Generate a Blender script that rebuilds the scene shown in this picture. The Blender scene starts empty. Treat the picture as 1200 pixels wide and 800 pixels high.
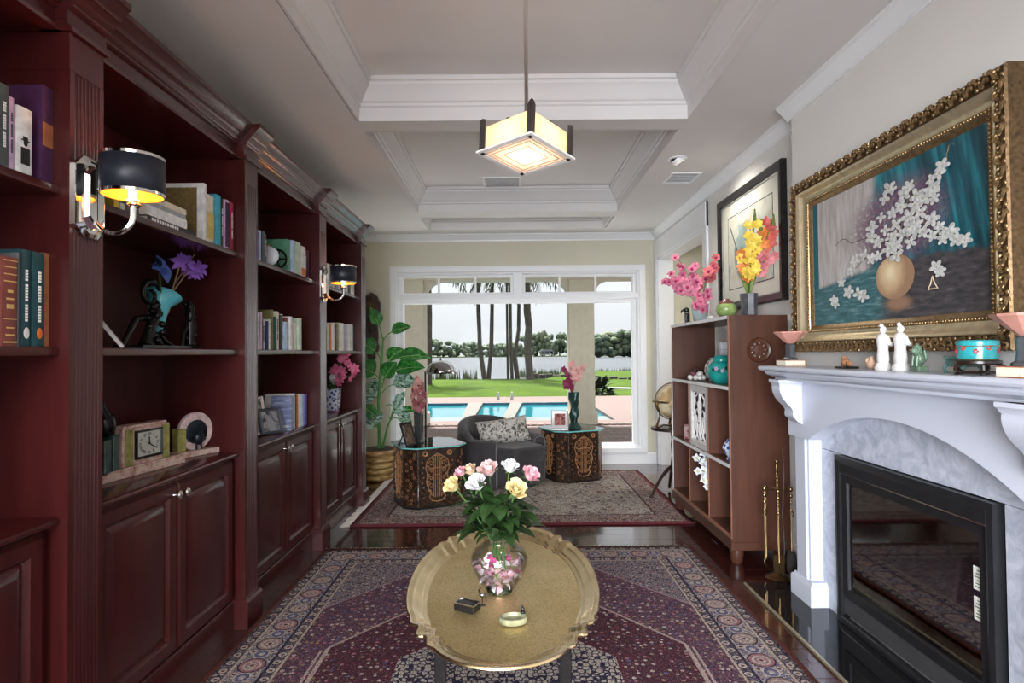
import bpy, bmesh, math, random
from math import sin, cos, pi, radians as R, sqrt, atan2, hypot
from mathutils import Matrix, Vector
random.seed(7)
SC = bpy.context.scene
COL = SC.collection

# ------------------------------------------------------------------ camera
cam = bpy.data.cameras.new('camera'); cam.sensor_width = 36.0; cam.lens = 21.0; cam.clip_end = 2000
cam_ob = bpy.data.objects.new('camera', cam); COL.objects.link(cam_ob)
cam_ob.matrix_world = (Matrix.Translation((0, 0, 1.4)) @ Matrix.Rotation(-0.0021, 4, 'Z')
                       @ Matrix.Rotation(pi/2 + 0.0192, 4, 'X') @ Matrix.Rotation(-0.0091, 4, 'Z'))
SC.camera = cam_ob
SC.view_settings.view_transform = 'Standard'; SC.view_settings.look = 'None'
SC.view_settings.exposure = 0.8; SC.view_settings.gamma = 1.0
SC.view_settings.use_curve_mapping = False

# ------------------------------------------------------------------ sky and sun
world = bpy.data.worlds.new('overcast_sky'); SC.world = world; world.use_nodes = True
wn = world.node_tree; wn.nodes.clear()
wo = wn.nodes.new('ShaderNodeOutputWorld'); wb = wn.nodes.new('ShaderNodeBackground')
wt = wn.nodes.new('ShaderNodeTexCoord'); wx = wn.nodes.new('ShaderNodeSeparateXYZ'); wr = wn.nodes.new('ShaderNodeValToRGB')
wn.links.new(wt.outputs['Generated'], wx.inputs[0]); wn.links.new(wx.outputs['Z'], wr.inputs[0])
# overcast sky: about three times brighter at the zenith than at the horizon
wr.color_ramp.elements[0].position = 0.0; wr.color_ramp.elements[0].color = (0.33, 0.34, 0.355, 1)
wr.color_ramp.elements[1].position = 1.0; wr.color_ramp.elements[1].color = (0.96, 0.985, 1.0, 1)
wn.links.new(wr.outputs[0], wb.inputs[0]); wb.inputs[1].default_value = 1.42
wn.links.new(wb.outputs[0], wo.inputs[0])

def lamp(name, kind, loc, energy, color=(1, 1, 1), rot=(0, 0, 0), **kw):
    l = bpy.data.lights.new(name, kind); l.energy = energy; l.color = color
    for k, v in kw.items(): setattr(l, k, v)
    o = bpy.data.objects.new(name, l); o.location = loc; o.rotation_euler = rot; COL.objects.link(o)
    return o
lamp('sun', 'SUN', (0, 30, 30), 9.6, (1.0, 0.97, 0.93), (R(-21), R(-6), 0), angle=R(6))
# overhead area lamp added behind the camera to brighten the room
lamp('rear_overhead_fill', 'AREA', (0.1, -0.9, 2.86), 58, (1.0, 0.95, 0.9), (0, 0, 0), shape='RECTANGLE', size=1.8, size_y=1.0)
# added fill lamps: one standing in for a rear window, one in the hall
lamp('rear_fill_light', 'AREA', (-0.35, -1.64, 1.25), 58, (0.90, 0.94, 1.0), (R(82), 0, R(-15)), shape='RECTANGLE', size=2.2, size_y=1.8, spread=R(76))
lamp('hall_fill_light', 'AREA', (2.7, 6.0, 2.73), 16, (1.0, 0.94, 0.86), (0, 0, 0), shape='DISK', size=0.8)

# ------------------------------------------------------------------ helpers: objects
def link(o): COL.objects.link(o); return o
def tag(o, label=None, cat=None, group=None, kind=None):
    if label: o['label'] = label
    if cat: o['category'] = cat
    if group: o['group'] = group
    if kind: o['kind'] = kind
    return o
def thing(name, label, cat, loc=(0, 0, 0), rz=0.0, group=None, scale=1.0):
    o = bpy.data.objects.new(name, None); o.empty_display_size = 0.05
    o.location = loc; o.rotation_euler = (0, 0, rz); o.scale = (scale,)*3
    return tag(link(o), label, cat, group)
def root_of(o):
    while o.parent: o = o.parent
    return o
def copy_tree(o, parent=None):
    c = o.copy(); COL.objects.link(c); c.parent = parent
    for ch in o.children: copy_tree(ch, c)
    return c

class MB:
    """collects shapes; build() links them as one mesh object"""
    def __init__(s): s.v = []; s.f = []
    def add(s, vs, fs):
        b = len(s.v); s.v += [tuple(p) for p in vs]; s.f += [tuple(i + b for i in f) for f in fs]; return s
    def box(s, x0, x1, y0, y1, z0, z1, M=None):
        vs = [Vector((x, y, z)) for x in (x0, x1) for y in (y0, y1) for z in (z0, z1)]
        if M: vs = [M @ p for p in vs]
        return s.add(vs, [(0, 1, 3, 2), (4, 6, 7, 5), (0, 4, 5, 1), (2, 3, 7, 6), (0, 2, 6, 4), (1, 5, 7, 3)])
    def cbox(s, c, d, M=None):
        return s.box(c[0]-d[0]/2, c[0]+d[0]/2, c[1]-d[1]/2, c[1]+d[1]/2, c[2]-d[2]/2, c[2]+d[2]/2, M)
    def prism(s, poly, ax, a, b, M=None):
        n = len(poly)
        def p3(p, t): return Vector({'x': (t, p[0], p[1]), 'y': (p[0], t, p[1]), 'z': (p[0], p[1], t)}[ax])
        vs = [p3(p, a) for p in poly] + [p3(p, b) for p in poly]
        if M: vs = [M @ p for p in vs]
        fs = [(i, (i+1) % n, n+(i+1) % n, n+i) for i in range(n)] + [tuple(range(n))[::-1], tuple(range(n, 2*n))]
        return s.add(vs, fs)
    def loops(s, L, cyc=False, cap0=False, cap1=False, closed=True):
        n = len(L[0]); b = len(s.v); vs = [p for l in L for p in l]; fs = []
        m = len(L)
        for i in range(m if cyc else m-1):
            for j in range(n if closed else n-1):
                k = (j+1) % n; i2 = (i+1) % m
                fs.append((i*n+j, i*n+k, i2*n+k, i2*n+j))
        if cap0: fs.append(tuple(range(n))[::-1])
        if cap1: fs.append(tuple((m-1)*n+j for j in range(n)))
        return s.add(vs, fs)
    def lathe(s, prof, c=(0, 0, 0), n=24, M=None, cap0=True, cap1=True, sx=1, sy=1, rot=0):
        L = []
        for r, z in prof:
            l = [Vector((c[0]+sx*r*cos(2*pi*j/n+rot), c[1]+sy*r*sin(2*pi*j/n+rot), c[2]+z)) for j in range(n)]
            if M: l = [M @ p for p in l]
            L.append(l)
        return s.loops(L, cap0=cap0, cap1=cap1)
    def tube(s, pts, r, n=8, cap=True):
        pts = [Vector(p) for p in pts]; m = len(pts)
        rr = r if isinstance(r, (list, tuple)) else [r]*m
        L = []; up = None
        for i, p in enumerate(pts):
            t = (pts[min(i+1, m-1)] - pts[max(i-1, 0)]).normalized()
            if up is None:
                up = Vector((0, 0, 1)) if abs(t.z) < .9 else Vector((1, 0, 0))
            a = t.cross(up)
            if a.length < 1e-5: a = t.cross(Vector((0, 1, 0)))
            a.normalize(); b2 = a.cross(t).normalized(); up = b2
            L.append([p + rr[i]*(a*cos(2*pi*j/n) + b2*sin(2*pi*j/n)) for j in range(n)])
        return s.loops(L, cap0=cap, cap1=cap)
    def ball(s, c, r, n=12, m=8, M=None):
        if not isinstance(r, (tuple, list)): r = (r, r, r)
        L = []
        for i in range(m+1):
            a = -pi/2 + pi*i/m; rr = max(cos(a), 1e-3)
            l = [Vector((c[0]+r[0]*rr*cos(2*pi*j/n), c[1]+r[1]*rr*sin(2*pi*j/n), c[2]+r[2]*sin(a))) for j in range(n)]
            if M: l = [M @ p for p in l]
            L.append(l)
        return s.loops(L, cap0=True, cap1=True)
    def ring(s, c, R_, r, n=24, m=8, M=None):
        L = []
        for i in range(n):
            a = 2*pi*i/n
            l = [Vector((c[0]+(R_+r*cos(2*pi*j/m))*cos(a), c[1]+(R_+r*cos(2*pi*j/m))*sin(a), c[2]+r*sin(2*pi*j/m))) for j in range(m)]
            if M: l = [M @ p for p in l]
            L.append(l)
        return s.loops(L, cyc=True)
    def rectloops(s, prof, rect, plane, inward=1, cyc=False, cap1=False, cap0=False):
        """mitred moulding: prof = [(inset, height)], rect = (a0,a1,b0,b1) in the plane's axes"""
        a0, a1, b0, b1 = rect; L = []
        for d, h in prof:
            d *= inward
            c = [(a0+d, b0+d), (a1-d, b0+d), (a1-d, b1-d), (a0+d, b1-d)]
            L.append([{'xy': (a, b, h), 'yz': (h, a, b), 'xz': (a, h, b)}[plane] for a, b in c])
        return s.loops(L, cyc=cyc, cap0=cap0, cap1=cap1)
    def leaf(s, base, d, up, L, W, bend=0.3, n=6, fold=0.15, tipw=0.0, shape=None):
        """leaf blade along direction d, drooping by bend"""
        d = Vector(d).normalized(); up = Vector(up); side = d.cross(up)
        if side.length < 1e-4: side = d.cross(Vector((1, 0, 0.3)))
        side.normalize(); up = side.cross(d).normalized()
        p = Vector(base); rows = []
        for i in range(n+1):
            t = i/n
            w = W*(sin(pi*min(1, t**0.75*0.97+0.03)) if shape is None else shape(t)) + tipw
            a = -bend*t*2
            if i: p = p + (d*cos(a) + up*sin(a))*(L/n)
            nn = up*cos(a) - d*sin(a)
            rows.append([p - side*w/2 + nn*fold*w, p, p + side*w/2 + nn*fold*w])
        return s.loops(rows, closed=False)
    def build(s, name, mat, parent=None, world=True, smooth=35, bev=0.0, seg=1, sub=0, solid=0.0):
        me = bpy.data.meshes.new(name)
        off = Vector((0, 0, 0))
        if parent is not None and world: off = root_of(parent).location
        me.from_pydata([tuple(Vector(p) - off) for p in s.v], [], s.f)
        bm = bmesh.new(); bm.from_mesh(me); bmesh.ops.recalc_face_normals(bm, faces=bm.faces); bm.to_mesh(me); bm.free()
        if smooth:
            me.polygons.foreach_set('use_smooth', [True]*len(me.polygons))
            me.set_sharp_from_angle(angle=R(smooth))
        if mat is not None: me.materials.append(mat)
        o = bpy.data.objects.new(name, me); COL.objects.link(o); o.parent = parent
        if solid: mo = o.modifiers.new('s', 'SOLIDIFY'); mo.thickness = solid; mo.offset = 0
        if bev:
            mo = o.modifiers.new('b', 'BEVEL'); mo.width = bev; mo.segments = seg; mo.limit_method = 'ANGLE'; mo.angle_limit = R(40)
        if sub: mo = o.modifiers.new('u', 'SUBSURF'); mo.levels = sub; mo.render_levels = sub
        return o
    def single(s, name, mat, label, cat, loc=(0, 0, 0), world=True, group=None, rz=0.0, **kw):
        if world: s.v = [tuple(Vector(p) - Vector(loc)) for p in s.v]
        o = s.build(name, mat, None, **kw); o.location = loc; o.rotation_euler = (0, 0, rz)
        return tag(o, label, cat, group)
def struct(mb, name, mat, parent=None, **kw):
    o = mb.build(name, mat, parent, **kw)
    if parent is None: o['kind'] = 'structure'
    return o
def text_mesh(name, body, size, mat, parent, M, extrude=0.0004):
    cu = bpy.data.curves.new(name, 'FONT'); cu.body = body; cu.size = size; cu.align_x = 'CENTER'; cu.align_y = 'CENTER'; cu.extrude = extrude
    cu.resolution_u = 2
    t = bpy.data.objects.new(name, cu); COL.objects.link(t)
    dg = bpy.context.evaluated_depsgraph_get()
    me = bpy.data.meshes.new_from_object(t.evaluated_get(dg))
    bpy.data.objects.remove(t); bpy.data.curves.remove(cu)
    me.transform(M); me.materials.clear(); me.materials.append(mat)
    o = bpy.data.objects.new(name, me); COL.objects.link(o); o.parent = parent
    return o

# ------------------------------------------------------------------ helpers: materials
class X:
    """socket wrapper so that shader maths can be written as formulas"""
    def __init__(s, nt, k): s.nt = nt; s.k = k
    def m(s, op, *o):
        n = s.nt.nodes.new('ShaderNodeMath'); n.operation = op
        for i, q in enumerate((s,) + o):
            if isinstance(q, X): s.nt.links.new(q.k, n.inputs[i])
            else: n.inputs[i].default_value = q
        return X(s.nt, n.outputs[0])
    def __add__(s, o): return s.m('ADD', o)
    __radd__ = __add__
    def __sub__(s, o): return s.m('SUBTRACT', o)
    def __rsub__(s, o): return (s*-1.0) + o
    def __mul__(s, o): return s.m('MULTIPLY', o)
    __rmul__ = __mul__
    def __truediv__(s, o): return s.m('DIVIDE', o)
    def abs(s): return s.m('ABSOLUTE')
    def lt(s, o): return s.m('LESS_THAN', o)
    def gt(s, o): return s.m('GREATER_THAN', o)
    def sin(s): return s.m('SINE')
    def fract(s): return s.m('FRACT')
    def floor(s): return s.m('FLOOR')
    def min(s, o): return s.m('MINIMUM', o)
    def max(s, o): return s.m('MAXIMUM', o)
    def pow(s, o): return s.m('POWER', o)
    def sqrt(s): return s.m('SQRT')
    def step(s, a, b):
        n = s.nt.nodes.new('ShaderNodeMapRange'); n.interpolation_type = 'SMOOTHSTEP'
        s.nt.links.new(s.k, n.inputs[0]); n.inputs[1].default_value = a; n.inputs[2].default_value = b
        return X(s.nt, n.outputs[0])
class MT:
    def __init__(s, name):
        s.mat = bpy.data.materials.new(name); s.mat.use_nodes = True; s.nt = s.mat.node_tree
        s.p = s.nt.nodes['Principled BSDF']; s.out = s.nt.nodes['Material Output']
        s._tc = None
    def tc(s, w='Object'):
        if s._tc is None: s._tc = s.nt.nodes.new('ShaderNodeTexCoord')
        return s._tc.outputs[w]
    def geo(s):
        n = s.nt.nodes.new('ShaderNodeNewGeometry'); return n.outputs['Position']
    def xyz(s, sock=None):
        n = s.nt.nodes.new('ShaderNodeSeparateXYZ'); s.nt.links.new(sock or s.tc(), n.inputs[0])
        return [X(s.nt, o) for o in n.outputs]
    def vec(s, a, b, c=0.0):
        n = s.nt.nodes.new('ShaderNodeCombineXYZ')
        for i, q in enumerate((a, b, c)):
            if isinstance(q, X): s.nt.links.new(q.k, n.inputs[i])
            else: n.inputs[i].default_value = q
        return n.outputs[0]
    def scale(s, sock, v):
        n = s.nt.nodes.new('ShaderNodeMapping'); n.inputs['Scale'].default_value = v; s.nt.links.new(sock, n.inputs[0]); return n.outputs[0]
    def noise(s, sock=None, sc=5.0, det=3.0, rough=0.55, dist=0.0, col=False):
        n = s.nt.nodes.new('ShaderNodeTexNoise'); s.nt.links.new(sock or s.tc(), n.inputs['Vector'])
        n.inputs['Scale'].default_value = sc; n.inputs['Detail'].default_value = det; n.inputs['Roughness'].default_value = rough; n.inputs['Distortion'].default_value = dist
        return X(s.nt, n.outputs[1 if col else 0])
    def voro(s, sock=None, sc=5.0, feat='F1', out='Distance', rnd=1.0):
        n = s.nt.nodes.new('ShaderNodeTexVoronoi'); n.feature = feat; s.nt.links.new(sock or s.tc(), n.inputs['Vector'])
        n.inputs['Scale'].default_value = sc; n.inputs['Randomness'].default_value = rnd
        return X(s.nt, n.outputs[out])
    def ramp(s, x, stops, const=False):
        n = s.nt.nodes.new('ShaderNodeValToRGB'); s.nt.links.new(x.k, n.inputs[0]); cr = n.color_ramp
        if const: cr.interpolation = 'CONSTANT'
        while len(cr.elements) < len(stops): cr.elements.new(0.5)
        for e, (p, c) in zip(cr.elements, stops): e.position = p; e.color = (*c, 1)
        return X(s.nt, n.outputs[0])
    def mix(s, f, a, b, mode='MIX'):
        n = s.nt.nodes.new('ShaderNodeMix'); n.data_type = 'RGBA'; n.blend_type = mode
        for i, q in ((0, f), (6, a), (7, b)):
            if isinstance(q, X): s.nt.links.new(q.k, n.inputs[i])
            elif i == 0: n.inputs[0].default_value = q
            else: n.inputs[i].default_value = (*q, 1)
        return X(s.nt, n.outputs[2])
    def set(s, name, v):
        if isinstance(v, X): s.nt.links.new(v.k, s.p.inputs[name])
        elif isinstance(v, tuple) and len(v) == 3: s.p.inputs[name].default_value = (*v, 1)
        else: s.p.inputs[name].default_value = v
        return s
    def bump(s, x, st=0.2, d=0.01):
        n = s.nt.nodes.new('ShaderNodeBump'); n.inputs['Strength'].default_value = st; n.inputs['Distance'].default_value = d
        s.nt.links.new(x.k, n.inputs['Height']); s.nt.links.new(n.outputs[0], s.p.inputs['Normal']); return s
def srgb(r, g, b):
    f = lambda c: (c/255)/12.92 if c/255 <= 0.04045 else ((c/255+0.055)/1.055)**2.4
    return (f(r), f(g), f(b))
MC = {}
def plain(name, col, rough=0.5, metal=0.0, var=0.12, sc=14.0, coat=0.0, bump=0.0, spec=0.5, emit=None, estr=0.0, sub=0.0, trans=0.0, ior=1.45, sheen=0.0):
    if name in MC: return MC[name]
    t = MT(name); n = t.noise(sc=sc, det=4)
    lo = tuple(max(0, c*(1-var)) for c in col); hi = tuple(min(1, c*(1+var)) for c in col)
    t.set('Base Color', t.ramp(n, [(0.3, lo), (0.7, hi)]))
    t.set('Roughness', rough).set('Metallic', metal).set('Coat Weight', coat).set('Specular IOR Level', spec).set('IOR', ior)
    if coat: t.set('Coat Roughness', 0.12)
    if bump: t.bump(n, bump)
    if emit: t.set('Emission Color', emit).set('Emission Strength', estr)
    if trans: t.set('Transmission Weight', trans)
    if sheen: t.set('Sheen Weight', sheen)
    MC[name] = t.mat; return t.mat
def glassy(name, tint=(1, 1, 1), refl=0.08, rough=0.02, fr=0.9):
    """thin pane: see-through with a mirror-like sheen that grows at grazing angles"""
    if name in MC: return MC[name]
    t = MT(name); nt = t.nt; nt.nodes.remove(t.p)
    a = nt.nodes.new('ShaderNodeBsdfTransparent'); g = nt.nodes.new('ShaderNodeBsdfGlossy'); mx = nt.nodes.new('ShaderNodeMixShader')
    lw = nt.nodes.new('ShaderNodeFresnel'); lw.inputs[0].default_value = 1.45
    n = t.noise(sc=3.0)
    c = t.ramp(n, [(0.0, tuple(q*0.985 for q in tint)), (1.0, tint)]); nt.links.new(c.k, a.inputs[0])
    g.inputs['Roughness'].default_value = rough
    f = X(nt, lw.outputs[0])*fr + refl
    nt.links.new(f.k, mx.inputs[0]); nt.links.new(a.outputs[0], mx.inputs[1]); nt.links.new(g.outputs[0], mx.inputs[2])
    nt.links.new(mx.outputs[0], t.out.inputs[0]); MC[name] = t.mat; return t.mat
def wood(name, dark, light, axis='z', sc=1.0, rough=0.3, coat=0.35, spec=0.5):
    if name in MC: return MC[name]
    t = MT(name); st = {'x': (0.6, 9, 9), 'y': (9, 0.6, 9), 'z': (9, 9, 0.6)}[axis]
    v = t.scale(t.geo(), tuple(q*sc for q in st))
    n = t.noise(v, sc=2.2, det=6, rough=0.6, dist=0.8); n2 = t.noise(t.geo(), sc=1.3, det=2)
    c = t.ramp(n, [(0.28, dark), (0.72, light)])
    c = t.mix(n2.step(0.35, 0.7)*0.35, c, tuple(q*0.62 for q in dark))
    t.set('Base Color', c).set('Roughness', rough).set('Coat Weight', coat).set('Coat Roughness', 0.15).set('Specular IOR Level', spec)
    t.bump(n, 0.03); MC[name] = t.mat; return t.mat

CHERRY = wood('cherry_wood', (0.037, 0.0050, 0.0052), (0.070, 0.0100, 0.0098), 'z', 1.0, 0.30, 0.22, 0.4)
CHERRY_H = wood('cherry_wood_lengthwise', (0.037, 0.0050, 0.0052), (0.070, 0.0100, 0.0098), 'y', 1.0, 0.26, 0.35, 0.45)
WALNUT = wood('brown_walnut', (0.055, 0.018, 0.0095), (0.098, 0.034, 0.018), 'z', 1.0, 0.4, 0.15)
EBONY = wood('dark_wood', (0.012, 0.006, 0.004), (0.03, 0.014, 0.01), 'z', 1.0, 0.35, 0.2)
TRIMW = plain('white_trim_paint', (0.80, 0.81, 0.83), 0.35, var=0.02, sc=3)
CEILW = plain('ceiling_paint', (0.70, 0.68, 0.67), 0.85, var=0.02, sc=3)
WALLR = plain('warm_white_wall_paint', (0.74, 0.72, 0.69), 0.8, var=0.02, sc=2)
WALLB = plain('beige_wall_paint', (0.60, 0.575, 0.46), 0.8, var=0.03, sc=2)
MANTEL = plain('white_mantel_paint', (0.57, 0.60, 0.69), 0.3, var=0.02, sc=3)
CHROME = plain('polished_chrome', (0.82, 0.81, 0.78), 0.08, 1.0, var=0.04)
NICKEL = plain('dark_nickel', (0.20, 0.19, 0.19), 0.25, 1.0, var=0.1)
BRASS = plain('aged_brass', (0.27, 0.18, 0.085), 0.3, 1.0, var=0.15)
BLACK = plain('black_lacquer', (0.012, 0.011, 0.011), 0.25, var=0.3)
BMETAL = plain('black_metal', (0.018, 0.018, 0.02), 0.35, 0.3, var=0.2)
GOLD = plain('gilded_gesso', (0.36, 0.245, 0.125), 0.36, 0.85, var=0.35, sc=40)
GOLDL = plain('pale_gilding', (0.66, 0.56, 0.37), 0.33, 0.75, var=0.15, sc=30)
DGOLD = plain('dark_bronze_gilding', (0.13, 0.08, 0.04), 0.42, 0.75, var=0.45, sc=60)
PICGLASS = glassy('picture_glass', (0.99, 1, 1), 0.0, 0.02, 0.10)
COVEW = plain('tray_moulding_paint', (0.66, 0.64, 0.64), 0.45, var=0.02, sc=3)
GLASS = glassy('clear_glass', (0.97, 1, 0.99), 0.03)
WINGLASS = glassy('window_glass', (0.99, 1, 1), 0.0, 0.02, 0.02)
# ================================================================== the room shell
def floor_mat():
    t = MT('dark_cherry_floorboards')
    oi = t.nt.nodes.new('ShaderNodeObjectInfo'); rnd = X(t.nt, oi.outputs['Random'])
    v = t.scale(t.geo(), (0.9, 14, 1)); n = t.noise(v, sc=2.0, det=6, dist=0.6)
    c = t.ramp(n, [(0.3, (0.030, 0.0065, 0.005)), (0.7, (0.062, 0.014, 0.010))])
    c = t.mix(rnd*0.6, c, (0.028, 0.007, 0.006))
    t.set('Base Color', c).set('Roughness', 0.2).set('Coat Weight', 0.6).set('Coat Roughness', 0.06)
    t.bump(n, 0.02); return t.mat
FLOORM = floor_mat()
fl = MB().box(-1.85, 3.4, -1.75, 7.75, -0.12, -0.006)
floor = struct(fl, 'floor', FLOORM)
pw = 0.1275; row = 0; y = 2.19; pcount = 0
meshes = {}
while y < 7.5:
    x = -1.80 + random.uniform(-0.9, 0.0); y1 = min(y + pw, 7.53)
    while x < 2.0:
        L = random.choice((1.05, 1.3, 1.55)); a = max(x, -1.83); b = min(x + L, 2.0)
        if b - a > 0.05:
            MB().box(a+0.0008, b-0.0008, y+0.0008, y1-0.0008, -0.02, 0.0).build('plank', FLOORM, floor, smooth=0, bev=0.0012)
        x += L
    y += pw
MB().box(-1.83, 2.0, -1.7, 2.19, -0.006, 0.0).build('board_field', FLOORM, floor, smooth=0)
MB().box(2.0, 3.4, -1.7, 7.7, -0.006, 0.0).build('board_field', FLOORM, floor, smooth=0)

# ceiling with three coffered trays
TR = [(-0.975, 1.165, 1.30, 3.83), (-0.985, 1.16, 4.0, 6.34), (-0.97, 1.14, 6.58, 7.20)]
c = MB()
c.box(-1.85, -0.98, -1.75, 7.75, 2.90, 3.3); c.box(1.16, 2.1, -1.75, 7.75, 2.90, 3.3)
for a, b in ((-1.75, 1.30), (3.83, 4.0), (6.34, 6.58), (7.20, 7.75)): c.box(-0.98, 1.16, a, b, 2.90, 3.3)
for t_ in TR: c.box(-0.98, 1.16, t_[2], t_[3], 3.15, 3.3)
struct(c, 'ceiling', CEILW, smooth=0)
COVE = [(0.0, 2.898), (0.014, 2.898), (0.014, 2.985), (0.026, 2.992), (0.026, 3.008), (0.04, 3.016), (0.062, 3.05), (0.088, 3.09), (0.098, 3.1), (0.098, 3.118), (0.112, 3.124), (0.112, 3.152)]
for i, t_ in enumerate(TR):
    x0, x1, y0, y1 = t_
    struct(MB().rectloops(COVE, (x0, x1, y0, y1), 'xy'), 'trim_%d' % (i+1), COVEW, smooth=20)

# walls
struct(MB().box(-1.95, -1.83, -1.75, 7.75, 0, 2.95), 'wall_left', WALLB, smooth=0)
b = MB()
b.box(-1.85, -1.42, 7.53, 7.72, 0, 2.95); b.box(1.60, 2.0, 7.53, 7.72, 0, 2.95)
b.box(-1.42, 1.60, 7.53, 7.72, 2.42, 2.95); b.box(-1.42, 1.60, 7.53, 7.72, 0, 0.16)
struct(b, 'wall_back', WALLB, smooth=0)
r = MB()
r.box(1.84, 2.02, 3.60, 5.62, 0, 2.95); r.box(1.84, 2.02, 5.62, 7.42, 2.56, 2.95); r.box(1.84, 2.02, 7.42, 7.72, 0, 2.95)
r.box(1.84, 2.02, -1.75, 1.05, 0, 2.95)
struct(r, 'wall_right', WALLR, smooth=0)
r = MB()   # chimney breast with the firebox hollow
r.box(1.7365, 2.02, 1.0, 2.11, 0, 2.95); r.box(1.7365, 2.02, 3.06, 3.64, 0, 2.95)
r.box(1.7365, 2.02, 2.11, 3.06, 0.82, 2.95); r.box(1.7365, 2.45, 2.11, 3.06, -0.02, 0.03); r.box(2.40, 2.47, 2.05, 3.1, 0.0, 0.9)
struct(r, 'wall_chimney_breast', WALLR, smooth=0)
r = MB(); r.box(3.3, 3.4, 3.9, 7.75, 0, 2.95); r.box(2.02, 3.4, 7.6, 7.75, 0, 2.95); r.box(2.02, 3.4, 3.9, 4.0, 0, 2.95)
struct(r, 'wall_hall', WALLB, smooth=0)
struct(MB().box(2.02, 3.4, 3.9, 7.75, 2.75, 2.95), 'ceiling_hall', CEILW, smooth=0)
f = MB()
f.box(-1.85, -1.35, -1.85, -1.7, 0, 2.95); f.box(1.35, 2.0, -1.85, -1.7, 0, 2.95)
f.box(-1.35, 1.35, -1.85, -1.7, 2.55, 2.95); f.box(-1.35, 1.35, -1.85, -1.7, 0, 0.25)
struct(f, 'wall_front', WALLR, smooth=0)
w2 = struct(MB().rectloops([(-0.09, -1.68), (-0.09, -1.70), (0.02, -1.70), (0.02, -1.84), (0.06, -1.84), (0.06, -1.68)], (-1.35, 1.35, 0.25, 2.55), 'xz', cyc=True), 'window_2', TRIMW, smooth=0)
MB().box(-0.03, 0.03, -1.80, -1.74, 0.3, 2.5).build('mullion', TRIMW, w2, smooth=0)

# crown mouldings
def crown_prof(wx, sgn, zt=2.90):
    return [(wx + sgn*d, zt - 0.085 + h) for d, h in ((0, 0), (0.012, 0), (0.014, 0.014), (0.026, 0.024), (0.05, 0.05), (0.064, 0.066), (0.074, 0.07), (0.08, 0.073), (0.08, 0.086), (0, 0.086))]
struct(MB().prism(crown_prof(7.53, -1), 'x', -1.83, 1.84), 'trim_4', TRIMW, smooth=20)
struct(MB().prism(crown_prof(1.84, -1), 'y', 3.66, 7.53), 'trim_5', TRIMW, smooth=20)
struct(MB().prism(crown_prof(1.7365, -1), 'y', 1.0, 3.68), 'trim_6', TRIMW, smooth=20)
# casing of the wide doorway on the right
o = MB()
o.box(1.815, 1.84, 5.50, 5.62, 0, 2.79); o.box(1.815, 1.84, 7.42, 7.53, 0, 2.79); o.box(1.81, 1.84, 5.50, 7.53, 2.56, 2.79)
o.box(1.835, 2.03, 7.395, 7.425, 0, 2.565); o.box(1.835, 2.03, 5.615, 5.645, 0, 2.565); o.box(1.835, 2.03, 5.62, 7.42, 2.535, 2.565)
struct(o, 'door_1', TRIMW, smooth=0, bev=0.004)
# baseboards
BBP = [(0, 0), (-0.018, 0), (-0.018, 0.11), (-0.012, 0.125), (-0.006, 0.135), (0, 0.135)]
struct(MB().prism([(7.53+a, z) for a, z in BBP], 'x', -1.83, 1.82), 'baseboard_back', TRIMW, smooth=20)
struct(MB().prism([(1.84+a, z) for a, z in BBP], 'y', 3.66, 5.50), 'baseboard_right', TRIMW, smooth=20)

# the big window
CAS = [(0.0, 7.53), (0.0, 7.498), (0.02, 7.49), (0.075, 7.49), (0.085, 7.505), (0.097, 7.505), (0.097, 7.53)]
win = struct(MB().rectloops(CAS, (-1.517, 1.703, 0.125, 2.50), 'xz'), 'window_1', TRIMW, smooth=20)
fr = MB()
fr.rectloops([(0.0, 7.53), (0.0, 7.62), (0.03, 7.62), (0.03, 7.56), (0.0, 7.51)], (-1.42, 1.606, 0.222, 2.403), 'xz')
fr.build('window_jamb', TRIMW, win, smooth=20)
def sash(x0, x1, z0, z1, wdt, y0=7.54):
    MB().rectloops([(0, y0), (0, y0+0.06), (wdt, y0+0.06), (wdt, y0+0.012), (wdt*0.75, y0)], (x0, x1, z0, z1), 'xz', cyc=True).build('sash', TRIMW, win, smooth=20)
    MB().box(x0+wdt*0.9, x1-wdt*0.9, y0+0.028, y0+0.034, z0+wdt*0.9, z1-wdt*0.9).build('pane', WINGLASS, win, smooth=0)
MB().box(-1.42, 1.606, 7.505, 7.63, 2.078, 2.142).build('transom_bar', TRIMW, win, smooth=0, bev=0.006)
MB().box(0.035, 0.155, 7.505, 7.63, 2.13, 2.41).build('mullion', TRIMW, win, smooth=0, bev=0.006)
sash(-1.40, 1.585, 0.17, 2.08, 0.055)
sash(-1.40, 0.04, 2.128, 2.40, 0.04); sash(0.15, 1.585, 2.128, 2.40, 0.04)
for x in (-0.905, -0.44, 0.625, 1.08): MB().box(x-0.012, x+0.012, 7.545, 7.59, 2.165, 2.37).build('muntin', TRIMW, win, smooth=0)

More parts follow.
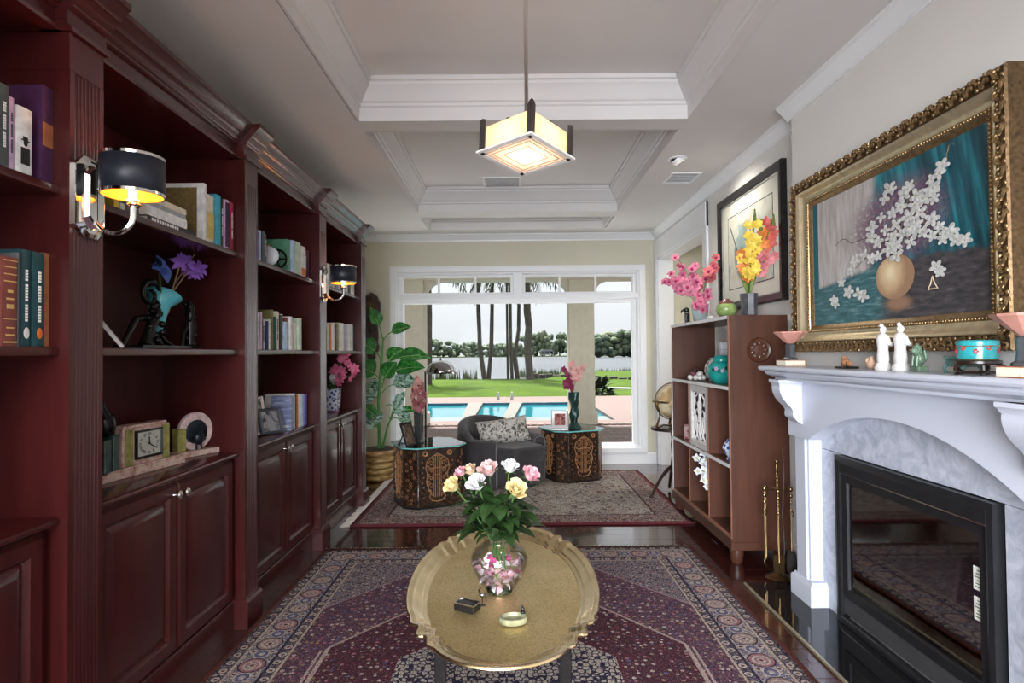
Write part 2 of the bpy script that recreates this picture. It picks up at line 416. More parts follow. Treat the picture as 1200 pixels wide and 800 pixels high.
# ceiling fittings
v = thing('return_air_vent', 'flat grey return air grille in the middle ceiling tray', 'air vent', (-0.075, 6.05, 3.15))
VG = plain('grey_vent_paint', (0.42, 0.42, 0.44), 0.5)
MB().rectloops([(0, 3.15), (0, 3.142), (0.02, 3.14), (0.025, 3.149)], (-0.27, 0.12, 5.9, 6.26), 'xy').build('frame', TRIMW, v)
for k in range(14): MB().box(-0.25, 0.10, 5.925+k*0.0235, 5.94+k*0.0235, 3.143, 3.149).build('slat', VG, v, smooth=0)
v = thing('supply_vent', 'slatted ceiling air vent near the right wall', 'air vent', (1.49, 5.13, 2.90))
MB().rectloops([(0, 2.90), (0, 2.893), (0.02, 2.891), (0.024, 2.899)], (1.36, 1.62, 4.98, 5.29), 'xy').build('frame', TRIMW, v)
MB().box(1.38, 1.60, 5.0, 5.27, 2.897, 2.8995).build('duct', plain('dark_duct', (0.05, 0.05, 0.05), 0.7), v, smooth=0)
for k in range(7): MB().box(1.38, 1.60, -0.008, 0.008, -0.0015, 0.0015, Matrix.Translation((0, 5.03+k*0.035, 2.894)) @ Matrix.Rotation(R(35), 4, 'X')).build('slat', TRIMW, v, smooth=0)
def eyeball(x, y, label, energy, tx):
    e = thing('eyeball_downlight', label, 'ceiling light', (x, y, 2.90), group='eyeball spotlights on the right soffit')
    MB().lathe([(0.075, 0), (0.075, -0.006), (0.055, -0.01), (0.055, 0.0)], (x, y, 2.90), 24).build('trim_ring', TRIMW, e)
    M = Matrix.Translation((x, y, 2.90)) @ Matrix.Rotation(R(-35), 4, 'Y')
    MB().lathe([(0.052, 0.0), (0.052, -0.03), (0.044, -0.034), (0.04, -0.02)], (0, 0, 0), 20, M).build('eyeball', TRIMW, e)
    MB().lathe([(0.04, -0.02), (0.001, -0.02)], (0, 0, 0), 16, M).build('lamp_face', plain('lamp_face', (1, 0.9, 0.75), 0.4, emit=(1, 0.85, 0.65), estr=1.5), e)
    d = Vector((tx - x, 0, -1.0)); l = lamp('eyeball_spot', 'SPOT', (x + 0.03, y, 2.83), energy, (1, 0.93, 0.84), spot_size=R(125), spot_blend=0.9, shadow_soft_size=0.06)
    l.rotation_euler = d.to_track_quat('-Z', 'Y').to_euler()
eyeball(1.31, 4.62, 'white eyeball spotlight in the ceiling beside the slatted vent', 26, 1.84)
# ================================================================== cherry bookcase wall on the left
PIL = [(0.615, 0.77), (1.858, 2.013), (3.088, 3.243), (4.30, 4.455), (5.50, 5.655)]
FX = -1.373; BX = -1.413
CR = [(0, 2.42), (0.012, 2.42), (0.014, 2.432), (0.006, 2.438), (0, 2.442), (0, 2.488), (0.01, 2.49), (0.016, 2.497), (0.016, 2.504), (0.024, 2.51),
      (0.03, 2.522), (0.042, 2.536), (0.05, 2.54), (0.052, 2.548), (0.062, 2.556), (0.074, 2.572), (0.08, 2.576), (0.086, 2.58), (0.086, 2.60)]
def pilaster(par, y0, y1):
    w = y1 - y0; n = 7; m = 0.018; pitch = (w - 2*m)/n; poly = [(-1.82, y0), (FX, y0)]
    for i in range(n):
        ya = y0 + m + i*pitch + pitch*0.14; yb = ya + pitch*0.72
        for k in range(7):
            a = pi*k/6; poly.append((FX - 0.0085*sin(a), (ya+yb)/2 - cos(a)*(yb-ya)/2))
    poly += [(FX, y1), (-1.82, y1)]
    MB().prism(poly, 'z', 0.15, 2.30).build('pilaster_shaft', CHERRY, par, smooth=50)
    MB().box(-1.82, FX, y0, y1, 2.30, 2.42).build('pilaster_cap', CHERRY, par, smooth=0, bev=0.002)
    MB().box(-1.82, FX+0.02, y0-0.014, y1+0.014, 0, 0.135).prism([(FX+0.02, 0.135), (FX+0.012, 0.148), (FX, 0.152), (-1.82, 0.152), (-1.82, 0.135)], 'y', y0-0.012, y1+0.012).build('pilaster_plinth', CHERRY, par, smooth=30, bev=0.002)
    MB().prism([(FX+d, z) for d, z in CR] + [(-1.82, 2.60), (-1.82, 2.42)], 'y', y0-0.012, y1+0.012).build('pilaster_cornice', CHERRY_H, par, smooth=40)
def door(par, y0, y1, z0, z1, knob_y):
    xf = -1.44
    prof = [(0, xf), (0, xf+0.010), (0.004, xf+0.012), (0.014, xf+0.022), (0.058, xf+0.022), (0.062, xf+0.018), (0.070, xf+0.006), (0.076, xf+0.005), (0.102, xf+0.021), (0.106, xf+0.022)]
    d = MB().rectloops(prof, (y0, y1, z0, z1), 'yz', cap1=True).build('door', CHERRY, par, smooth=25)
    M = Matrix.Translation((xf+0.022, knob_y, z1-0.05)) @ Matrix.Rotation(pi/2, 4, 'Y')
    MB().lathe([(0.008, 0), (0.006, 0.008), (0.006, 0.014), (0.016, 0.02), (0.018, 0.027), (0.013, 0.033), (0.002, 0.035)], (0, 0, 0), 16, M).build('knob', CHROME, d)
names = ['cherry bookcase bay cut off by the left edge of the photo', 'cherry bookcase bay with the marble clock and the blue iris vase',
         'cherry bookcase bay second from the window, holding leaning photo frames', 'cherry bookcase bay nearest the window, holding the pink flowers']
BAYS = []
for i in range(4):
    y0, y1 = PIL[i][1], PIL[i+1][0]
    bk = thing('bookcase', names[i], 'bookcase', (-1.6, (y0+y1)/2, 0), group='cherry bookcase bays along the left wall'); BAYS.append((y0, y1))
    if i == 0: pilaster(bk, *PIL[0])
    pilaster(bk, *PIL[i+1])
    MB().box(-1.825, -1.795, y0-0.002, y1+0.002, 0, 2.6).build('back_panel', CHERRY, bk, smooth=0)
    for z in (1.432, 1.935):
        MB().box(-1.79, -1.409, y0+0.001, y1-0.001, z-0.03, z).prism([(-1.409, z-0.03), (-1.403, z-0.026), (-1.402, z-0.015), (-1.403, z-0.004), (-1.409, z)], 'y', y0+0.001, y1-0.001).build('shelf', CHERRY_H, bk, smooth=40)
    MB().box(-1.79, -1.44, y0, y1, 2.425, 2.45).build('top_panel', CHERRY_H, bk, smooth=0)
    MB().prism([(BX+d, z) for d, z in CR] + [(-1.46, 2.60), (-1.46, 2.42)], 'y', y0, y1).build('cornice', CHERRY_H, bk, smooth=40)
    MB().box(-1.82, -1.46, y0, y1, 2.56, 2.60).build('top_board', CHERRY_H, bk, smooth=0)
    MB().prism([(-1.79, 0.88), (-1.405, 0.88), (-1.398, 0.884), (-1.395, 0.892), (-1.398, 0.901), (-1.405, 0.905), (-1.79, 0.905)], 'y', y0+0.001, y1-0.001).build('counter', CHERRY_H, bk, smooth=40)
    MB().box(-1.79, -1.441, y0+0.001, y1-0.001, 0.0, 0.88).build('cabinet_body', CHERRY, bk, smooth=0)
    MB().box(-1.441, -1.425, y0+0.001, y1-0.001, 0.0, 0.13).prism([(-1.441, 0.13), (-1.425, 0.13), (-1.428, 0.14), (-1.435, 0.146), (-1.441, 0.148)], 'y', y0+0.001, y1-0.001).build('kick_board', CHERRY_H, bk, smooth=30)
    ym = (y0+y1)/2; g = 0.028
    door(bk, y0+g, ym-0.002, 0.158, 0.868, ym-0.03); door(bk, ym+0.002, y1-g, 0.158, 0.868, ym+0.03)

# ------------------------------------------------------------------ books
ORD = ['first', 'second', 'third', 'fourth', 'fifth', 'sixth', 'seventh', 'eighth', 'ninth', 'tenth', 'eleventh', 'twelfth', 'thirteenth', 'fourteenth', 'fifteenth', 'sixteenth', 'seventeenth', 'eighteenth', 'nineteenth']
PAGE = plain('page_edges', (0.72, 0.67, 0.55), 0.9, var=0.15, sc=200)
BC = {'white': (0.72, 0.72, 0.72), 'cream': (0.68, 0.62, 0.48), 'black': (0.015, 0.015, 0.018), 'charcoal': (0.06, 0.075, 0.08), 'navy': (0.02, 0.03, 0.10), 'blue': (0.06, 0.14, 0.42),
      'pale blue': (0.42, 0.55, 0.68), 'teal': (0.010, 0.048, 0.058), 'turquoise': (0.05, 0.36, 0.48), 'purple': (0.058, 0.016, 0.058), 'lilac': (0.55, 0.38, 0.55), 'red': (0.32, 0.02, 0.04),
      'maroon': (0.17, 0.045, 0.035), 'orange': (0.62, 0.16, 0.03), 'tan': (0.34, 0.12, 0.05), 'olive': (0.17, 0.16, 0.06), 'green': (0.10, 0.30, 0.19), 'dark green': (0.02, 0.07, 0.05),
      'yellow': (0.62, 0.48, 0.14), 'grey': (0.32, 0.34, 0.36), 'pale green': (0.5, 0.6, 0.48), 'pink': (0.62, 0.22, 0.32), 'violet': (0.14, 0.11, 0.42), 'brown': (0.14, 0.075, 0.03)}
def bookmat(c): return plain('book_cover_' + c.replace(' ', '_'), BC[c], 0.45, var=0.22, sc=30)
GILT = plain('gilt_lettering', (0.75, 0.55, 0.22), 0.35, 0.6)
INK = {'white': plain('white_ink', (0.8, 0.8, 0.8), 0.6), 'black': plain('black_ink', (0.02, 0.02, 0.02), 0.6), 'gilt': GILT}
def book(y, th, h, c, z, label, group, depth=0.2, xs=-1.43, marks=None, lean=0.0, band=None):
    b = thing('book', label, 'book', (xs - depth/2, y + th/2, z), group=group)
    hd = depth/2; t2 = th/2; bt = min(0.003, th*0.12); M = Matrix.Rotation(lean, 4, 'X')
    sp = [(hd, -t2), (hd+0.002, -t2*0.6), (hd+0.003, 0), (hd+0.002, t2*0.6), (hd, t2)]
    poly = [(-hd, -t2)] + sp + [(-hd, t2), (-hd, t2-bt), (hd-bt, t2-bt), (hd-bt, -t2+bt), (-hd, -t2+bt)]
    cv = MB().prism(poly, 'z', 0, h, M).build('cover', bookmat(c), b, world=False, smooth=50)
    MB().box(-hd+0.004, hd-bt, -t2+bt, t2-bt, 0.003, h-0.004, M).build('pages', PAGE, b, world=False, smooth=0)
    if marks:
        k, segs = marks; m = MB()
        for (a, e, wd) in segs: m.box(hd+0.0022, hd+0.0036, -t2*wd, t2*wd, h*a, h*e, M)
        m.build('spine_lettering', INK[k], b, world=False, smooth=0)['kind'] = 'stuff'
    if band:
        c2, a, e = band; MB().box(hd+0.0015, hd+0.0034, -t2*0.97, t2*0.97, h*a, h*e, M).build('spine_panel', bookmat(c2), b, world=False, smooth=0)
    return b
TXT = [(0.26+k*0.03, 0.284+k*0.03, 0.26) for k in range(18) if k % 7 != 6]
RIB = [(0.04, 0.055, .9), (0.12, 0.135, .6), (0.20, 0.215, .5), (0.30, 0.307, .9), (0.42, 0.47, .45), (0.52, 0.54, .5), (0.60, 0.63, .35), (0.72, 0.732, .85), (0.80, 0.812, .85), (0.88, 0.892, .85), (0.955, 0.965, .9)]
def shelf_row(z, rows, where, group, dmin=0.17, xs=-1.43):
    n = len(rows)
    for i, rw in enumerate(rows):
        y, th, h, c = rw[:4]; kw = rw[4] if len(rw) > 4 else {}
        kw.setdefault('depth', dmin + random.uniform(0, 0.03))
        th = th*0.96
        adj = 'thin ' if th < 0.03 else ('thick ' if th > 0.075 else '')
        lab = kw.pop('lab', None) or '%s%s book, %s from left %s' % (adj, c, ORD[i], where)
        book(y, th, h, c, z, lab, group, xs=xs + random.uniform(-0.012, 0.004), **kw)
W = lambda: {'marks': ('black', TXT)}
K = lambda: {'marks': ('white', TXT)}
shelf_row(1.935, [(1.630, 0.034, 0.232, 'navy'), (1.669, 0.037, 0.241, 'charcoal', {'marks': ('white', TXT)}), (1.709, 0.021, 0.218, 'lilac', W()), (1.735, 0.057, 0.204, 'white', {'lab': 'white book with a small dark hatted figure on its spine'}),
                  (1.818, 0.051, 0.301, 'purple', {'depth': 0.235, 'lab': 'tall dark purple book with an orange patch on its spine', 'band': ('tan', 0.38, 0.62)})], 'on the upper shelf at the left edge', 'books on the upper shelf at the left edge')
shelf_row(1.432, [(1.640, 0.036, 0.251, 'navy', {'marks': ('gilt', [(0.3, 0.31, .9), (0.7, 0.71, .9)])}), (1.684, 0.053, 0.256, 'maroon', {'marks': ('gilt', RIB), 'lab': 'maroon leather book with gilt ribbed spine on the left edge shelf'}), (1.738, 0.0105, 0.274, 'black'),
                  (1.749, 0.037, 0.286, 'teal', K()), (1.787, 0.045, 0.285, 'teal', K()), (1.835, 0.04, 0.29, 'tan')], 'on the eye-level shelf at the left edge', 'books on the eye-level shelf at the left edge')
# figure on the white spine, round emblems on the teal spines
def find_book(s): return [o for o in bpy.data.objects if o.name.startswith('book') and not o.parent and s in o.get('label', '')][0]
hb = find_book('hatted'); HX = 0.0034 + 0.1
for ch in hb.children:
    if ch.name.startswith('cover'): HX = max(v_.co.x for v_ in ch.data.vertices) + 0.0006
MB().box(HX-0.001, HX, -0.016, 0.016, 0.035, 0.085).ball((HX, 0, 0.10), (0.0012, 0.008, 0.011), 10, 6).box(HX-0.001, HX, -0.015, 0.015, 0.105, 0.109).box(HX-0.001, HX, -0.009, 0.009, 0.107, 0.118).build('hatted_figure', INK['black'], hb, world=False)
for lab, cc in (('fourth from left on the eye-level shelf at the left', 'white'), ('fifth from left on the eye-level shelf at the left', 'orange')):
    tb = find_book(lab)
    hx = max(v_.co.x for ch in tb.children for v_ in ch.data.vertices)
    MB().ball((hx, 0, 0.04), (0.0012, 0.011, 0.017), 14, 6).build('spine_emblem', bookmat(cc), tb, world=False)
# second bay, upper shelf
for i, (z, h, ya, yb, c, c2) in enumerate([(1.935, 0.026, 2.36, 2.70, 'black', 'white'), (1.961, 0.040, 2.35, 2.64, 'white', None), (2.001, 0.02, 2.36, 2.63, 'grey', None), (2.021, 0.024, 2.35, 2.635, 'cream', None)]):
    nm = ['black coffee-table book with white lettering, bottom of the flat stack', 'thick white book lying flat above the black book', 'grey book lying flat in the stack below the cream book', 'cream book lying on top of the flat stack'][i]
    b = thing('book', nm, 'book', (-1.55, (ya+yb)/2, z), group='flat stack of books by the lamp')
    L = (yb-ya)/2
    MB().prism([(-0.12, 0), (0.118, 0), (0.12, h*0.3), (0.12, h*0.7), (0.118, h), (-0.12, h), (-0.12, h-0.003), (0.114, h-0.003), (0.114, 0.003), (-0.12, 0.003)], 'y', -L, L).build('cover', bookmat(c), b, world=False)
    MB().box(-0.115, 0.114, -L+0.004, L-0.004, 0.003, h-0.003).build('pages', PAGE, b, world=False, smooth=0)
    if c2:
        m = MB()
        for k in range(11): m.box(0.1195, 0.1206, -L+0.02+k*0.018, -L+0.032+k*0.018, h*0.25, h*0.75)
        m.build('spine_lettering', INK['white'], b, world=False, smooth=0)['kind'] = 'stuff'
MB().lathe([(0.03, 0), (0.045, 0.004), (0.047, 0.03), (0.045, 0.036), (0.047, 0.04), (0.03, 0.052), (0.004, 0.054)], (-1.48, 2.29, 1.935), 24).single('round_box', plain('grey_shagreen', (0.12, 0.12, 0.12), 0.5), 'small round dark grey lidded box beside the flat book stack', 'box', (-1.48, 2.29, 1.935))
MB().box(-1.50, -1.44, 2.17, 2.20, 1.935, 1.985).single('reflection_block', plain('yellow_reflection', (0.7, 0.5, 0.06), 0.5), 'small yellow block in place of a reflection below the near lamp shade', 'box', (-1.47, 2.185, 1.935), smooth=0, bev=0.002)  # reflection on the shelf, built as a solid yellow block
MB().box(-1.50, -1.45, 2.22, 2.245, 1.935, 1.975).single('reflection_block', plain('cream_reflection', (0.7, 0.66, 0.58), 0.5), 'small cream block in place of a reflection beside the round box', 'box', (-1.475, 2.232, 1.935), smooth=0, bev=0.002)  # second reflection built as a block, in cream
fb = book(2.79, 0.03, 0.275, 'white', 1.935, 'large brown album with white border standing behind the flat books', 'upright books by the lamp', depth=0.27, xs=-1.435)
MB().box(-0.105, 0.105, -0.0165, -0.0155, 0.02, 0.255).build('brown_cover_panel', plain('brown_cloth', (0.16, 0.11, 0.035), 0.7, var=0.3, sc=60), fb, world=False, smooth=0)
shelf_row(1.935, [(2.825, 0.072, 0.235, 'cream', {'band': ('yellow', 0.1, 0.65)}), (2.903, 0.053, 0.254, 'turquoise'), (2.959, 0.028, 0.25, 'black', K()), (2.990, 0.045, 0.25, 'lilac', {'band': ('purple', 0.05, 0.95)}), (3.04, 0.042, 0.25, 'red', {'marks': ('white', TXT)})],
          'of upright row beside the brown album', 'upright books by the lamp')
U2 = 'on upper shelf of second bay from window'
shelf_row(1.935, [(3.368, 0.034, 0.164, 'violet'), (3.402, 0.045, 0.182, 'pale blue'), (3.455, 0.043, 0.187, 'charcoal'), (3.504, 0.024, 0.18, 'navy', {'marks': ('white', TXT)}), (3.848, 0.05, 0.213, 'green', {'depth': 0.24}), (3.903, 0.056, 0.218, 'pale blue'),
                  (3.97, 0.094, 0.223, 'pale green'), (4.075, 0.09, 0.211, 'white', {'band': ('orange', 0.05, 0.3)}), (4.172, 0.045, 0.2, 'black', K()), (4.22, 0.05, 0.205, 'purple')], U2, 'books on the upper shelf of the second bay from window')
L2 = 'on eye-level shelf of second bay from window'
cols = ['white', 'lilac', 'black', 'white', 'navy', 'white', 'pale green', 'olive', 'dark green', 'cream', 'black', 'white', 'pale blue', 'maroon', 'white', 'yellow', 'white', 'pale green']
B2L = [(3.378, 0.023, 0.206), (3.405, 0.031, 0.213), (3.436, 0.024, 0.175), (3.46, 0.044, 0.177), (3.506, 0.015, 0.169), (3.521, 0.025, 0.175), (3.548, 0.041, 0.182), (3.59, 0.026, 0.241), (3.616, 0.029, 0.201), (3.649, 0.054, 0.236), (3.706, 0.039, 0.218), (3.745, 0.028, 0.225), (3.775, 0.048, 0.179), (3.823, 0.034, 0.208), (3.86, 0.045, 0.217), (3.907, 0.044, 0.186), (3.951, 0.064, 0.183), (4.023, 0.057, 0.215)]
shelf_row(1.432, [a + (c, ({'marks': ('black', TXT)} if c in ('white', 'cream') and k % 3 == 0 else {})) for k, (a, c) in enumerate(zip(B2L, cols))], L2, 'books on the eye-level shelf of the second bay from window')
cols = ['pale green', 'orange', 'white', 'pale green', 'black', 'olive', 'cream', 'white', 'grey', 'lilac', 'white', 'pale green', 'white', 'teal']
B3L = [(4.659, 0.055, 0.212), (4.736, 0.045, 0.215), (4.797, 0.042, 0.225), (4.843, 0.043, 0.186), (4.898, 0.038, 0.195), (4.941, 0.055, 0.226), (5.008, 0.06, 0.236), (5.077, 0.06, 0.235), (5.145, 0.07, 0.23), (5.22, 0.045, 0.235), (5.27, 0.06, 0.235), (5.335, 0.045, 0.194), (5.385, 0.05, 0.24), (5.44, 0.055, 0.225)]
shelf_row(1.432, [a + (c,) for a, c in zip(B3L, cols)], 'on the eye-level shelf nearest the window', 'books on the eye-level shelf nearest the window')
cols = ['white', 'pale green', 'white', 'grey', 'white', 'navy', 'white', 'charcoal', 'white']
B3U = [(4.685, 0.056, 0.183), (4.745, 0.064, 0.185), (4.821, 0.071, 0.183), (4.903, 0.073, 0.153), (4.989, 0.08, 0.18), (5.075, 0.08, 0.165), (5.16, 0.09, 0.179), (5.26, 0.085, 0.155), (5.355, 0.11, 0.179)]
shelf_row(1.935, [a + (c,) for a, c in zip(B3U, cols)], 'on the upper shelf nearest the window', 'books on the upper shelf nearest the window')
cols = ['white', 'dark green', 'orange', 'white', 'pale blue', 'violet']
B2C = [(3.996, 0.054, 0.235), (4.053, 0.03, 0.226), (4.087, 0.03, 0.223), (4.12, 0.043, 0.226), (4.168, 0.055, 0.222), (4.226, 0.045, 0.217)]
shelf_row(0.905, [a + (c,) for a, c in zip(B2C, cols)], 'on the counter beside the lavender box', 'books on the counter beside the lavender box', xs=-1.46)

# ------------------------------------------------------------------ sconces on the pilasters
SHADE = plain('black_lamp_shade', (0.012, 0.014, 0.022), 0.45, var=0.2)
SHIN = plain('gold_shade_lining', (0.9, 0.36, 0.05), 0.5, emit=(1.0, 0.30, 0.02), estr=0.55)  # orange glow put into the lining for the bulb's light on it
BULB = plain('lit_bulb', (1, 0.9, 0.7), 0.3, emit=(1, 0.7, 0.35), estr=3)
def sconce(y, z, label, e):
    s = thing('wall_sconce', label, 'wall lamp', (FX, y, z), group='chrome sconces on the bookcase pilasters')
    W_, H_ = 0.066, 0.13; ch = 0.034
    def octo(ins, h): return [(FX+h, y+a, z+b) for a, b in ((-W_+ins+ch, -H_+ins), (W_-ins-ch, -H_+ins), (W_-ins, -H_+ins+ch), (W_-ins, H_-ins-ch), (W_-ins-ch, H_-ins), (-W_+ins+ch, H_-ins), (-W_+ins, H_-ins-ch), (-W_+ins, -H_+ins+ch))]
    MB().loops([octo(0, 0), octo(0, 0.012), octo(0.012, 0.02), octo(0.016, 0.014), octo(0.024, 0.014), octo(0.03, 0.03), octo(0.034, 0.034)], cap1=True).build('backplate', CHROME, s, smooth=25)
    pts = [(FX+0.03, y, z-0.09)] + [(FX+0.088-0.062*cos(a), y, z-0.055-0.062*sin(a)) for a in [R(q) for q in range(20, 171, 15)]] + [(FX+0.150, y, z-0.02)]
    MB().tube(pts, 0.0085, 10).lathe([(0.016, 0), (0.022, 0.006), (0.012, 0.016), (0.012, 0.03)], (FX+0.152, y, z-0.03), 16).build('arm', CHROME, s)
    cx = FX + 0.148; sz = z + 0.006; rr = 0.092
    MB().lathe([(rr, 0.004), (rr, 0.122)], (cx, y, sz), 40, cap0=False, cap1=False).build('shade', SHADE, s, solid=0.0015)
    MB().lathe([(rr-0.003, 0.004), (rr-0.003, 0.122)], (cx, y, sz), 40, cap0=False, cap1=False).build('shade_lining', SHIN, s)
    for q in (0.0, 0.118): MB().lathe([(rr+0.002, q), (rr+0.002, q+0.009), (rr-0.004, q+0.009), (rr-0.004, q), (rr+0.002, q)], (cx, y, sz), 40, cap0=False, cap1=False).build('shade_rim', CHROME, s)
    MB().tube([(cx-rr, y, sz+0.03), (cx+rr, y, sz+0.03)], 0.002, 6).tube([(cx, y-rr, sz+0.03), (cx, y+rr, sz+0.03)], 0.002, 6).build('shade_spider', CHROME, s)
    MB().lathe([(0.012, 0), (0.012, 0.03), (0.02, 0.045), (0.02, 0.07), (0.006, 0.085)], (cx, y, sz-0.015), 14).build('bulb', BULB, s)
    lamp('sconce_light', 'POINT', (cx, y, sz+0.085), e, (1, 0.55, 0.22), shadow_soft_size=0.03)
sconce(1.936, 1.915, 'chrome wall sconce with black drum shade nearest the camera', 0.9)
sconce(4.378, 1.915, 'smaller-looking chrome wall sconce with black drum shade nearest the window', 0.9)
# ================================================================== fireplace wall
def marble_mat():
    t = MT('pale_blue_grey_marble'); n = t.noise(t.geo(), sc=9, det=8, rough=0.7, dist=1.5); n2 = t.noise(t.geo(), sc=34, det=5, rough=0.7)
    c = t.ramp(n, [(0.36, (0.36, 0.39, 0.47)), (0.62, (0.56, 0.59, 0.68))]); c = t.mix(n2.step(0.60, 0.72)*0.45, c, (0.24, 0.26, 0.33))
    t.set('Base Color', c).set('Roughness', 0.16); return t.mat
MARBLE = marble_mat()
GRANITE = plain('black_granite', (0.008, 0.008, 0.009), 0.06, var=0.5, sc=120)
h = thing('hearth', 'polished black granite hearth slab edged with a brass strip', 'hearth', (1.6, 2.55, 0))
MB().box(1.397, 1.7365, 1.3, 3.60, 0.0, 0.014).build('granite_slab', GRANITE, h, smooth=0)
MB().box(1.381, 1.397, 1.3, 3.605, 0.0, 0.016).build('brass_strip', plain('satin_brass_strip', (0.45, 0.40, 0.28), 0.35, 0.8), h, smooth=0, bev=0.003)
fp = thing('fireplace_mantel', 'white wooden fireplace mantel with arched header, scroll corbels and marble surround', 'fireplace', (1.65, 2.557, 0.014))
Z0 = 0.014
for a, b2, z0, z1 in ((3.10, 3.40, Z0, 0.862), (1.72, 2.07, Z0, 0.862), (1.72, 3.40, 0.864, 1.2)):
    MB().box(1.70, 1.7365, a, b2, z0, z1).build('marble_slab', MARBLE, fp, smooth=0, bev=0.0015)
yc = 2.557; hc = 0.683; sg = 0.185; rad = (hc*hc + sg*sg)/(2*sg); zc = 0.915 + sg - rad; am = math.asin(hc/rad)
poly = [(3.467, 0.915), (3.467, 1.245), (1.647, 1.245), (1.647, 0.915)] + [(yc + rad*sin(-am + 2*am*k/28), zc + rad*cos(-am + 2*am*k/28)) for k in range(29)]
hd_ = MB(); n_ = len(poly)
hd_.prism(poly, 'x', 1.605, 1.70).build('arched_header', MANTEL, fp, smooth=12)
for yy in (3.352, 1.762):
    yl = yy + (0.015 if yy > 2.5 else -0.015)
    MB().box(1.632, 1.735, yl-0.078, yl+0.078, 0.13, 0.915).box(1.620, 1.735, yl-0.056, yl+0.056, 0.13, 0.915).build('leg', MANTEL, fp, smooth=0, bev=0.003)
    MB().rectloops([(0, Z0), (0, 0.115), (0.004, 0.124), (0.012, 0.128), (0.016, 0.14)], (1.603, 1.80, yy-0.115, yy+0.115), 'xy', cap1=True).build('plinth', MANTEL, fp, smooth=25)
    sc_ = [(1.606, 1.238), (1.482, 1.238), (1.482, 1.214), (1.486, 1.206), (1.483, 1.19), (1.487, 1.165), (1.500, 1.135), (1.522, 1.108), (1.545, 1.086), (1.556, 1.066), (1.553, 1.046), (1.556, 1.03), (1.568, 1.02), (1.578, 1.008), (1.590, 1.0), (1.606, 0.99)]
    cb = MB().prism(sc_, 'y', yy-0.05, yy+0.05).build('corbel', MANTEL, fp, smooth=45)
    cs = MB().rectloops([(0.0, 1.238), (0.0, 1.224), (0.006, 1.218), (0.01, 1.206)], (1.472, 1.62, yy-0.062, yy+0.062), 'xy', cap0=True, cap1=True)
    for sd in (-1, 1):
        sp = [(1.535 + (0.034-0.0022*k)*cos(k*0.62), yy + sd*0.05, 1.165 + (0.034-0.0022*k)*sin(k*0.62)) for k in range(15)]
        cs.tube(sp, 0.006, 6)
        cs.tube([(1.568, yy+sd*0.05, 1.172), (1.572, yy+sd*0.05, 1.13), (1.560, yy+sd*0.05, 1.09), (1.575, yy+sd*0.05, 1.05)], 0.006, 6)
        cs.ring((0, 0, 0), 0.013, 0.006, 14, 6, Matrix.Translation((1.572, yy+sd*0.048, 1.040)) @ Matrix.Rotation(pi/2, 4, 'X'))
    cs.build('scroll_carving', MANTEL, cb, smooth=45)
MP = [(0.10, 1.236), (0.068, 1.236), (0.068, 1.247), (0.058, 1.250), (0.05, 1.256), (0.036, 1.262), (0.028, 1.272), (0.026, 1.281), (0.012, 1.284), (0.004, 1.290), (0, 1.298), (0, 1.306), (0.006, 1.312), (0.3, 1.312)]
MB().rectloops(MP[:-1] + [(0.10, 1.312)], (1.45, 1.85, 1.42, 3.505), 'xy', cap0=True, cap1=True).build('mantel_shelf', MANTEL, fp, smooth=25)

fi = thing('fireplace_insert', 'black gas fireplace insert with glass front and ceramic logs', 'fireplace insert', (1.70, 2.585, 0.014))
ya, yb = 2.085, 3.099
f_ = MB()
f_.rectloops([(0, 1.735), (0, 1.668), (0.02, 1.664), (0.036, 1.670), (0.036, 1.69)], (ya, yb, 0.018, 0.860), 'yz').build('outer_frame', BMETAL, fi, smooth=20)
MB().box(1.672, 1.70, ya+0.03, yb-0.03, 0.775, 0.828).build('hood_bar', BMETAL, fi, smooth=0, bev=0.004)
for z in (0.832, 0.772, 0.045): MB().box(1.668, 1.676, ya+0.02, yb-0.02, z, z+0.006).build('chrome_strip', CHROME, fi, smooth=0)
f_ = MB().rectloops([(0, 1.70), (0, 1.682), (0.045, 1.682), (0.05, 1.70)], (ya+0.035, yb-0.035, 0.15, 0.775), 'yz').build('door_frame', BMETAL, fi, smooth=20)
MB().box(1.690, 1.7, ya+0.03, yb-0.03, 0.06, 0.15).build('lower_panel', plain('grey_metal_panel', (0.09, 0.09, 0.095), 0.35, 0.5), fi, smooth=0, bev=0.003)
MB().box(1.695, 1.698, ya+0.08, yb-0.08, 0.195, 0.73).build('glass_pane', glassy('fireplace_glass', (0.95, 0.95, 0.95), 0.26, 0.04), fi, smooth=0)
FB = plain('firebox_brick_liner', (0.12, 0.085, 0.07), 0.9, var=0.4, sc=30)
MB().box(2.02, 2.03, 2.13, 3.04, 0.03, 0.82).box(1.74, 2.03, 2.115, 2.13, 0.03, 0.82).box(1.74, 2.03, 3.04, 3.055, 0.03, 0.82).box(1.74, 2.03, 2.115, 3.055, 0.80, 0.815).box(1.74, 2.03, 2.115, 3.055, 0.03, 0.12).build('firebox_liner', FB, fi, smooth=0)
LOG = plain('ceramic_log', (0.50, 0.36, 0.26), 0.9, var=0.5, sc=25, bump=0.6)
rl = random.Random(3)
for k, (p0, p1, rr) in enumerate([((1.86, 2.25, 0.20), (1.88, 2.98, 0.19), 0.06), ((1.80, 2.3, 0.19), (1.84, 2.9, 0.26), 0.045), ((1.93, 2.4, 0.26), (1.90, 3.0, 0.33), 0.05), ((1.79, 2.6, 0.19), (1.93, 2.72, 0.34), 0.035), ((1.80, 2.95, 0.18), (1.92, 2.80, 0.33), 0.035)]):
    pts = [Vector(p0).lerp(Vector(p1), q/7) + Vector([rl.uniform(-.008, .008) for _ in range(3)]) for q in range(8)]
    MB().tube(pts, [rr*rl.uniform(.85, 1.1) for _ in pts], 10).build('log', LOG, fi)
em = MB()
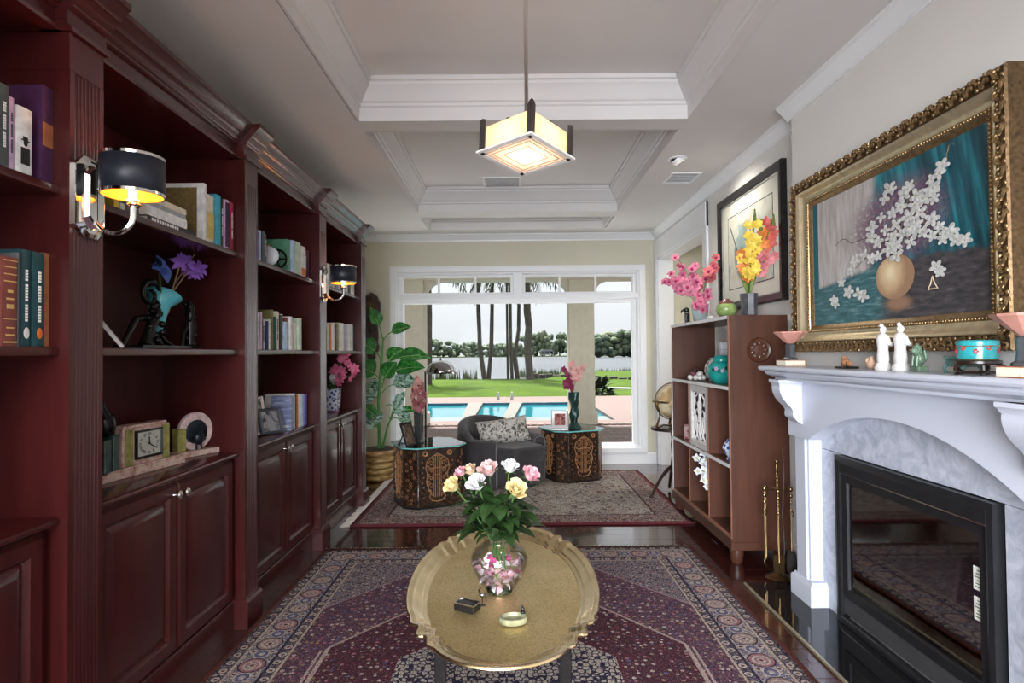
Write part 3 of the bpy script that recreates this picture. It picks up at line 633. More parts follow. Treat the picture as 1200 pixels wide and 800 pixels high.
for k in range(26): em.ball((rl.uniform(1.77, 1.85), rl.uniform(2.2, 2.98), 0.125), (rl.uniform(.008, .02),)*3, 6, 4)
em.build('embers', plain('white_embers', (0.55, 0.52, 0.48), 0.9, var=0.5), fi)
STK = plain('sticker_white', (0.72, 0.74, 0.68), 0.5); STL = plain('sticker_print', (0.10, 0.14, 0.08), 0.6)
for z in (0.52, 0.41):
    s_ = MB().box(1.6935, 1.6945, 2.165, 2.21, z, z+0.085).build('sticker', STK, fi, smooth=0)
    m = MB()
    for q in range(6): m.box(1.6930, 1.6936, 2.169, 2.205-0.006*(q % 3), z+0.01+q*0.012, z+0.014+q*0.012)
    m.build('sticker_print', STL, s_, smooth=0)

# ------------------------------------------------------------------ big gilt framed painting
pt = thing('painting', 'large still life of white blossoms in ornate gilt frame above the mantel', 'painting', (1.7365, 2.75, 1.392))
OR = (1.98, 3.52, 1.392, 2.362)
MB().rectloops([(0, 1.736), (0, 1.672), (0.006, 1.664), (0.05, 1.668), (0.056, 1.678), (0.056, 1.735)], OR, 'yz').build('outer_frame', DGOLD, pt, smooth=25)
MB().rectloops([(0.056, 1.70), (0.056, 1.672), (0.061, 1.668), (0.066, 1.672), (0.069, 1.674), (0.074, 1.680), (0.085, 1.694), (0.10, 1.702), (0.108, 1.703)], OR, 'yz').build('cove_moulding', GOLDL, pt, smooth=30)
MB().rectloops([(0.108, 1.72), (0.108, 1.702), (0.126, 1.702), (0.128, 1.706), (0.142, 1.716), (0.147, 1.722)], OR, 'yz').build('inner_fillet', GOLD, pt, smooth=25)
def perim(rect, ins, step):
    a0, a1, b0, b1 = rect[0]+ins, rect[1]-ins, rect[2]+ins, rect[3]-ins; out = []
    for (p, q) in (((a0, b0), (a1, b0)), ((a1, b0), (a1, b1)), ((a1, b1), (a0, b1)), ((a0, b1), (a0, b0))):
        L = hypot(q[0]-p[0], q[1]-p[1]); n = max(1, int(L/step))
        for k in range(n): out.append((p[0]+(q[0]-p[0])*k/n, p[1]+(q[1]-p[1])*k/n, atan2(q[1]-p[1], q[0]-p[0])))
    return out
cv = MB(); rp = random.Random(5)
for k, (a, b2, th) in enumerate(perim(OR, 0.026, 0.036)):
    s1 = 1 if k % 2 else -1
    # leafy scroll: a curl plus two lobes
    pts = []
    for q in range(9):
        ang = th + s1*(q*0.62); rr = 0.021 - 0.0019*q
        pts.append((1.659 - 0.004*sin(q), a + rr*cos(ang), b2 + s1*0.004 + rr*sin(ang)))
    cv.tube(pts, [0.0065*(1-0.05*q) for q in range(9)], 5)
    cv.ball((1.662, a + 0.016*cos(th+1.57*s1), b2 + 0.018*sin(th+1.57*s1)), (0.007, 0.012, 0.010), 7, 5)
    cv.ball((1.664, a - 0.014*cos(th+1.57*s1) + 0.012*cos(th), b2 - 0.020*sin(th+1.57*s1) + 0.012*sin(th)), (0.006, 0.009, 0.009), 7, 5)
cv.build('carved_scrolls', GOLD, pt, smooth=60)
bd = MB()
for a, b2, th in perim(OR, 0.117, 0.0165): bd.ball((1.700, a, b2), (0.006, 0.0068, 0.0068), 6, 4)
bd.build('bead_moulding', GOLD, pt, smooth=60)
def canvas_mat():
    t = MT('still_life_oil_paint'); x, y, z = t.xyz(t.geo())
    u = ((3.363 - y)/1.236).max(0.0).pow(1.0); u = u*(0.62 + u*0.38); v = (z - 1.523)/0.687   # composition is crowded towards the right
    fold = t.noise(t.vec(u*9.0 + v*1.2, v*0.7, 0.0), sc=2.2, det=4)
    curtain = t.ramp(fold, [(0.30, (0.006, 0.03, 0.045)), (0.5, (0.008, 0.09, 0.12)), (0.7, (0.02, 0.25, 0.31))])
    vert = t.noise(t.vec(u*30.0, v*2.0, 0.0), sc=2.0, det=3)
    pale = t.ramp(vert, [(0.3, (0.36, 0.33, 0.31)), (0.7, (0.58, 0.55, 0.54))])
    edge = (u + v*-0.10 + (v - 0.55).max(0.0)*0.0)
    wall = t.mix((u - v*0.06).step(0.27, 0.33), pale, curtain)
    wall = t.mix(u.lt(0.022), wall, (0.01, 0.12, 0.15))
    tn = t.noise(t.vec(u*6.0, v*16.0, 0.0), sc=2.5, det=5)
    cloth = t.ramp(tn, [(0.3, (0.015, 0.075, 0.09)), (0.55, (0.05, 0.16, 0.18)), (0.75, (0.22, 0.34, 0.36))])
    dark = t.ramp(tn, [(0.3, (0.02, 0.022, 0.03)), (0.6, (0.07, 0.06, 0.065)), (0.8, (0.15, 0.14, 0.14))])
    table = t.mix(u.step(0.33, 0.47), cloth, dark)
    horizon = t.noise(t.vec(u*2.0, 0.0, 0.0), sc=2.0)*0.1 + 0.28 + u*0.16 - ((u - 0.25)*(u - 0.25))*0.25
    c = t.mix((v - horizon).step(-0.02, 0.02), table, wall)
    # soft purple and green haze of the bouquet, brown glow of the bowl's reflection
    d = ((u - 0.50)*(u - 0.50)*3.2 + (v - 0.66)*(v - 0.66)*3.6).sqrt()
    hz = t.noise(t.vec(u*30.0, v*18.0, 0.0), sc=2.0, det=4)
    c = t.mix((1.0 - d.step(0.32, 0.62))*hz.step(0.30, 0.5)*0.92, c, (0.17, 0.085, 0.14))
    c = t.mix((1.0 - d.step(0.25, 0.6))*t.noise(t.vec(u*22.0, v*14.0, 3.0), sc=2.0, det=3).step(0.52, 0.66)*0.8, c, (0.30, 0.26, 0.22))
    d2 = ((u - 0.49)*(u - 0.49)*9.0 + (v - 0.12)*(v - 0.12)*22.0).sqrt()
    c = t.mix((1.0 - d2.step(0.1, 0.32))*0.8, c, (0.36, 0.20, 0.12))
    t.set('Base Color', c).set('Roughness', 0.45); t.bump(t.noise(t.geo(), sc=160, det=2), 0.15); return t.mat
MB().box(1.7215, 1.732, 2.11, 3.38, 1.51, 2.225).build('canvas', canvas_mat(), pt, smooth=0)
def cpt(s, v):
    u = (-0.62 + sqrt(0.62*0.62 + 4*0.38*max(s, 0)))/(2*0.38)
    return (3.363 - u*1.236, 1.523 + v*0.687)
bowl = MB(); a, b2 = cpt(0.47, 0.30)
bowl.loops([[(1.7205, a + 0.135*r_*cos(q*pi/14), b2 + 0.096*r_*sin(q*pi/14)*(1 if q < 14 else 1.08)) for q in range(28)] for r_ in (1.0, 0.6)], cap1=True)
def bowlm():
    t = MT('painted_bowl'); n = t.noise(t.geo(), sc=30, det=4); x, y, z = t.xyz(t.geo())
    d = (((y - a - 0.03)*(y - a - 0.03) + (z - b2 - 0.02)*(z - b2 - 0.02)).sqrt() + (n - 0.5)*0.03)
    t.set('Base Color', t.ramp(d*8.0, [(0.1, (0.78, 0.66, 0.42)), (0.5, (0.60, 0.42, 0.24)), (0.9, (0.34, 0.20, 0.12))])).set('Roughness', 0.5); return t.mat
bowl.build('painted_bowl', bowlm(), pt, smooth=0)
PBL = plain('painted_white_petals', (0.58, 0.59, 0.57), 0.55, var=0.3, sc=60); PBC = plain('painted_flower_centres', (0.45, 0.40, 0.20), 0.6); stm = MB(); rp = random.Random(11)
FL = [(.30,.50),(.33,.60),(.37,.55),(.36,.66),(.42,.62),(.40,.72),(.44,.55),(.47,.70),(.43,.82),(.46,.86),(.50,.63),(.52,.74),(.49,.50),(.53,.55),(.56,.66),(.55,.80),(.58,.84),(.60,.72),(.61,.60),(.64,.66),(.57,.49),(.66,.74),(.70,.76),(.72,.70),(.70,.82),(.74,.85),(.77,.88),(.66,.53),(.70,.50),(.74,.52),(.77,.46),(.80,.48),(.84,.42),(.87,.41),(.72,.30),(.75,.28),(.24,.47),(.22,.40),(.16,.33),(.11,.20),(.13,.17),(.20,.25),(.27,.22),(.29,.20),(.62,.55),(.38,.46),(.34,.44),(.50,.42),(.58,.57),(.45,.48)]
FL += [(u_ + rp.uniform(-.05, .05), v2 + rp.uniform(-.05, .05)) for (u_, v2) in FL[:36:3] if .34 < u_ < .78]
for k, (u, v_) in enumerate(FL):
    a1, b1 = cpt(u + rp.uniform(-.01, .01), v_ + rp.uniform(-.012, .012)); rr = rp.uniform(0.021, 0.032); o_ = rp.uniform(0, 6); np_ = rp.choice((4, 5, 5))
    pet = MB()
    for q in range(np_):
        th = o_ + q*2*pi/np_; ca, cb_ = a1 + 1.45*rr*0.62*cos(th), b1 + rr*0.62*sin(th)
        pts = [(1.7200 - 0.00004*(k*5+q), ca + 1.45*rr*(0.55*cos(w)*cos(th) - 0.36*sin(w)*sin(th)), cb_ + rr*(0.55*cos(w)*sin(th) + 0.36*sin(w)*cos(th))) for w in [i*pi/4 for i in range(8)]]
        pet.add(pts, [tuple(range(8))])
    pts = [(1.7202 - 0.00004*(k*5+6), a1 + rr*.22*cos(w), b1 + rr*.22*sin(w)) for w in [i*pi/3 for i in range(6)]]
    pb = pet.build('painted_blossom', PBL, pt, smooth=0); MB().add(pts, [tuple(range(6))]).build('blossom_centre', PBC, pb, smooth=0)
for (p, q) in [((.46, .5), (.22, .60)), ((.46, .52), (.28, .45)), ((.52, .5), (.78, .90)), ((.52, .5), (.88, .42)), ((.48, .5), (.42, .84)), ((.5, .5), (.6, .86)), ((.22, .60), (.12, .62)), ((.40, .48), (.2, .36)), ((.78, .90), (.82, .97))]:
    A, B_ = cpt(*p), cpt(*q); pts = []
    for k in range(7):
        s_ = k/6; pts.append((1.7208, A[0]+(B_[0]-A[0])*s_ + rp.uniform(-.006, .006), A[1]+(B_[1]-A[1])*s_ + 0.03*sin(pi*s_)))
    stm.tube(pts, 0.0018, 4)
stm.build('painted_stems', plain('painted_stems', (0.16, 0.13, 0.07), 0.6), pt, smooth=0)
A = cpt(0.69, 0.18)
MB().tube([(1.7205, A[0]+.02, A[1]), (1.7205, A[0]-.028, A[1]), (1.7205, A[0]-.012, A[1]+.02), (1.7205, A[0], A[1]+.05), (1.7205, A[0]+.012, A[1]+.02), (1.7205, A[0]+.028, A[1]), (1.7205, A[0]+.02, A[1]-0.003)], 0.003, 4).build('painted_bell', plain('painted_bell_cream', (0.55, 0.42, 0.30), 0.5), pt, smooth=0)

# ------------------------------------------------------------------ black framed print
pr = thing('framed_print', 'black framed print of a grey vessel hung behind the gladioli', 'picture', (1.84, 4.54, 1.73))
PRR = (3.93, 5.16, 1.735, 2.675)
MB().rectloops([(0, 1.838), (0, 1.80), (0.012, 1.795), (0.05, 1.80), (0.062, 1.815), (0.062, 1.838)], PRR, 'yz').build('frame', BLACK, pr, smooth=25)
MB().rectloops([(0.062, 1.816), (0.07, 1.816), (0.07, 1.823)], PRR, 'yz').build('silver_fillet', plain('silver_fillet', (0.5, 0.5, 0.48), 0.3, 0.7), pr, smooth=0)
MB().box(1.826, 1.832, 3.99, 5.10, 1.79, 2.62).build('mat_board', plain('cream_mat_board', (0.66, 0.63, 0.55), 0.9, var=0.03), pr, smooth=0)
def printm():
    t = MT('print_wash'); n = t.noise(t.geo(), sc=3.0, det=5, dist=1.2); n2 = t.noise(t.geo(), sc=7, det=4)
    c = t.ramp(n, [(0.28, (0.30, 0.36, 0.33)), (0.5, (0.60, 0.58, 0.50)), (0.7, (0.62, 0.50, 0.40))]); c = t.mix(n2.step(0.56, 0.7)*0.6, c, (0.60, 0.30, 0.16))
    t.set('Base Color', c).set('Roughness', 0.8); return t.mat
MB().box(1.8245, 1.8262, 4.12, 4.97, 1.90, 2.50).build('print_sheet', printm(), pr, smooth=0)
MB().rectloops([(0, 1.8255), (0, 1.824), (0.006, 1.824), (0.006, 1.8255)], (4.12, 4.97, 1.90, 2.50), 'yz').build('mat_line', BLACK, pr, smooth=0)
vs_ = MB(); yv, zv = 4.66, 2.16
vs_.loops([[(1.8240, yv + 0.17*q*w, zv + z) for q, w in ((-1, w_), (1, w_))] for z, w_ in ((-0.20, 0.3), (-0.14, 0.7), (-0.04, 1.0), (0.06, 1.05), (0.13, 0.8), (0.18, 0.45), (0.24, 0.55))], closed=False)
vs_.build('drawn_vessel', plain('vessel_wash', (0.27, 0.34, 0.32), 0.8, var=0.4, sc=8), pr, smooth=0)
MB().tube([(1.8238, yv + 0.25 - 0.06*abs(q), zv + 0.25 - q*0.09) for q in range(7)], 0.006, 4).tube([(1.8238, yv - 0.12 - 0.05*sin(q), zv + 0.2 - q*0.06) for q in range(6)], 0.005, 4).build('drawn_line', plain('charcoal_line', (0.08, 0.08, 0.08), 0.8), pr, smooth=0)
MB().box(1.817, 1.819, 3.99, 5.10, 1.79, 2.62).build('glazing', PICGLASS, pr, smooth=0)

# ------------------------------------------------------------------ open walnut bookcase
oc = thing('open_bookcase', 'open brown walnut bookcase with white edged shelves below the framed print', 'bookcase', (1.63, 4.64, 0))
X0, X1, Y0, Y1 = 1.435, 1.825, 3.93, 5.352
EDGE = plain('whitened_front_edge', (0.78, 0.77, 0.77), 0.4, var=0.05)
TANE = plain('lighter_wood_edge', (0.30, 0.13, 0.08), 0.35, var=0.2)
for yy in (Y0, Y1-0.022): MB().box(X0+0.004, X1, yy, yy+0.022, 0.10, 1.635).build('side_panel', WALNUT, oc, smooth=0, bev=0.001)
for z, z1 in ((1.612, 1.6352), (1.14, 1.163), (0.627, 0.65), (0.17, 0.192)):
    s_ = MB().box(X0+0.004, X1, Y0+0.022, Y1-0.022, z, z1).build('shelf', WALNUT, oc, smooth=0)
    MB().box(X0, X0+0.004, Y0+0.022, Y1-0.022, z, z1).build('front_edge', EDGE if z > 0.6 else TANE, s_, smooth=0)
for yy in (4.39, 4.855):
    MB().box(X0+0.006, X1, yy-0.009, yy+0.009, 0.192, 0.627).box(X0+0.006, X1, yy-0.009, yy+0.009, 0.65, 1.14).build('divider', WALNUT, oc, smooth=0)
    MB().box(X0+0.002, X0+0.006, yy-0.009, yy+0.009, 0.192, 0.627).box(X0+0.002, X0+0.006, yy-0.009, yy+0.009, 0.65, 1.14).build('divider_edge', TANE, oc, smooth=0)
for yy in (Y0, Y1-0.022): MB().box(X0, X0+0.004, yy, yy+0.022, 0.10, 1.6352).build('side_edge', EDGE if yy > 5 else TANE, oc, smooth=0)
MB().box(X0-0.006, X0+0.02, Y0-0.003, Y1+0.003, 0.095, 0.17).box(X0-0.006, X1, Y0-0.008, Y0, 0.095, 0.15).build('base_rail', WALNUT, oc, smooth=0, bev=0.003)
for (xx, yy) in ((X0+0.05, Y0+0.05), (X0+0.05, Y1-0.05), (X1-0.05, Y0+0.05), (X1-0.05, Y1-0.05)):
    MB().lathe([(0.030, 0), (0.036, 0.01), (0.042, 0.05), (0.045, 0.08), (0.045, 0.097)], (xx, yy, 0), 16).build('foot', WALNUT, oc)
md = MB(); Mm = Matrix.Translation((1.632, Y0-0.001, 1.405)) @ Matrix.Rotation(pi/2, 4, 'X')
md.lathe([(0.083, 0), (0.083, 0.006), (0.076, 0.012), (0.070, 0.007), (0.05, 0.006), (0.02, 0.012), (0.002, 0.012)], (0, 0, 0), 32, Mm)
for k in range(9):
    a = k*2*pi/9
    md.ball((0.045*cos(a), 0.045*sin(a), 0.009), (0.013, 0.013, 0.006), 8, 5, Mm)
md.build('carved_medallion', WALNUT, oc, smooth=50)
# carved white panel filling the middle cell
cp = thing('carved_panel', 'white openwork carved door panel in the middle of the walnut bookcase', 'carved panel', (1.45, 4.62, 0.65))
ANT = plain('antique_white_carving', (0.62, 0.60, 0.58), 0.6, var=0.15, sc=30)
PA = (4.402, 4.843, 0.652, 1.136)
MB().rectloops([(0, 1.47), (0, 1.446), (0.008, 1.442), (0.05, 1.442), (0.058, 1.45), (0.058, 1.47)], PA, 'yz').build('panel_frame', ANT, cp, smooth=25)
MB().box(1.468, 1.472, PA[0]+.05, PA[1]-.05, PA[2]+.05, PA[3]-.05).build('backing', plain('dark_backing', (0.02, 0.015, 0.012), 0.8), cp, smooth=0)
lt = MB()
for sx in (-1, 1):
    for (pts) in ([(0.0, -.17), (.05, -.15), (.09, -.10), (.07, -.05), (.03, -.03), (.02, .02), (.06, .05), (.10, .04), (.12, -.01)], [(.02, .18), (.07, .15), (.12, .13), (.10, .08), (.05, .10), (.03, .06), (.0, .02)], [(.14, -.17), (.10, -.18), (.06, -.19)], [(.14, .17), (.14, .05), (.10, -.02), (.13, -.1)], [(.0, .18), (.02, .08), (-.02, .0), (.02, -.08), (.0, -.17)], [(.15, .0), (.08, .0), (.04, -.1), (.12, -.17)]):
        lt.tube([(1.456, 4.6225 + sx*a, 0.894 + b_*1.08) for a, b_ in pts], 0.0065, 6)
lt.build('fretwork', ANT, cp, smooth=60)
# ================================================================== flowers helper
def petalf(mb, c, d, up, L, W_, bend=0.4, n=4, fold=0.12): mb.leaf(c, d, up, L, W_, bend, n, fold)
def blossom(mb, c, nrm, r, k=5, cup=0.5, wid=0.75, rnd=random, bend=0.5, n=4):
    nrm = Vector(nrm).normalized(); a = nrm.orthogonal().normalized(); b = nrm.cross(a); o = rnd.uniform(0, 6.28)
    for i in range(k):
        th = o + 2*pi*i/k + rnd.uniform(-.15, .15); rad_ = a*cos(th) + b*sin(th)
        d = (rad_*cos(cup) + nrm*sin(cup)); mb.leaf(c, d, nrm, r*rnd.uniform(.9, 1.1), r*wid, bend, n, 0.12)
def rose(mb, c, nrm, r, rnd):
    """a full rose: spiralling cupped petals around a tight heart"""
    nrm = Vector(nrm).normalized(); a = nrm.orthogonal().normalized(); b = nrm.cross(a)
    Mx = Matrix(((a.x, b.x, nrm.x, c[0]), (a.y, b.y, nrm.y, c[1]), (a.z, b.z, nrm.z, c[2]), (0, 0, 0, 1)))
    N = 17
    for i in range(N):
        t = i/(N-1); th0 = i*2.4 + rnd.uniform(-.1, .1); rr = r*(0.12 + 0.70*t); hh = r*(1.25 - 0.42*t); half = 1.25 - 0.42*t
        rows = []
        for q in range(5):
            s_ = q/4; row = []
            for w in range(5):
                ang = th0 + half*(w/4 - 0.5)*2*(0.55 + 0.45*sin(pi*min(s_+.15, 1)))
                flare = rr*(0.45 + 0.55*s_**0.7) + r*0.30*t*max(0, s_-0.7)*2.2
                edge = 1 - 0.16*abs(w/4-0.5)*2*s_
                row.append(Mx @ Vector((flare*cos(ang), flare*sin(ang), -0.55*r + hh*s_*edge - (0.16*r*t*s_*s_ if t > .6 else 0))))
            rows.append(row)
        mb.loops(rows, closed=False)

# ================================================================== rugs
def rug1_mat():
    t = MT('persian_medallion_rug'); x, y, z = t.xyz(t.geo())
    u = (x + 0.03).abs(); w = (y - 2.2).abs()
    du = 1.31 - u; dv = 2.10 - w; e = du.min(dv)
    P2 = t.vec(u, w, 0.0)
    def motif(sc, seed):
        v = t.vec(u*1.0 + seed, w*1.0, seed)
        return t.voro(v, sc, rnd=0.55), t.voro(v, sc, feat='DISTANCE_TO_EDGE', rnd=0.55), t.voro(v, sc, out='Color', rnd=0.55)
    d1, e1, c1 = motif(8.5, 0.0); d2, e2, c2 = motif(36, 3.1); d3, e3, c3 = motif(64, 7.7)
    fine = t.noise(t.vec(x, y, 0.0), sc=150, det=2); mid = t.noise(t.vec(x, y, 0.0), sc=45, det=3)
    sepn = t.nt.nodes.new('ShaderNodeSeparateColor'); t.nt.links.new(c2.k, sepn.inputs[0]); rnd2 = X(t.nt, sepn.outputs[0])
    sepm = t.nt.nodes.new('ShaderNodeSeparateColor'); t.nt.links.new(c1.k, sepm.inputs[0]); rnd1 = X(t.nt, sepm.outputs[0])
    NAVY, CREAM, RED, BLUE, ROSE, OCH = (0.022, 0.022, 0.05), (0.54, 0.47, 0.41), (0.18, 0.035, 0.05), (0.13, 0.14, 0.26), (0.42, 0.18, 0.20), (0.34, 0.24, 0.14)
    small = t.ramp(rnd2, [(0.0, CREAM), (0.25, ROSE), (0.45, BLUE), (0.6, CREAM), (0.75, OCH), (0.9, RED)], True)
    large = t.ramp(rnd1, [(0.0, ROSE), (0.3, CREAM), (0.5, BLUE), (0.7, RED), (0.85, CREAM)], True)
    def floral(ground, s_flow=0.34, vine=CREAM):
        c = t.mix(e3.lt(0.055), ground, vine)                       # fine tracery
        c = t.mix(d2.lt(s_flow), c, small); c = t.mix(d2.lt(s_flow*0.3), c, NAVY)
        return c
    spand = floral(t.mix(mid.step(.4, .6), (0.42, 0.35, 0.35), (0.30, 0.23, 0.26)), 0.34, NAVY)
    field = floral(t.mix(mid.step(.4, .6), (0.035, 0.034, 0.07), (0.11, 0.05, 0.085)), 0.36, (0.20, 0.09, 0.11))
    redz = floral(t.mix(mid.step(.4, .6), (0.14, 0.03, 0.042), (0.085, 0.022, 0.036)), 0.34, (0.045, 0.02, 0.03))
    lat = t.mix(e2.lt(0.10), CREAM, NAVY); lat = t.mix(d2.lt(0.13), lat, NAVY)
    k1 = w + u*1.25; k2 = w + u*1.0
    c = t.mix(k1.lt(2.35), spand, field)
    c = t.mix((k1 - 2.35).abs().lt(0.013), c, (0.36, 0.24, 0.26))
    in2 = k1.lt(1.71)*u.lt(0.845)
    c = t.mix(in2, c, redz)
    ln2 = ((k1 - 1.71).abs().lt(0.012)*u.lt(0.85)).max((u - 0.845).abs().lt(0.010)*k1.lt(1.71)).max((u - 0.872).abs().lt(0.006)*k1.lt(1.72))
    c = t.mix(ln2, c, (0.50, 0.38, 0.34))
    in3 = k2.lt(1.05)*u.lt(0.505)
    c = t.mix(in3, c, lat)
    ln3 = ((k2 - 1.05).abs().lt(0.012)*u.lt(0.51)).max((u - 0.505).abs().lt(0.011)*k2.lt(1.05))
    c = t.mix(ln3, c, (0.10, 0.02, 0.03))
    # borders
    isx = du.lt(dv); al = u + (w - u)*isx
    def ros(per, ph, mid_e, k):
        q = ((al/per + ph).fract() - 0.5)*per; return (q*q + (e - mid_e)*(e - mid_e)*k).sqrt()
    par = ((al/0.4).fract()).gt(0.5)
    main = t.mix(e1.lt(0.035), t.mix(e3.lt(0.055), t.mix(mid.step(.4, .6), (0.07, 0.075, 0.16), (0.16, 0.13, 0.21)), CREAM), (0.33, 0.27, 0.29))
    main = t.mix((d2.lt(0.34)*d1.gt(0.4)), main, small); 
    r1 = ros(0.2, 0.0, 0.17, 1.0); r2 = ros(0.2, 0.5, 0.17, 1.3); r3 = ros(0.07, 0.0, 0.062, 1.0); r4 = ros(0.07, 0.0, 0.272, 1.0); r5 = ros(0.1, 0.25, 0.215, 1.0); r6 = ros(0.1, 0.25, 0.125, 1.0)
    main = t.mix(r5.min(r6).lt(0.017), main, CREAM); main = t.mix(r5.min(r6).lt(0.009), main, RED)
    main = t.mix(r2.lt(0.042), main, CREAM); main = t.mix(r2.lt(0.034), main, BLUE); main = t.mix(r2.lt(0.016), main, CREAM)
    main = t.mix(r1.lt(0.062), main, NAVY); main = t.mix(r1.lt(0.055), main, t.mix(par, ROSE, (0.40, 0.26, 0.24))); main = t.mix((r1 - 0.036).abs().lt(0.006), main, CREAM); main = t.mix(r1.lt(0.020), main, CREAM); main = t.mix(r1.lt(0.010), main, RED)
    guard = t.mix(e3.lt(0.06), t.mix(mid.step(.4, .6), (0.27, 0.20, 0.20), (0.16, 0.11, 0.13)), NAVY); guard = t.mix(d2.lt(0.33), guard, small); guard = t.mix(r3.min(r4).lt(0.024), guard, NAVY); guard = t.mix(r3.min(r4).lt(0.019), guard, CREAM); guard = t.mix(r3.min(r4).lt(0.008), guard, RED)
    c = t.mix(e.lt(0.30), c, guard); c = t.mix(e.lt(0.245), c, main); c = t.mix(e.lt(0.095), c, guard)
    for q in (0.30, 0.245, 0.095): c = t.mix((e - q).abs().lt(0.006), c, (0.55, 0.45, 0.36) if q != 0.245 else NAVY)
    c = t.mix(e.lt(0.028), c, (0.24, 0.075, 0.045))
    d4 = t.voro(t.vec(u, w, 1.0), 118, rnd=0.8); c = t.mix(d4.lt(0.27)*e.gt(0.03)*0.3, c, (0.50, 0.45, 0.42)); c = t.mix((d4 - 0.6).abs().lt(0.12)*0.55, c, (0.03, 0.022, 0.035))
    c = t.mix(fine.step(.35, .7)*0.3, c, (0.02, 0.015, 0.02))
    t.set('Base Color', c).set('Roughness', 0.95).set('Specular IOR Level', 0.1); t.bump(fine, 0.5, 0.004)
    return t.mat
def rug2_mat():
    t = MT('faded_floral_rug'); x, y, z = t.xyz(t.geo())
    u = (x - 0.08).abs(); w = (y - 5.95).abs(); e = (1.40 - u).min(1.09 - w)
    v = t.vec(u, w, 0.0); d = t.voro(v, 17, rnd=0.6); ed = t.voro(v, 17, feat='DISTANCE_TO_EDGE', rnd=0.6); cc = t.voro(v, 17, out='Color', rnd=0.6); d3 = t.voro(v, 42, feat='DISTANCE_TO_EDGE', rnd=0.7)
    sp = t.nt.nodes.new('ShaderNodeSeparateColor'); t.nt.links.new(cc.k, sp.inputs[0]); rr = X(t.nt, sp.outputs[0])
    n = t.noise(t.vec(x, y, 0.0), sc=4, det=4); fine = t.noise(t.vec(x, y, 0.0), sc=130, det=2)
    pal = t.ramp(rr, [(0, (0.56, 0.51, 0.43)), (0.25, (0.26, 0.09, 0.08)), (0.5, (0.09, 0.085, 0.11)), (0.7, (0.58, 0.52, 0.43)), (0.88, (0.32, 0.19, 0.12))], True)
    g = t.mix(n.step(.4, .6), (0.62, 0.57, 0.50), (0.48, 0.41, 0.36)); c = t.mix(d3.lt(0.06), g, (0.09, 0.065, 0.07)); c = t.mix(d.lt(0.33), c, pal); c = t.mix(d.lt(0.13), c, (0.06, 0.05, 0.06))
    bd = t.mix(d3.lt(0.09), (0.46, 0.34, 0.30), (0.10, 0.06, 0.07)); bd = t.mix(d.lt(0.3), bd, pal)
    c = t.mix(e.lt(0.26), c, bd); c = t.mix(e.lt(0.05), c, (0.22, 0.055, 0.06)); c = t.mix((e - 0.26).abs().lt(0.01), c, (0.08, 0.04, 0.05)); c = t.mix(e.lt(0.018), c, (0.10, 0.012, 0.018))
    d4 = t.voro(t.vec(u, w, 1.0), 90, rnd=0.8); c = t.mix(d4.lt(0.3)*e.gt(0.03)*0.3, c, (0.58, 0.54, 0.48)); c = t.mix((d4 - 0.62).abs().lt(0.1)*0.35, c, (0.06, 0.04, 0.05)); c = t.mix(fine.step(.35, .7)*0.3, c, (0.05, 0.04, 0.04))
    t.set('Base Color', c).set('Roughness', 0.95).set('Specular IOR Level', 0.1); t.bump(fine, 0.5, 0.004); return t.mat
FRI = plain('rug_fringe', (0.52, 0.47, 0.42), 0.95, var=0.2)
def rug(name, label, x0, x1, y0, y1, mat, ends, wav=0.004, seed=1):
    rg = thing(name, label, 'rug', ((x0+x1)/2, (y0+y1)/2, 0.0)); rn = random.Random(seed)
    nx, ny = 40, 60; rows = []
    for j in range(ny+1):
        yy = y0 + (y1-y0)*j/ny
        rows.append([(x0 + (x1-x0)*i/nx + wav*sin(j*0.5+i*0.03)*(1 if i in (0, nx) else 0), yy + (wav*sin(i*0.7) if j in (0, ny) else 0), 0.009) for i in range(nx+1)])
    m = MB().loops(rows, closed=False)
    m.build('pile', mat, rg, smooth=60, solid=0.012)
    for e_ in ends:
        f_ = MB(); N = 150
        for k in range(N):
            s_ = (k + rn.uniform(-.3, .3))/N
            if e_ in ('far', 'near'):
                yy = y1 if e_ == 'far' else y0; sg = 1 if e_ == 'far' else -1; px = x0 + (x1-x0)*s_
                f_.tube([(px, yy-sg*0.005, 0.009), (px + rn.uniform(-.006, .006), yy + sg*0.02, 0.006), (px + rn.uniform(-.012, .012), yy + sg*rn.uniform(.03, .042), 0.004)], 0.0035, 4)
            else:
                py = y0 + (y1-y0)*s_
                f_.tube([(x0+0.004, py, 0.011), (x0-0.035, py + rn.uniform(-.01, .01), 0.008), (x0-rn.uniform(.06, .085), py + rn.uniform(-.02, .02), 0.004)], 0.006, 4)
        o = f_.build('fringe', FRI, rg); o['kind'] = 'stuff'
rug('persian_rug', 'red and navy persian medallion rug under the brass tray table', -1.335, 1.275, 0.1, 4.30, rug1_mat(), ('far',), seed=2)
rug('floral_rug', 'faded cream and rust floral rug under the armchair', -1.32, 1.48, 4.86, 7.04, rug2_mat(), ('left',), seed=3)

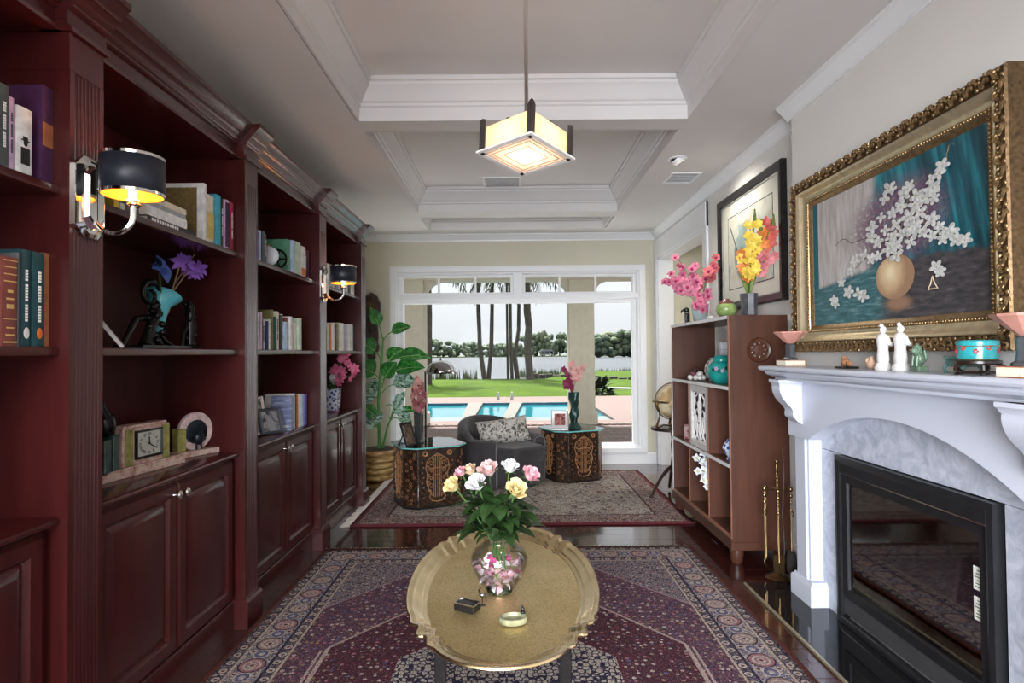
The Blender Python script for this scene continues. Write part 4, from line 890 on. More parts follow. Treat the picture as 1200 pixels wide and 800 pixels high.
# ================================================================== brass tray table
TC = (-0.036, 2.395); TA, TB = 0.366, 0.705; ZT = 0.478
tt = thing('tray_table', 'oval brass tray coffee table with scalloped rim on dark folding legs', 'coffee table', (TC[0], TC[1], 0))
NT = 240
def tray_loop(s_, z, wav):
    out = []
    for k in range(NT):
        th = 2*pi*k/NT; q = 0.0
        for c0 in (pi/4-0.02, 3*pi/4+0.02, 5*pi/4-0.02, 7*pi/4+0.02):
            dth = (th - c0 + pi) % (2*pi) - pi
            q += math.exp(-(dth/0.27)**2)*-0.022 + math.exp(-(dth/0.19)**2)*0.030*cos(dth*2*pi/0.165)
        sx = abs(cos(th))**0.94*(1 if cos(th) > 0 else -1); sy = abs(sin(th))**0.94*(1 if sin(th) > 0 else -1)
        k_ = s_ + q*wav
        out.append((TC[0] + TA*k_*sx, TC[1] + (TB + (s_-1)*(TA-TB)*0.5 if s_ > .5 else TB)*k_*sy, z))
    return out
def tray_mat(poly=False):
    t = MT('hammered_brass'); n = t.noise(t.geo(), sc=5, det=3); sp = t.noise(t.geo(), sc=150, det=3, rough=0.75)
    c = t.ramp(n, [(0.3, (0.64, 0.49, 0.23)), (0.7, (0.78, 0.62, 0.34))]); c = t.mix(sp.step(.46, .62)*0.6, c, (0.36, 0.25, 0.10))
    t.set('Base Color', c).set('Metallic', 0.85).set('Roughness', 0.45); t.bump(sp, 0.35, 0.002); return t.mat
RIMB = plain('polished_brass_rim', (0.80, 0.62, 0.36), 0.24, 1.0, var=0.15, sc=9)
MB().loops([tray_loop(0.03, ZT, 0)] + [tray_loop(q, ZT, max(0, (q-.5))*1.2) for q in (0.3, 0.6, 0.80)], cap0=True).build('tray_plate', tray_mat(), tt, smooth=60)
RP = [(0.80, 0.000, .6), (0.82, 0.006, .7), (0.835, 0.0065, .75), (0.845, 0.012, .8), (0.865, 0.014, .85), (0.885, 0.020, .9), (0.90, 0.021, .95), (0.925, 0.030, 1), (0.955, 0.036, 1), (0.975, 0.036, 1), (0.992, 0.041, 1), (1.0, 0.038, 1), (1.0, 0.032, 1), (0.985, 0.028, 1), (0.93, 0.018, 1), (0.85, -0.004, .8), (0.5, -0.006, 0)]
MB().loops([tray_loop(s_, ZT+z, w) for s_, z, w in RP], cap1=True).build('tray_rim', RIMB, tt, smooth=60)
for sx in (-1, 1):
    for sy in (-1, 1):
        x, y = TC[0] + sx*0.214, TC[1] + sy*0.33
        MB().box(x-0.019, x+0.019, y-0.019, y+0.019, 0.021, ZT-0.008).box(x-0.022, x+0.022, y-0.022, y+0.022, 0.10, 0.115).build('leg', BLACK, tt, smooth=0, bev=0.003)
for sx in (-1, 1): MB().box(TC[0]+sx*0.214-0.012, TC[0]+sx*0.214+0.012, TC[1]-0.33, TC[1]+0.33, 0.40, 0.44).build('side_rail', EBONY, tt, smooth=0)
for sy in (-1, 1): MB().box(TC[0]-0.214, TC[0]+0.214, TC[1]+sy*0.33-0.012, TC[1]+sy*0.33+0.012, 0.40, 0.44).tube([(TC[0]-0.2, TC[1]+sy*0.33, 0.16), (TC[0]+0.2, TC[1]+sy*0.33, 0.16)], 0.011, 8).build('cross_rail', EBONY, tt, smooth=40)

# ------------------------------------------------------------------ vase of roses
VX, VY = -0.052, 2.33
vz = ZT + 0.001
vg = glassy('vase_glass', (0.985, 0.995, 0.99), 0.015, 0.01, 0.55)
vs = thing('glass_vase', 'clear glass vase filled with petals on the brass tray', 'vase', (VX, VY, vz))
PV = [(0.047, 0), (0.05, 0.004), (0.052, 0.012), (0.075, 0.04), (0.098, 0.078), (0.110, 0.112), (0.110, 0.135), (0.098, 0.16), (0.075, 0.178), (0.060, 0.188), (0.056, 0.198), (0.060, 0.208), (0.067, 0.214)]
MB().lathe(PV + [(0.063, 0.213), (0.053, 0.198), (0.057, 0.187), (0.072, 0.174), (0.094, 0.157), (0.105, 0.134), (0.105, 0.113), (0.093, 0.08), (0.07, 0.043), (0.045, 0.02), (0.004, 0.016)], (VX, VY, vz), 40).build('glass_body', vg, vs, smooth=60)
MB().lathe([(0.046, 0.0005), (0.05, 0.003), (0.052, 0.013), (0.045, 0.019), (0.002, 0.016)], (VX, VY, vz), 36).build('thick_base', glassy('green_glass_base', (0.45, 0.68, 0.55), 0.12), vs)
rn = random.Random(21)
for k, (nm, col_, N) in enumerate((('pink_petals', (0.66, 0.36, 0.46), 34), ('white_petals', (0.75, 0.66, 0.72), 34), ('magenta_petals', (0.40, 0.06, 0.18), 18))):
    m = MB()
    for q in range(N):
        zz = rn.uniform(0.03, 0.135); rr = min(0.086, 0.035 + zz*0.55)*sqrt(rn.random()); th = rn.uniform(0, 6.28)
        m.leaf((VX + rr*cos(th), VY + rr*sin(th), vz + zz), (rn.uniform(-1, 1), rn.uniform(-1, 1), rn.uniform(-.5, .6)), (rn.uniform(-1, 1), rn.uniform(-1, 1), 1), 0.032, 0.026, 0.5, 4, 0.2)
    o = m.build(nm, plain(nm, col_, 0.6, var=0.25), vs, smooth=60); o['kind'] = 'stuff'
STEM = plain('green_stem', (0.045, 0.10, 0.025), 0.5, var=0.3); RLEAF = plain('rose_leaf', (0.018, 0.042, 0.011), 0.4, var=0.4, sc=25)
RC = {'yellow': (0.80, 0.66, 0.33), 'white': (0.80, 0.79, 0.80), 'pink': (0.78, 0.40, 0.46), 'peach': (0.80, 0.55, 0.36), 'blush': (0.80, 0.52, 0.50)}
def rosemat(c):
    if 'rose_'+c in MC: return MC['rose_'+c]
    t = MT('rose_petals_'+c); n = t.noise(sc=22, det=3); col_ = RC[c]
    t.set('Base Color', t.ramp(n, [(0.3, tuple(q*0.85 for q in col_)), (0.6, col_), (0.8, tuple(min(1, q*1.12) for q in col_))])).set('Roughness', 0.55).set('Subsurface Weight', 0.0)
    MC['rose_'+c] = t.mat; return t.mat
RS = [('yellow', -.232, 2.30, .897, .036, 'yellow rose at the left of the bouquet'), ('pink', -.205, 2.36, .935, .026, 'small pink rose behind the left yellow rose'), ('peach', -.168, 2.38, .94, .030, 'peach rose behind the big white rose'), ('white', -.137, 2.28, .908, .040, 'large white rose in front left of the bouquet'),
      ('blush', -.095, 2.36, .948, .042, 'blush pink rose at the top middle of the bouquet'), ('white', -.006, 2.37, .955, .036, 'white rose at the top right of the bouquet'), ('yellow', .018, 2.27, .887, .042, 'yellow rose facing the camera right of centre'), ('pink', .075, 2.33, .932, .037, 'pink rose at the right end of the bouquet')]
for k, (c, x, y, z, r, lab) in enumerate(RS):
    ro = thing('rose', lab, 'flower', (x, y, z), group='roses in the glass vase')
    nrm = Vector((x - VX, (y - VY) - 0.10, 0.20)).normalized()
    r *= 1.18; m = MB(); rose(m, (x, y, z), nrm, r, rn); m.build('rose_bloom', rosemat(c), ro, smooth=60)
    m = MB(); blossom(m, Vector((x, y, z)) - nrm*r*0.55, nrm, r*0.9, 5, 0.0, 0.3, rn, -0.1); m.build('sepals', STEM, ro, smooth=60)
    b0 = Vector((VX + 0.025*cos(k*2.1), VY + 0.025*sin(k*2.1), vz + 0.04)); nk = Vector((VX + (x-VX)*0.22, VY + (y-VY)*0.22, vz + 0.215)); e0 = Vector((x, y, z)) - nrm*r*0.5
    pts = [b0, b0.lerp(nk, .5), nk, nk.lerp(e0, .5) + Vector((0, 0, .012)), e0]; m = MB().tube(pts, 0.0032, 6); m.build('stem', STEM, ro)
    m = MB()
    for q in range(9):
        t_ = rn.uniform(.0, .75); p = nk.lerp(e0, t_); dd = Vector((x - VX + rn.uniform(-.12, .12), y - VY + rn.uniform(-.12, .12), rn.uniform(-.06, .10)))
        m.leaf(p, dd, (0, 0, 1), rn.uniform(.05, .085), rn.uniform(.028, .044), rn.uniform(.1, .6), 5, 0.12)
    m.build('rose_leaves', RLEAF, ro, smooth=60)
lf = thing('leaf_spray', 'dark green rose foliage spreading over the vase rim', 'foliage', (VX, VY, vz + 0.2))
m = MB()
for q in range(75):
    th = rn.uniform(0, 6.28); el = rn.uniform(-.25, 1.1); d = Vector((cos(th)*cos(el), sin(th)*cos(el)*0.8, sin(el)))
    b0 = Vector((VX, VY, vz + 0.225)) + Vector((cos(th)*rn.uniform(.03, .10), sin(th)*rn.uniform(.03, .07), rn.uniform(0, .14)))
    m.tube([Vector((VX, VY, vz+.2)), b0], 0.0018, 4); m.leaf(b0, d, (0, 0, 1), rn.uniform(.07, .115), rn.uniform(.045, .066), rn.uniform(.1, .6), 5, 0.10)
m.build('leaves', RLEAF, lf, smooth=60)

# ------------------------------------------------------------------ small things on the tray
bx = thing('lighter_box', 'small black rectangular box with silver edges on the brass tray', 'box', (-0.165, 2.165, vz), rz=R(-28))
MB().box(-0.042, 0.042, -0.026, 0.026, 0, 0.026).build('box_body', BLACK, bx, world=False, smooth=0, bev=0.003)
MB().rectloops([(0, 0.0255), (0, 0.029), (0.004, 0.029), (0.004, 0.0255)], (-0.042, 0.042, -0.026, 0.026), 'xy', cyc=True).build('silver_edge', CHROME, bx, world=False, smooth=0)
bi = thing('bird_figurine', 'tiny dark metal crane figure standing beside the black box', 'figurine', (-0.112, 2.20, vz))
MB().lathe([(0.012, 0), (0.012, 0.003), (0.003, 0.005)], (0, 0, 0), 12).tube([(0, 0, 0.004), (0, 0, 0.03)], 0.0018, 6).ball((0, 0, 0.038), (0.012, 0.007, 0.009), 10, 6).tube([(-0.006, 0, 0.042), (-0.013, 0, 0.055), (-0.006, 0, 0.066), (-0.012, 0, 0.07)], [0.004, 0.003, 0.0028, 0.001], 6).tube([(0.01, 0, 0.036), (0.02, 0, 0.03)], [0.005, 0.001], 6).build('bird_body', NICKEL, bi, world=False)
js = thing('jade_dish', 'oval pale green onyx dish on the brass tray', 'dish', (0.0, 2.055, vz), rz=R(8))
JADE = plain('green_onyx', (0.27, 0.28, 0.17), 0.2, var=0.4, sc=30)
MB().lathe([(0.030, 0), (0.046, 0.004), (0.05, 0.014), (0.048, 0.023), (0.044, 0.024), (0.036, 0.014), (0.002, 0.011)], (0, 0, 0), 32, sx=1.0, sy=0.72).build('dish_bowl', JADE, js, world=False)
fgr = thing('small_figurine', 'tiny dark figurine perched on the onyx dish rim', 'figurine', (0.033, 2.07, vz+0.024))
MB().ball((0, 0, 0.006), (0.009, 0.007, 0.006), 10, 6).ball((0, 0, 0.017), (0.006, 0.005, 0.008), 10, 6).ball((-0.002, 0, 0.027), 0.0042, 8, 6).build('figurine_body', BLACK, fgr, world=False)
# ================================================================== hanging lantern
def translucent(name, col, mixf=0.55, bump=0.0, sc=60, rough=0.3):
    t = MT(name); nt = t.nt; n = t.noise(sc=sc, det=4)
    t.set('Base Color', t.ramp(n, [(0.3, tuple(q*0.9 for q in col)), (0.7, col)])).set('Roughness', rough)
    tr = nt.nodes.new('ShaderNodeBsdfTranslucent'); tr.inputs[0].default_value = (*col, 1); mx = nt.nodes.new('ShaderNodeMixShader'); mx.inputs[0].default_value = mixf
    nt.links.new(t.p.outputs[0], mx.inputs[1]); nt.links.new(tr.outputs[0], mx.inputs[2]); nt.links.new(mx.outputs[0], t.out.inputs[0])
    if bump: t.bump(n, bump, 0.004)
    return t.mat
ch = thing('pendant_lantern', 'square frosted glass pendant lantern with nickel corner posts on a long stem', 'pendant light', (0.074, 2.62, 2.27))
LM = Matrix.Translation((0.074, 2.62, 2.27)) @ Matrix.Rotation(-0.11, 4, 'X') @ Matrix.Rotation(0.045, 4, 'Y') @ Matrix.Rotation(0.0728 + pi/4, 4, 'Z')
S = 0.156
def lm(m): m.v = [tuple(LM @ Vector(p)) for p in m.v]; return m
PLG = translucent('pressed_glass', (0.95, 0.88, 0.82), 0.7, 0.8, 90); SHG = translucent('frosted_cream_glass', (0.95, 0.82, 0.64), 0.75)
lm(MB().rectloops([(0, -0.004), (0, 0.004), (0.022, 0.004), (0.022, -0.004)], (-S, S, -S, S), 'xy', cyc=True)).build('plate_rim', plain('white_glass_rim', (0.85, 0.83, 0.8), 0.2), ch, smooth=0)
lm(MB().box(-S+0.022, S-0.022, -S+0.022, S-0.022, -0.002, 0.002)).build('bottom_plate', PLG, ch, smooth=0)
m = MB()
for q in (0.03, 0.05, 0.085): m.rectloops([(0, -0.002), (0, -0.005), (0.003, -0.005), (0.003, -0.002)], (-S+q, S-q, -S+q, S-q), 'xy', cyc=True)
lm(m).build('engraved_border', plain('engraved_line', (0.45, 0.35, 0.3), 0.5), ch, smooth=0)
q = S - 0.026
for k in range(4):
    M = Matrix.Rotation(k*pi/2, 4, 'Z'); lm(MB().box(-q+0.006, q-0.006, q-0.004, q, 0.008, 0.118, M)).build('shade_panel', SHG, ch, smooth=0)
    m = MB(); poly = [(-0.017, 0), (0.017, 0), (0.017, 0.13), (0.008, 0.15), (0, 0.158), (-0.008, 0.15), (-0.017, 0.13)]
    c_ = Matrix.Rotation(k*pi/2, 4, 'Z') @ Matrix.Translation((S-0.022, S-0.022, 0)) @ Matrix.Rotation(-pi/4, 4, 'Z')
    m.prism(poly, 'y', -0.006, 0.012, c_); m.prism([(-0.004, 0.01), (0.004, 0.01), (0.004, 0.15), (-0.004, 0.15)], 'y', 0.012, 0.018, c_)
    p_ = lm(m).build('corner_post', NICKEL, ch, smooth=30)
    lm(MB().lathe([(0.011, 0), (0.011, -0.006), (0.002, -0.012)], (0, 0, 0), 4, c_)).build('corner_finial', BLACK, p_, smooth=0)
lm(MB().box(-q, q, -0.008, 0.008, 0.118, 0.124).box(-0.008, 0.008, -q, q, 0.118, 0.124)).build('top_bracket', NICKEL, ch, smooth=0)
MB().tube([(0.078, 2.62, 2.385), (0.080, 2.60, 3.14)], 0.0095, 10).build('stem', CHROME, ch)
MB().lathe([(0.065, 0), (0.065, -0.012), (0.05, -0.025), (0.012, -0.03)], (0.080, 2.60, 3.15), 28).build('ceiling_canopy', CHROME, ch)
lm(MB().ball((0, 0.0, 0.055), (0.022, 0.022, 0.03), 12, 8)).build('bulb', BULB, ch)
lamp('lantern_light', 'POINT', LM @ Vector((0.0, 0.0, 0.06)), 2.6, (1.0, 0.72, 0.5), shadow_soft_size=0.05)

# ================================================================== end tables
def lacq():
    t = MT('brown_black_lacquer'); n = t.noise(sc=16, det=4, dist=2.0); d = t.voro(sc=30, rnd=0.9)
    c = t.ramp(n, [(0.40, (0.016, 0.009, 0.006)), (0.6, (0.045, 0.022, 0.012))]); c = t.mix(d.lt(0.2)*n.gt(0.52), c, (0.11, 0.05, 0.022)); t.set('Base Color', c).set('Roughness', 0.25).set('Coat Weight', 0.3); return t.mat
LACQ = lacq()
COPP = plain('copper_inlay', (0.36, 0.175, 0.08), 0.45, 0.3, var=0.3, sc=40)
AQUA = glassy('aqua_glass_top', (0.55, 0.88, 0.84), 0.10)
def end_table(loc, rz, label):
    t = thing('end_table', label, 'side table', loc, rz, group='octagonal lacquer end tables beside the armchair')
    a, c_ = 0.285, 0.105
    def octp(e): h = a + e; return [(h, -h+c_), (h, h-c_), (h-c_, h), (-h+c_, h), (-h, h-c_), (-h, -h+c_), (-h+c_, -h), (h-c_, -h)]
    MB().prism(octp(0), 'z', 0.0, 0.535).build('table_body', LACQ, t, world=False, smooth=0, bev=0.004)
    gt = MB().prism(octp(0.020), 'z', 0.536, 0.550).build('glass_top', AQUA, t, world=False, smooth=0)
    MB().loops([[(x_, y_, z_) for x_, y_ in octp(e_)] for e_, z_ in ((0.020, 0.5365), (0.023, 0.5375), (0.023, 0.5485), (0.020, 0.5495))]).build('polished_edge', plain('aqua_glass_edge', (0.16, 0.50, 0.47), 0.1, var=0.15), gt, world=False, smooth=0)
    MB().prism(octp(0.004), 'z', 0.0, 0.02).build('base_band', BLACK, t, world=False, smooth=0)
    for kf in range(4):           # scrollwork panel on each broad face
        M = Matrix.Rotation(kf*pi/2, 4, 'Z'); m = MB(); y = -a - 0.001
        def T(pts, r): m.tube([M @ Vector((x_, y, z_)) for x_, z_ in pts], r, 5)
        T([(-0.034, 0.10), (-0.034, 0.45)], 0.003); T([(0.034, 0.10), (0.034, 0.45)], 0.003); T([(0, 0.10), (0, 0.48)], 0.003); T([(-0.02, 0.10), (-0.02, 0.47)], 0.004); T([(0.02, 0.10), (0.02, 0.47)], 0.004); T([(-0.02, 0.47), (0.02, 0.47)], 0.004); T([(-0.02, 0.30), (0.02, 0.30)], 0.005); T([(-0.09, 0.36), (0.09, 0.36)], 0.004)
        for sx in (-1, 1):
            T([(0, 0.06), (sx*0.05, 0.07), (sx*0.075, 0.10), (sx*0.06, 0.14), (sx*0.085, 0.18), (sx*0.105, 0.24), (sx*0.09, 0.30), (sx*0.11, 0.36), (sx*0.10, 0.42), (sx*0.05, 0.46), (0, 0.49)], 0.005)
            for (cx, cz, r_) in ((0.06, 0.20, 0.026), (0.062, 0.27, 0.022), (0.058, 0.335, 0.022), (0.06, 0.40, 0.026), (0.045, 0.12, 0.018), (0.085, 0.235, 0.016), (0.088, 0.37, 0.016), (0.085, 0.30, 0.014), (0.07, 0.155, 0.014), (0.04, 0.44, 0.014)):
                T([(sx*(cx + r_*(1-q*0.07)*cos(q*0.6)), cz + r_*(1-q*0.07)*sin(q*0.6)) for q in range(13)], 0.0036)
            m.ring((0, 0, 0), 0.018, 0.008, 12, 5, M @ Matrix.Translation((sx*0.115, y, 0.49)) @ Matrix.Rotation(pi/2, 4, 'X'))
            for q in range(8): m.ball(M @ Vector((sx*(0.13 + 0.012*(q % 2)), y, 0.10 + q*0.045)), 0.006, 6, 4)
        m.build('inlay_scrollwork', COPP, t, world=False, smooth=60)
        m = MB(); rn2 = random.Random(kf)
        M2 = Matrix.Rotation(kf*pi/2 + pi/4, 4, 'Z'); yy = -(a*sqrt(2) - c_/sqrt(2)) - 0.001
        for q in range(16): m.ring((0, 0, 0), rn2.uniform(.007, .013), 0.0022, 9, 4, M2 @ Matrix.Translation((rn2.uniform(-.045, .045), yy, 0.05 + q*0.029)) @ Matrix.Rotation(pi/2, 4, 'X'))
        m.build('inlay_florets', COPP, t, world=False, smooth=60)['kind'] = 'stuff'
    return t
end_table((-0.79, 5.66, 0.015), R(25), 'octagonal lacquer end table with copper scrollwork beside the potted plant')
end_table((0.665, 6.68, 0.015), R(22), 'octagonal lacquer end table with copper scrollwork right of the armchair')

# ------------------------------------------------------------------ armchair and pillow
VEL = plain('charcoal_velvet', (0.036, 0.032, 0.035), 0.8, var=0.25, sc=6, sheen=0.15)
CXY = (-0.11, 6.46)
ac = thing('armchair', 'charcoal velvet barrel armchair in front of the window', 'armchair', (CXY[0], CXY[1], 0.015), R(44))
def topz(ph): return 0.50 + 0.19*max(0, sin(ph))**0.8 if sin(ph) > 0 else 0.50
N = 44; L = []
for i in range(N+1):
    ph = R(-42) + R(264)*i/N; tz = topz(ph)
    if i in (0, N): tz -= 0.02
    sec = [(0.475, 0.03), (0.485, 0.25), (0.485, tz-0.06), (0.475, tz-0.015), (0.445, tz), (0.405, tz), (0.375, tz-0.02), (0.365, tz-0.07), (0.36, 0.30), (0.36, 0.03)]
    L.append([(r_*cos(ph), r_*sin(ph)*0.95, z) for r_, z in sec])
MB().loops(L, cap0=True, cap1=True).build('barrel_back', VEL, ac, world=False, smooth=50)
seat = [(0.36*cos(R(a_)), 0.36*sin(R(a_))*0.95) for a_ in range(-40, 221, 10)] + [(-0.22, -0.43), (0.0, -0.46), (0.22, -0.43)]
MB().prism(seat, 'z', 0.27, 0.42).build('seat_cushion', VEL, ac, world=False, smooth=50, bev=0.03, seg=3)
MB().prism([(x_*0.98, y_*0.98) for x_, y_ in seat], 'z', 0.03, 0.27).build('seat_base', VEL, ac, world=False, smooth=50, bev=0.01)
MB().lathe([(0.25, 0), (0.25, 0.03)], (0, 0, 0), 28).build('swivel_base', BLACK, ac, world=False)
for e_ in (0, N):
    MB().tube([L[e_][k] for k in range(len(L[e_]))], 0.006, 6).build('piping', plain('grey_piping', (0.16, 0.15, 0.15), 0.7), ac, world=False)
def pillow_mat():
    t = MT('paisley_pillow'); n = t.voro(sc=16, feat='DISTANCE_TO_EDGE', rnd=0.9); n2 = t.noise(sc=14, det=4, dist=2.0)
    c = t.mix(n2.step(.46, .54), (0.55, 0.53, 0.48), (0.09, 0.085, 0.08)); c = t.mix(n.lt(0.06), c, (0.45, 0.42, 0.38)); t.set('Base Color', c).set('Roughness', 0.9); return t.mat
pl = MB(); n1, n2 = 18, 10
def pil(side):
    rows = []
    for i in range(n1+1):
        row = []
        for j in range(n2+1):
            a, b2 = 2*i/n1-1, 2*j/n2-1; th = 0.085*((1-a**4)*(1-b2**4))**0.6
            px = 0.29*a*(1-0.06*(1-b2*b2)); pz = 0.145*b2*(1-0.08*(1-a*a)); row.append((px, side*th, pz))
        rows.append(row)
    return rows
pl.loops(pil(1), closed=False); pl.loops(pil(-1), closed=False)
pm = Matrix.Translation((0, 0, 0)) @ Matrix.Rotation(R(-24), 4, 'X') @ Matrix.Rotation(R(-7), 4, 'Y')
pl.v = [tuple(pm @ Vector(p)) for p in pl.v]
po = pl.single('pillow', pillow_mat(), 'white and black paisley lumbar pillow on the charcoal armchair', 'pillow', (-0.09, 6.54, 0.55), world=False, smooth=60)
po.rotation_euler = (0, 0, R(12))

# ------------------------------------------------------------------ floor lamp
fl_ = thing('floor_lamp', 'black floor lamp with chrome dome shade behind the end table', 'floor lamp', (-0.975, 6.80, 0.015))
MB().lathe([(0.13, 0), (0.13, 0.012), (0.02, 0.022), (0.012, 0.04)], (-0.975, 6.80, 0.015), 24).build('base', BMETAL, fl_)
MB().tube([(-0.975, 6.80, 0.03), (-0.975, 6.80, 1.20)], 0.011, 10).build('pole', BMETAL, fl_)
MB().tube([(-0.975, 6.80, 1.175), (-0.62, 6.80, 1.175)], 0.006, 8).tube([(-0.80, 6.80, 1.175), (-0.80, 6.80, 1.14)], 0.010, 8).build('arm', BMETAL, fl_)
MB().lathe([(0.172, 0.0), (0.168, 0.03), (0.152, 0.07), (0.12, 0.11), (0.07, 0.138), (0.012, 0.148), (0.006, 0.175), (0.001, 0.18)], (-0.80, 6.80, 1.175), 36, cap0=False).build('dome_shade', plain('smoked_chrome', (0.42, 0.41, 0.42), 0.12, 1.0), fl_, solid=0.002)

# ------------------------------------------------------------------ potted dieffenbachia
pp = thing('potted_plant', 'tall leafy dieffenbachia in a woven basket beside the window', 'plant', (-1.50, 6.72, 0.0))
def basket_mat():
    t = MT('woven_rattan'); x, y, z = t.xyz(); n = t.noise(t.scale(t.tc(), (3, 3, 14)), sc=3, det=4)
    t.set('Base Color', t.ramp(n, [(0.3, (0.10, 0.05, 0.015)), (0.5, (0.36, 0.21, 0.07)), (0.72, (0.62, 0.44, 0.18))])).set('Roughness', 0.45); return t.mat
bm_ = basket_mat(); PX, PY = -1.50, 6.72
for k in range(5):
    z = 0.01 + k*0.066
    MB().lathe([(0.165+0.008*k, z), (0.182+0.008*k, z+0.018), (0.186+0.008*k, z+0.033), (0.180+0.008*k, z+0.05), (0.166+0.008*k, z+0.066)], (PX, PY, 0), 28).build('basket_coil', bm_, pp, smooth=60)
MB().lathe([(0.19, 0.335), (0.19, 0.345), (0.01, 0.35)], (PX, PY, 0), 24).build('soil', plain('potting_soil', (0.03, 0.02, 0.012), 0.95, var=0.4), pp)
def dieff():
    t = MT('variegated_leaf'); n = t.noise(sc=20, det=4, dist=1.0); c = t.ramp(n, [(0.35, (0.012, 0.08, 0.018)), (0.55, (0.03, 0.20, 0.03)), (0.72, (0.12, 0.36, 0.08))]); t.set('Base Color', c).set('Roughness', 0.25); return t.mat
def dieff2():
    t = MT('pale_variegated_leaf'); n = t.noise(sc=16, det=4, dist=2.0); c = t.ramp(n, [(0.4, (0.02, 0.09, 0.05)), (0.58, (0.35, 0.5, 0.42)), (0.75, (0.65, 0.75, 0.66))]); t.set('Base Color', c).set('Roughness', 0.25); return t.mat
DL, DP = dieff(), dieff2(); GST = plain('plant_stem_green', (0.05, 0.20, 0.03), 0.4, var=0.3)
base_p = Vector((PX, PY, 0.34)); 
stem_pts = [base_p, Vector((-1.480, 6.720, 0.390)), Vector((-1.485, 6.700, 0.872)), Vector((-1.447, 6.700, 1.350)), Vector((-1.428, 6.700, 1.589))]
MB().tube(stem_pts, [0.022, 0.02, 0.018, 0.016, 0.008], 10).build('stem', GST, pp)
MB().tube([base_p + Vector((0.05, 0, 0)), Vector((-1.379, 6.650, 0.590)), Vector((-1.275, 6.600, 0.803))], [0.012, 0.010, 0.006], 8).build('stem', GST, pp)
LV = [((-1.438, 1.580), (-1.533, 1.858), .10, 0.1, 0), ((-1.438, 1.542), (-1.141, 1.702), .11, .25, 0), ((-1.428, 1.254), (-0.930, 1.403), .13, .55, 0), ((-1.438, 1.302), (-1.639, 1.524), .14, .3, 0), ((-1.438, 1.111), (-1.007, 1.270), .15, .4, 0), ((-1.447, 1.063), (-1.658, 1.256), .17, .2, 0),
      ((-1.447, 0.967), (-1.064, 1.098), .15, .7, 1), ((-1.476, 0.872), (-1.572, 0.873), .24, .9, 1), ((-1.447, 1.159), (-1.217, 1.492), .12, .8, 0), ((-1.466, 0.489), (-1.562, 0.662), .17, .6, 1), ((-1.361, 0.679), (-1.064, 0.772), .06, .6, 0), ((-1.351, 0.679), (-1.217, 0.917), .08, .5, 1), ((-1.351, 0.660), (-1.141, 0.582), .05, .7, 1), ((-1.447, 1.015), (-1.332, 1.234), .14, .4, 0), ((-1.466, 0.585), (-1.619, 0.797), .10, .2, 0), ((-1.409, 0.823), (-1.122, 0.658), .08, .3, 1)]
rn = random.Random(8)
for k, (a, b2, wd, bend, pale) in enumerate(LV):
    A = Vector((a[0], 6.70, a[1])); B_ = Vector((b2[0], 6.70 - rn.uniform(0.02, 0.16), b2[1])); mid = A.lerp(B_, 0.35) + Vector((0, 0, 0.05))
    lp = MB().leaf(mid, B_ - mid + Vector((0, 0, bend*0.10)), (rn.uniform(-.2, .2), -0.75, 0.65), max(0.22, (B_-mid).length*1.15), wd*1.6, bend*0.8, 8, 0.16).build('leaf', DP if pale else DL, pp, smooth=60)
    MB().tube([A, A.lerp(mid, .5) + Vector((0, 0, .02)), mid], 0.006, 6).build('petiole', GST, lp)
    lv = lp.data.vertices; rib = [Vector(lv[3*i+1].co) + Vector((PX, PY, 0)) + Vector((0, -0.002, 0.002)) for i in range(9)]
    MB().tube(rib, [0.004*(1-i/10) for i in range(9)], 5).build('midrib', plain('leaf_rib', (0.25, 0.45, 0.15), 0.4), lp)

# ------------------------------------------------------------------ carved wall clock
wc = thing('wall_clock', 'dark carved wooden wall clock between the bookcase and the window', 'clock', (-1.745, 7.53, 1.33))
CWD = wood('carved_dark_oak', (0.02, 0.008, 0.005), (0.06, 0.025, 0.015), 'z', 1.0, 0.35, 0.3)
prof = [(0.03, 1.33), (0.05, 1.36), (0.045, 1.40), (0.085, 1.44), (0.10, 1.50), (0.075, 1.54), (0.085, 1.60), (0.075, 1.80), (0.085, 1.88), (0.112, 1.93), (0.112, 2.04), (0.09, 2.09), (0.075, 2.13), (0.04, 2.145), (0.02, 2.17)]
MB().prism([(-1.745+w_, z) for w_, z in prof] + [(-1.745-w_, z) for w_, z in prof[::-1]], 'y', 7.47, 7.529).build('clock_case', CWD, wc, smooth=30, bev=0.008)
Mw = Matrix.Translation((-1.745, 7.47, 1.985)) @ Matrix.Rotation(pi/2, 4, 'X')
MB().lathe([(0.085, 0), (0.088, 0.012), (0.078, 0.018), (0.072, 0.008), (0.002, 0.008)], (0, 0, 0), 28, Mw).build('dial_ring', plain('old_bronze', (0.10, 0.06, 0.035), 0.4, 0.6), wc)
MB().tube([Mw @ Vector((0, 0, 0.011)), Mw @ Vector((0.0, 0.05, 0.011))], 0.003, 5).tube([Mw @ Vector((0, 0, 0.011)), Mw @ Vector((0.03, -0.015, 0.011))], 0.003, 5).build('clock_hands', GOLD, wc)
for (z, r_) in ((1.40, .028), (1.49, .045), (1.60, .03), (1.70, .035), (1.80, .03), (1.89, .035), (2.11, .03)):
    MB().ball((-1.745, 7.468, z), (r_, 0.018, r_*0.9), 12, 8).build('carved_boss', CWD, wc)

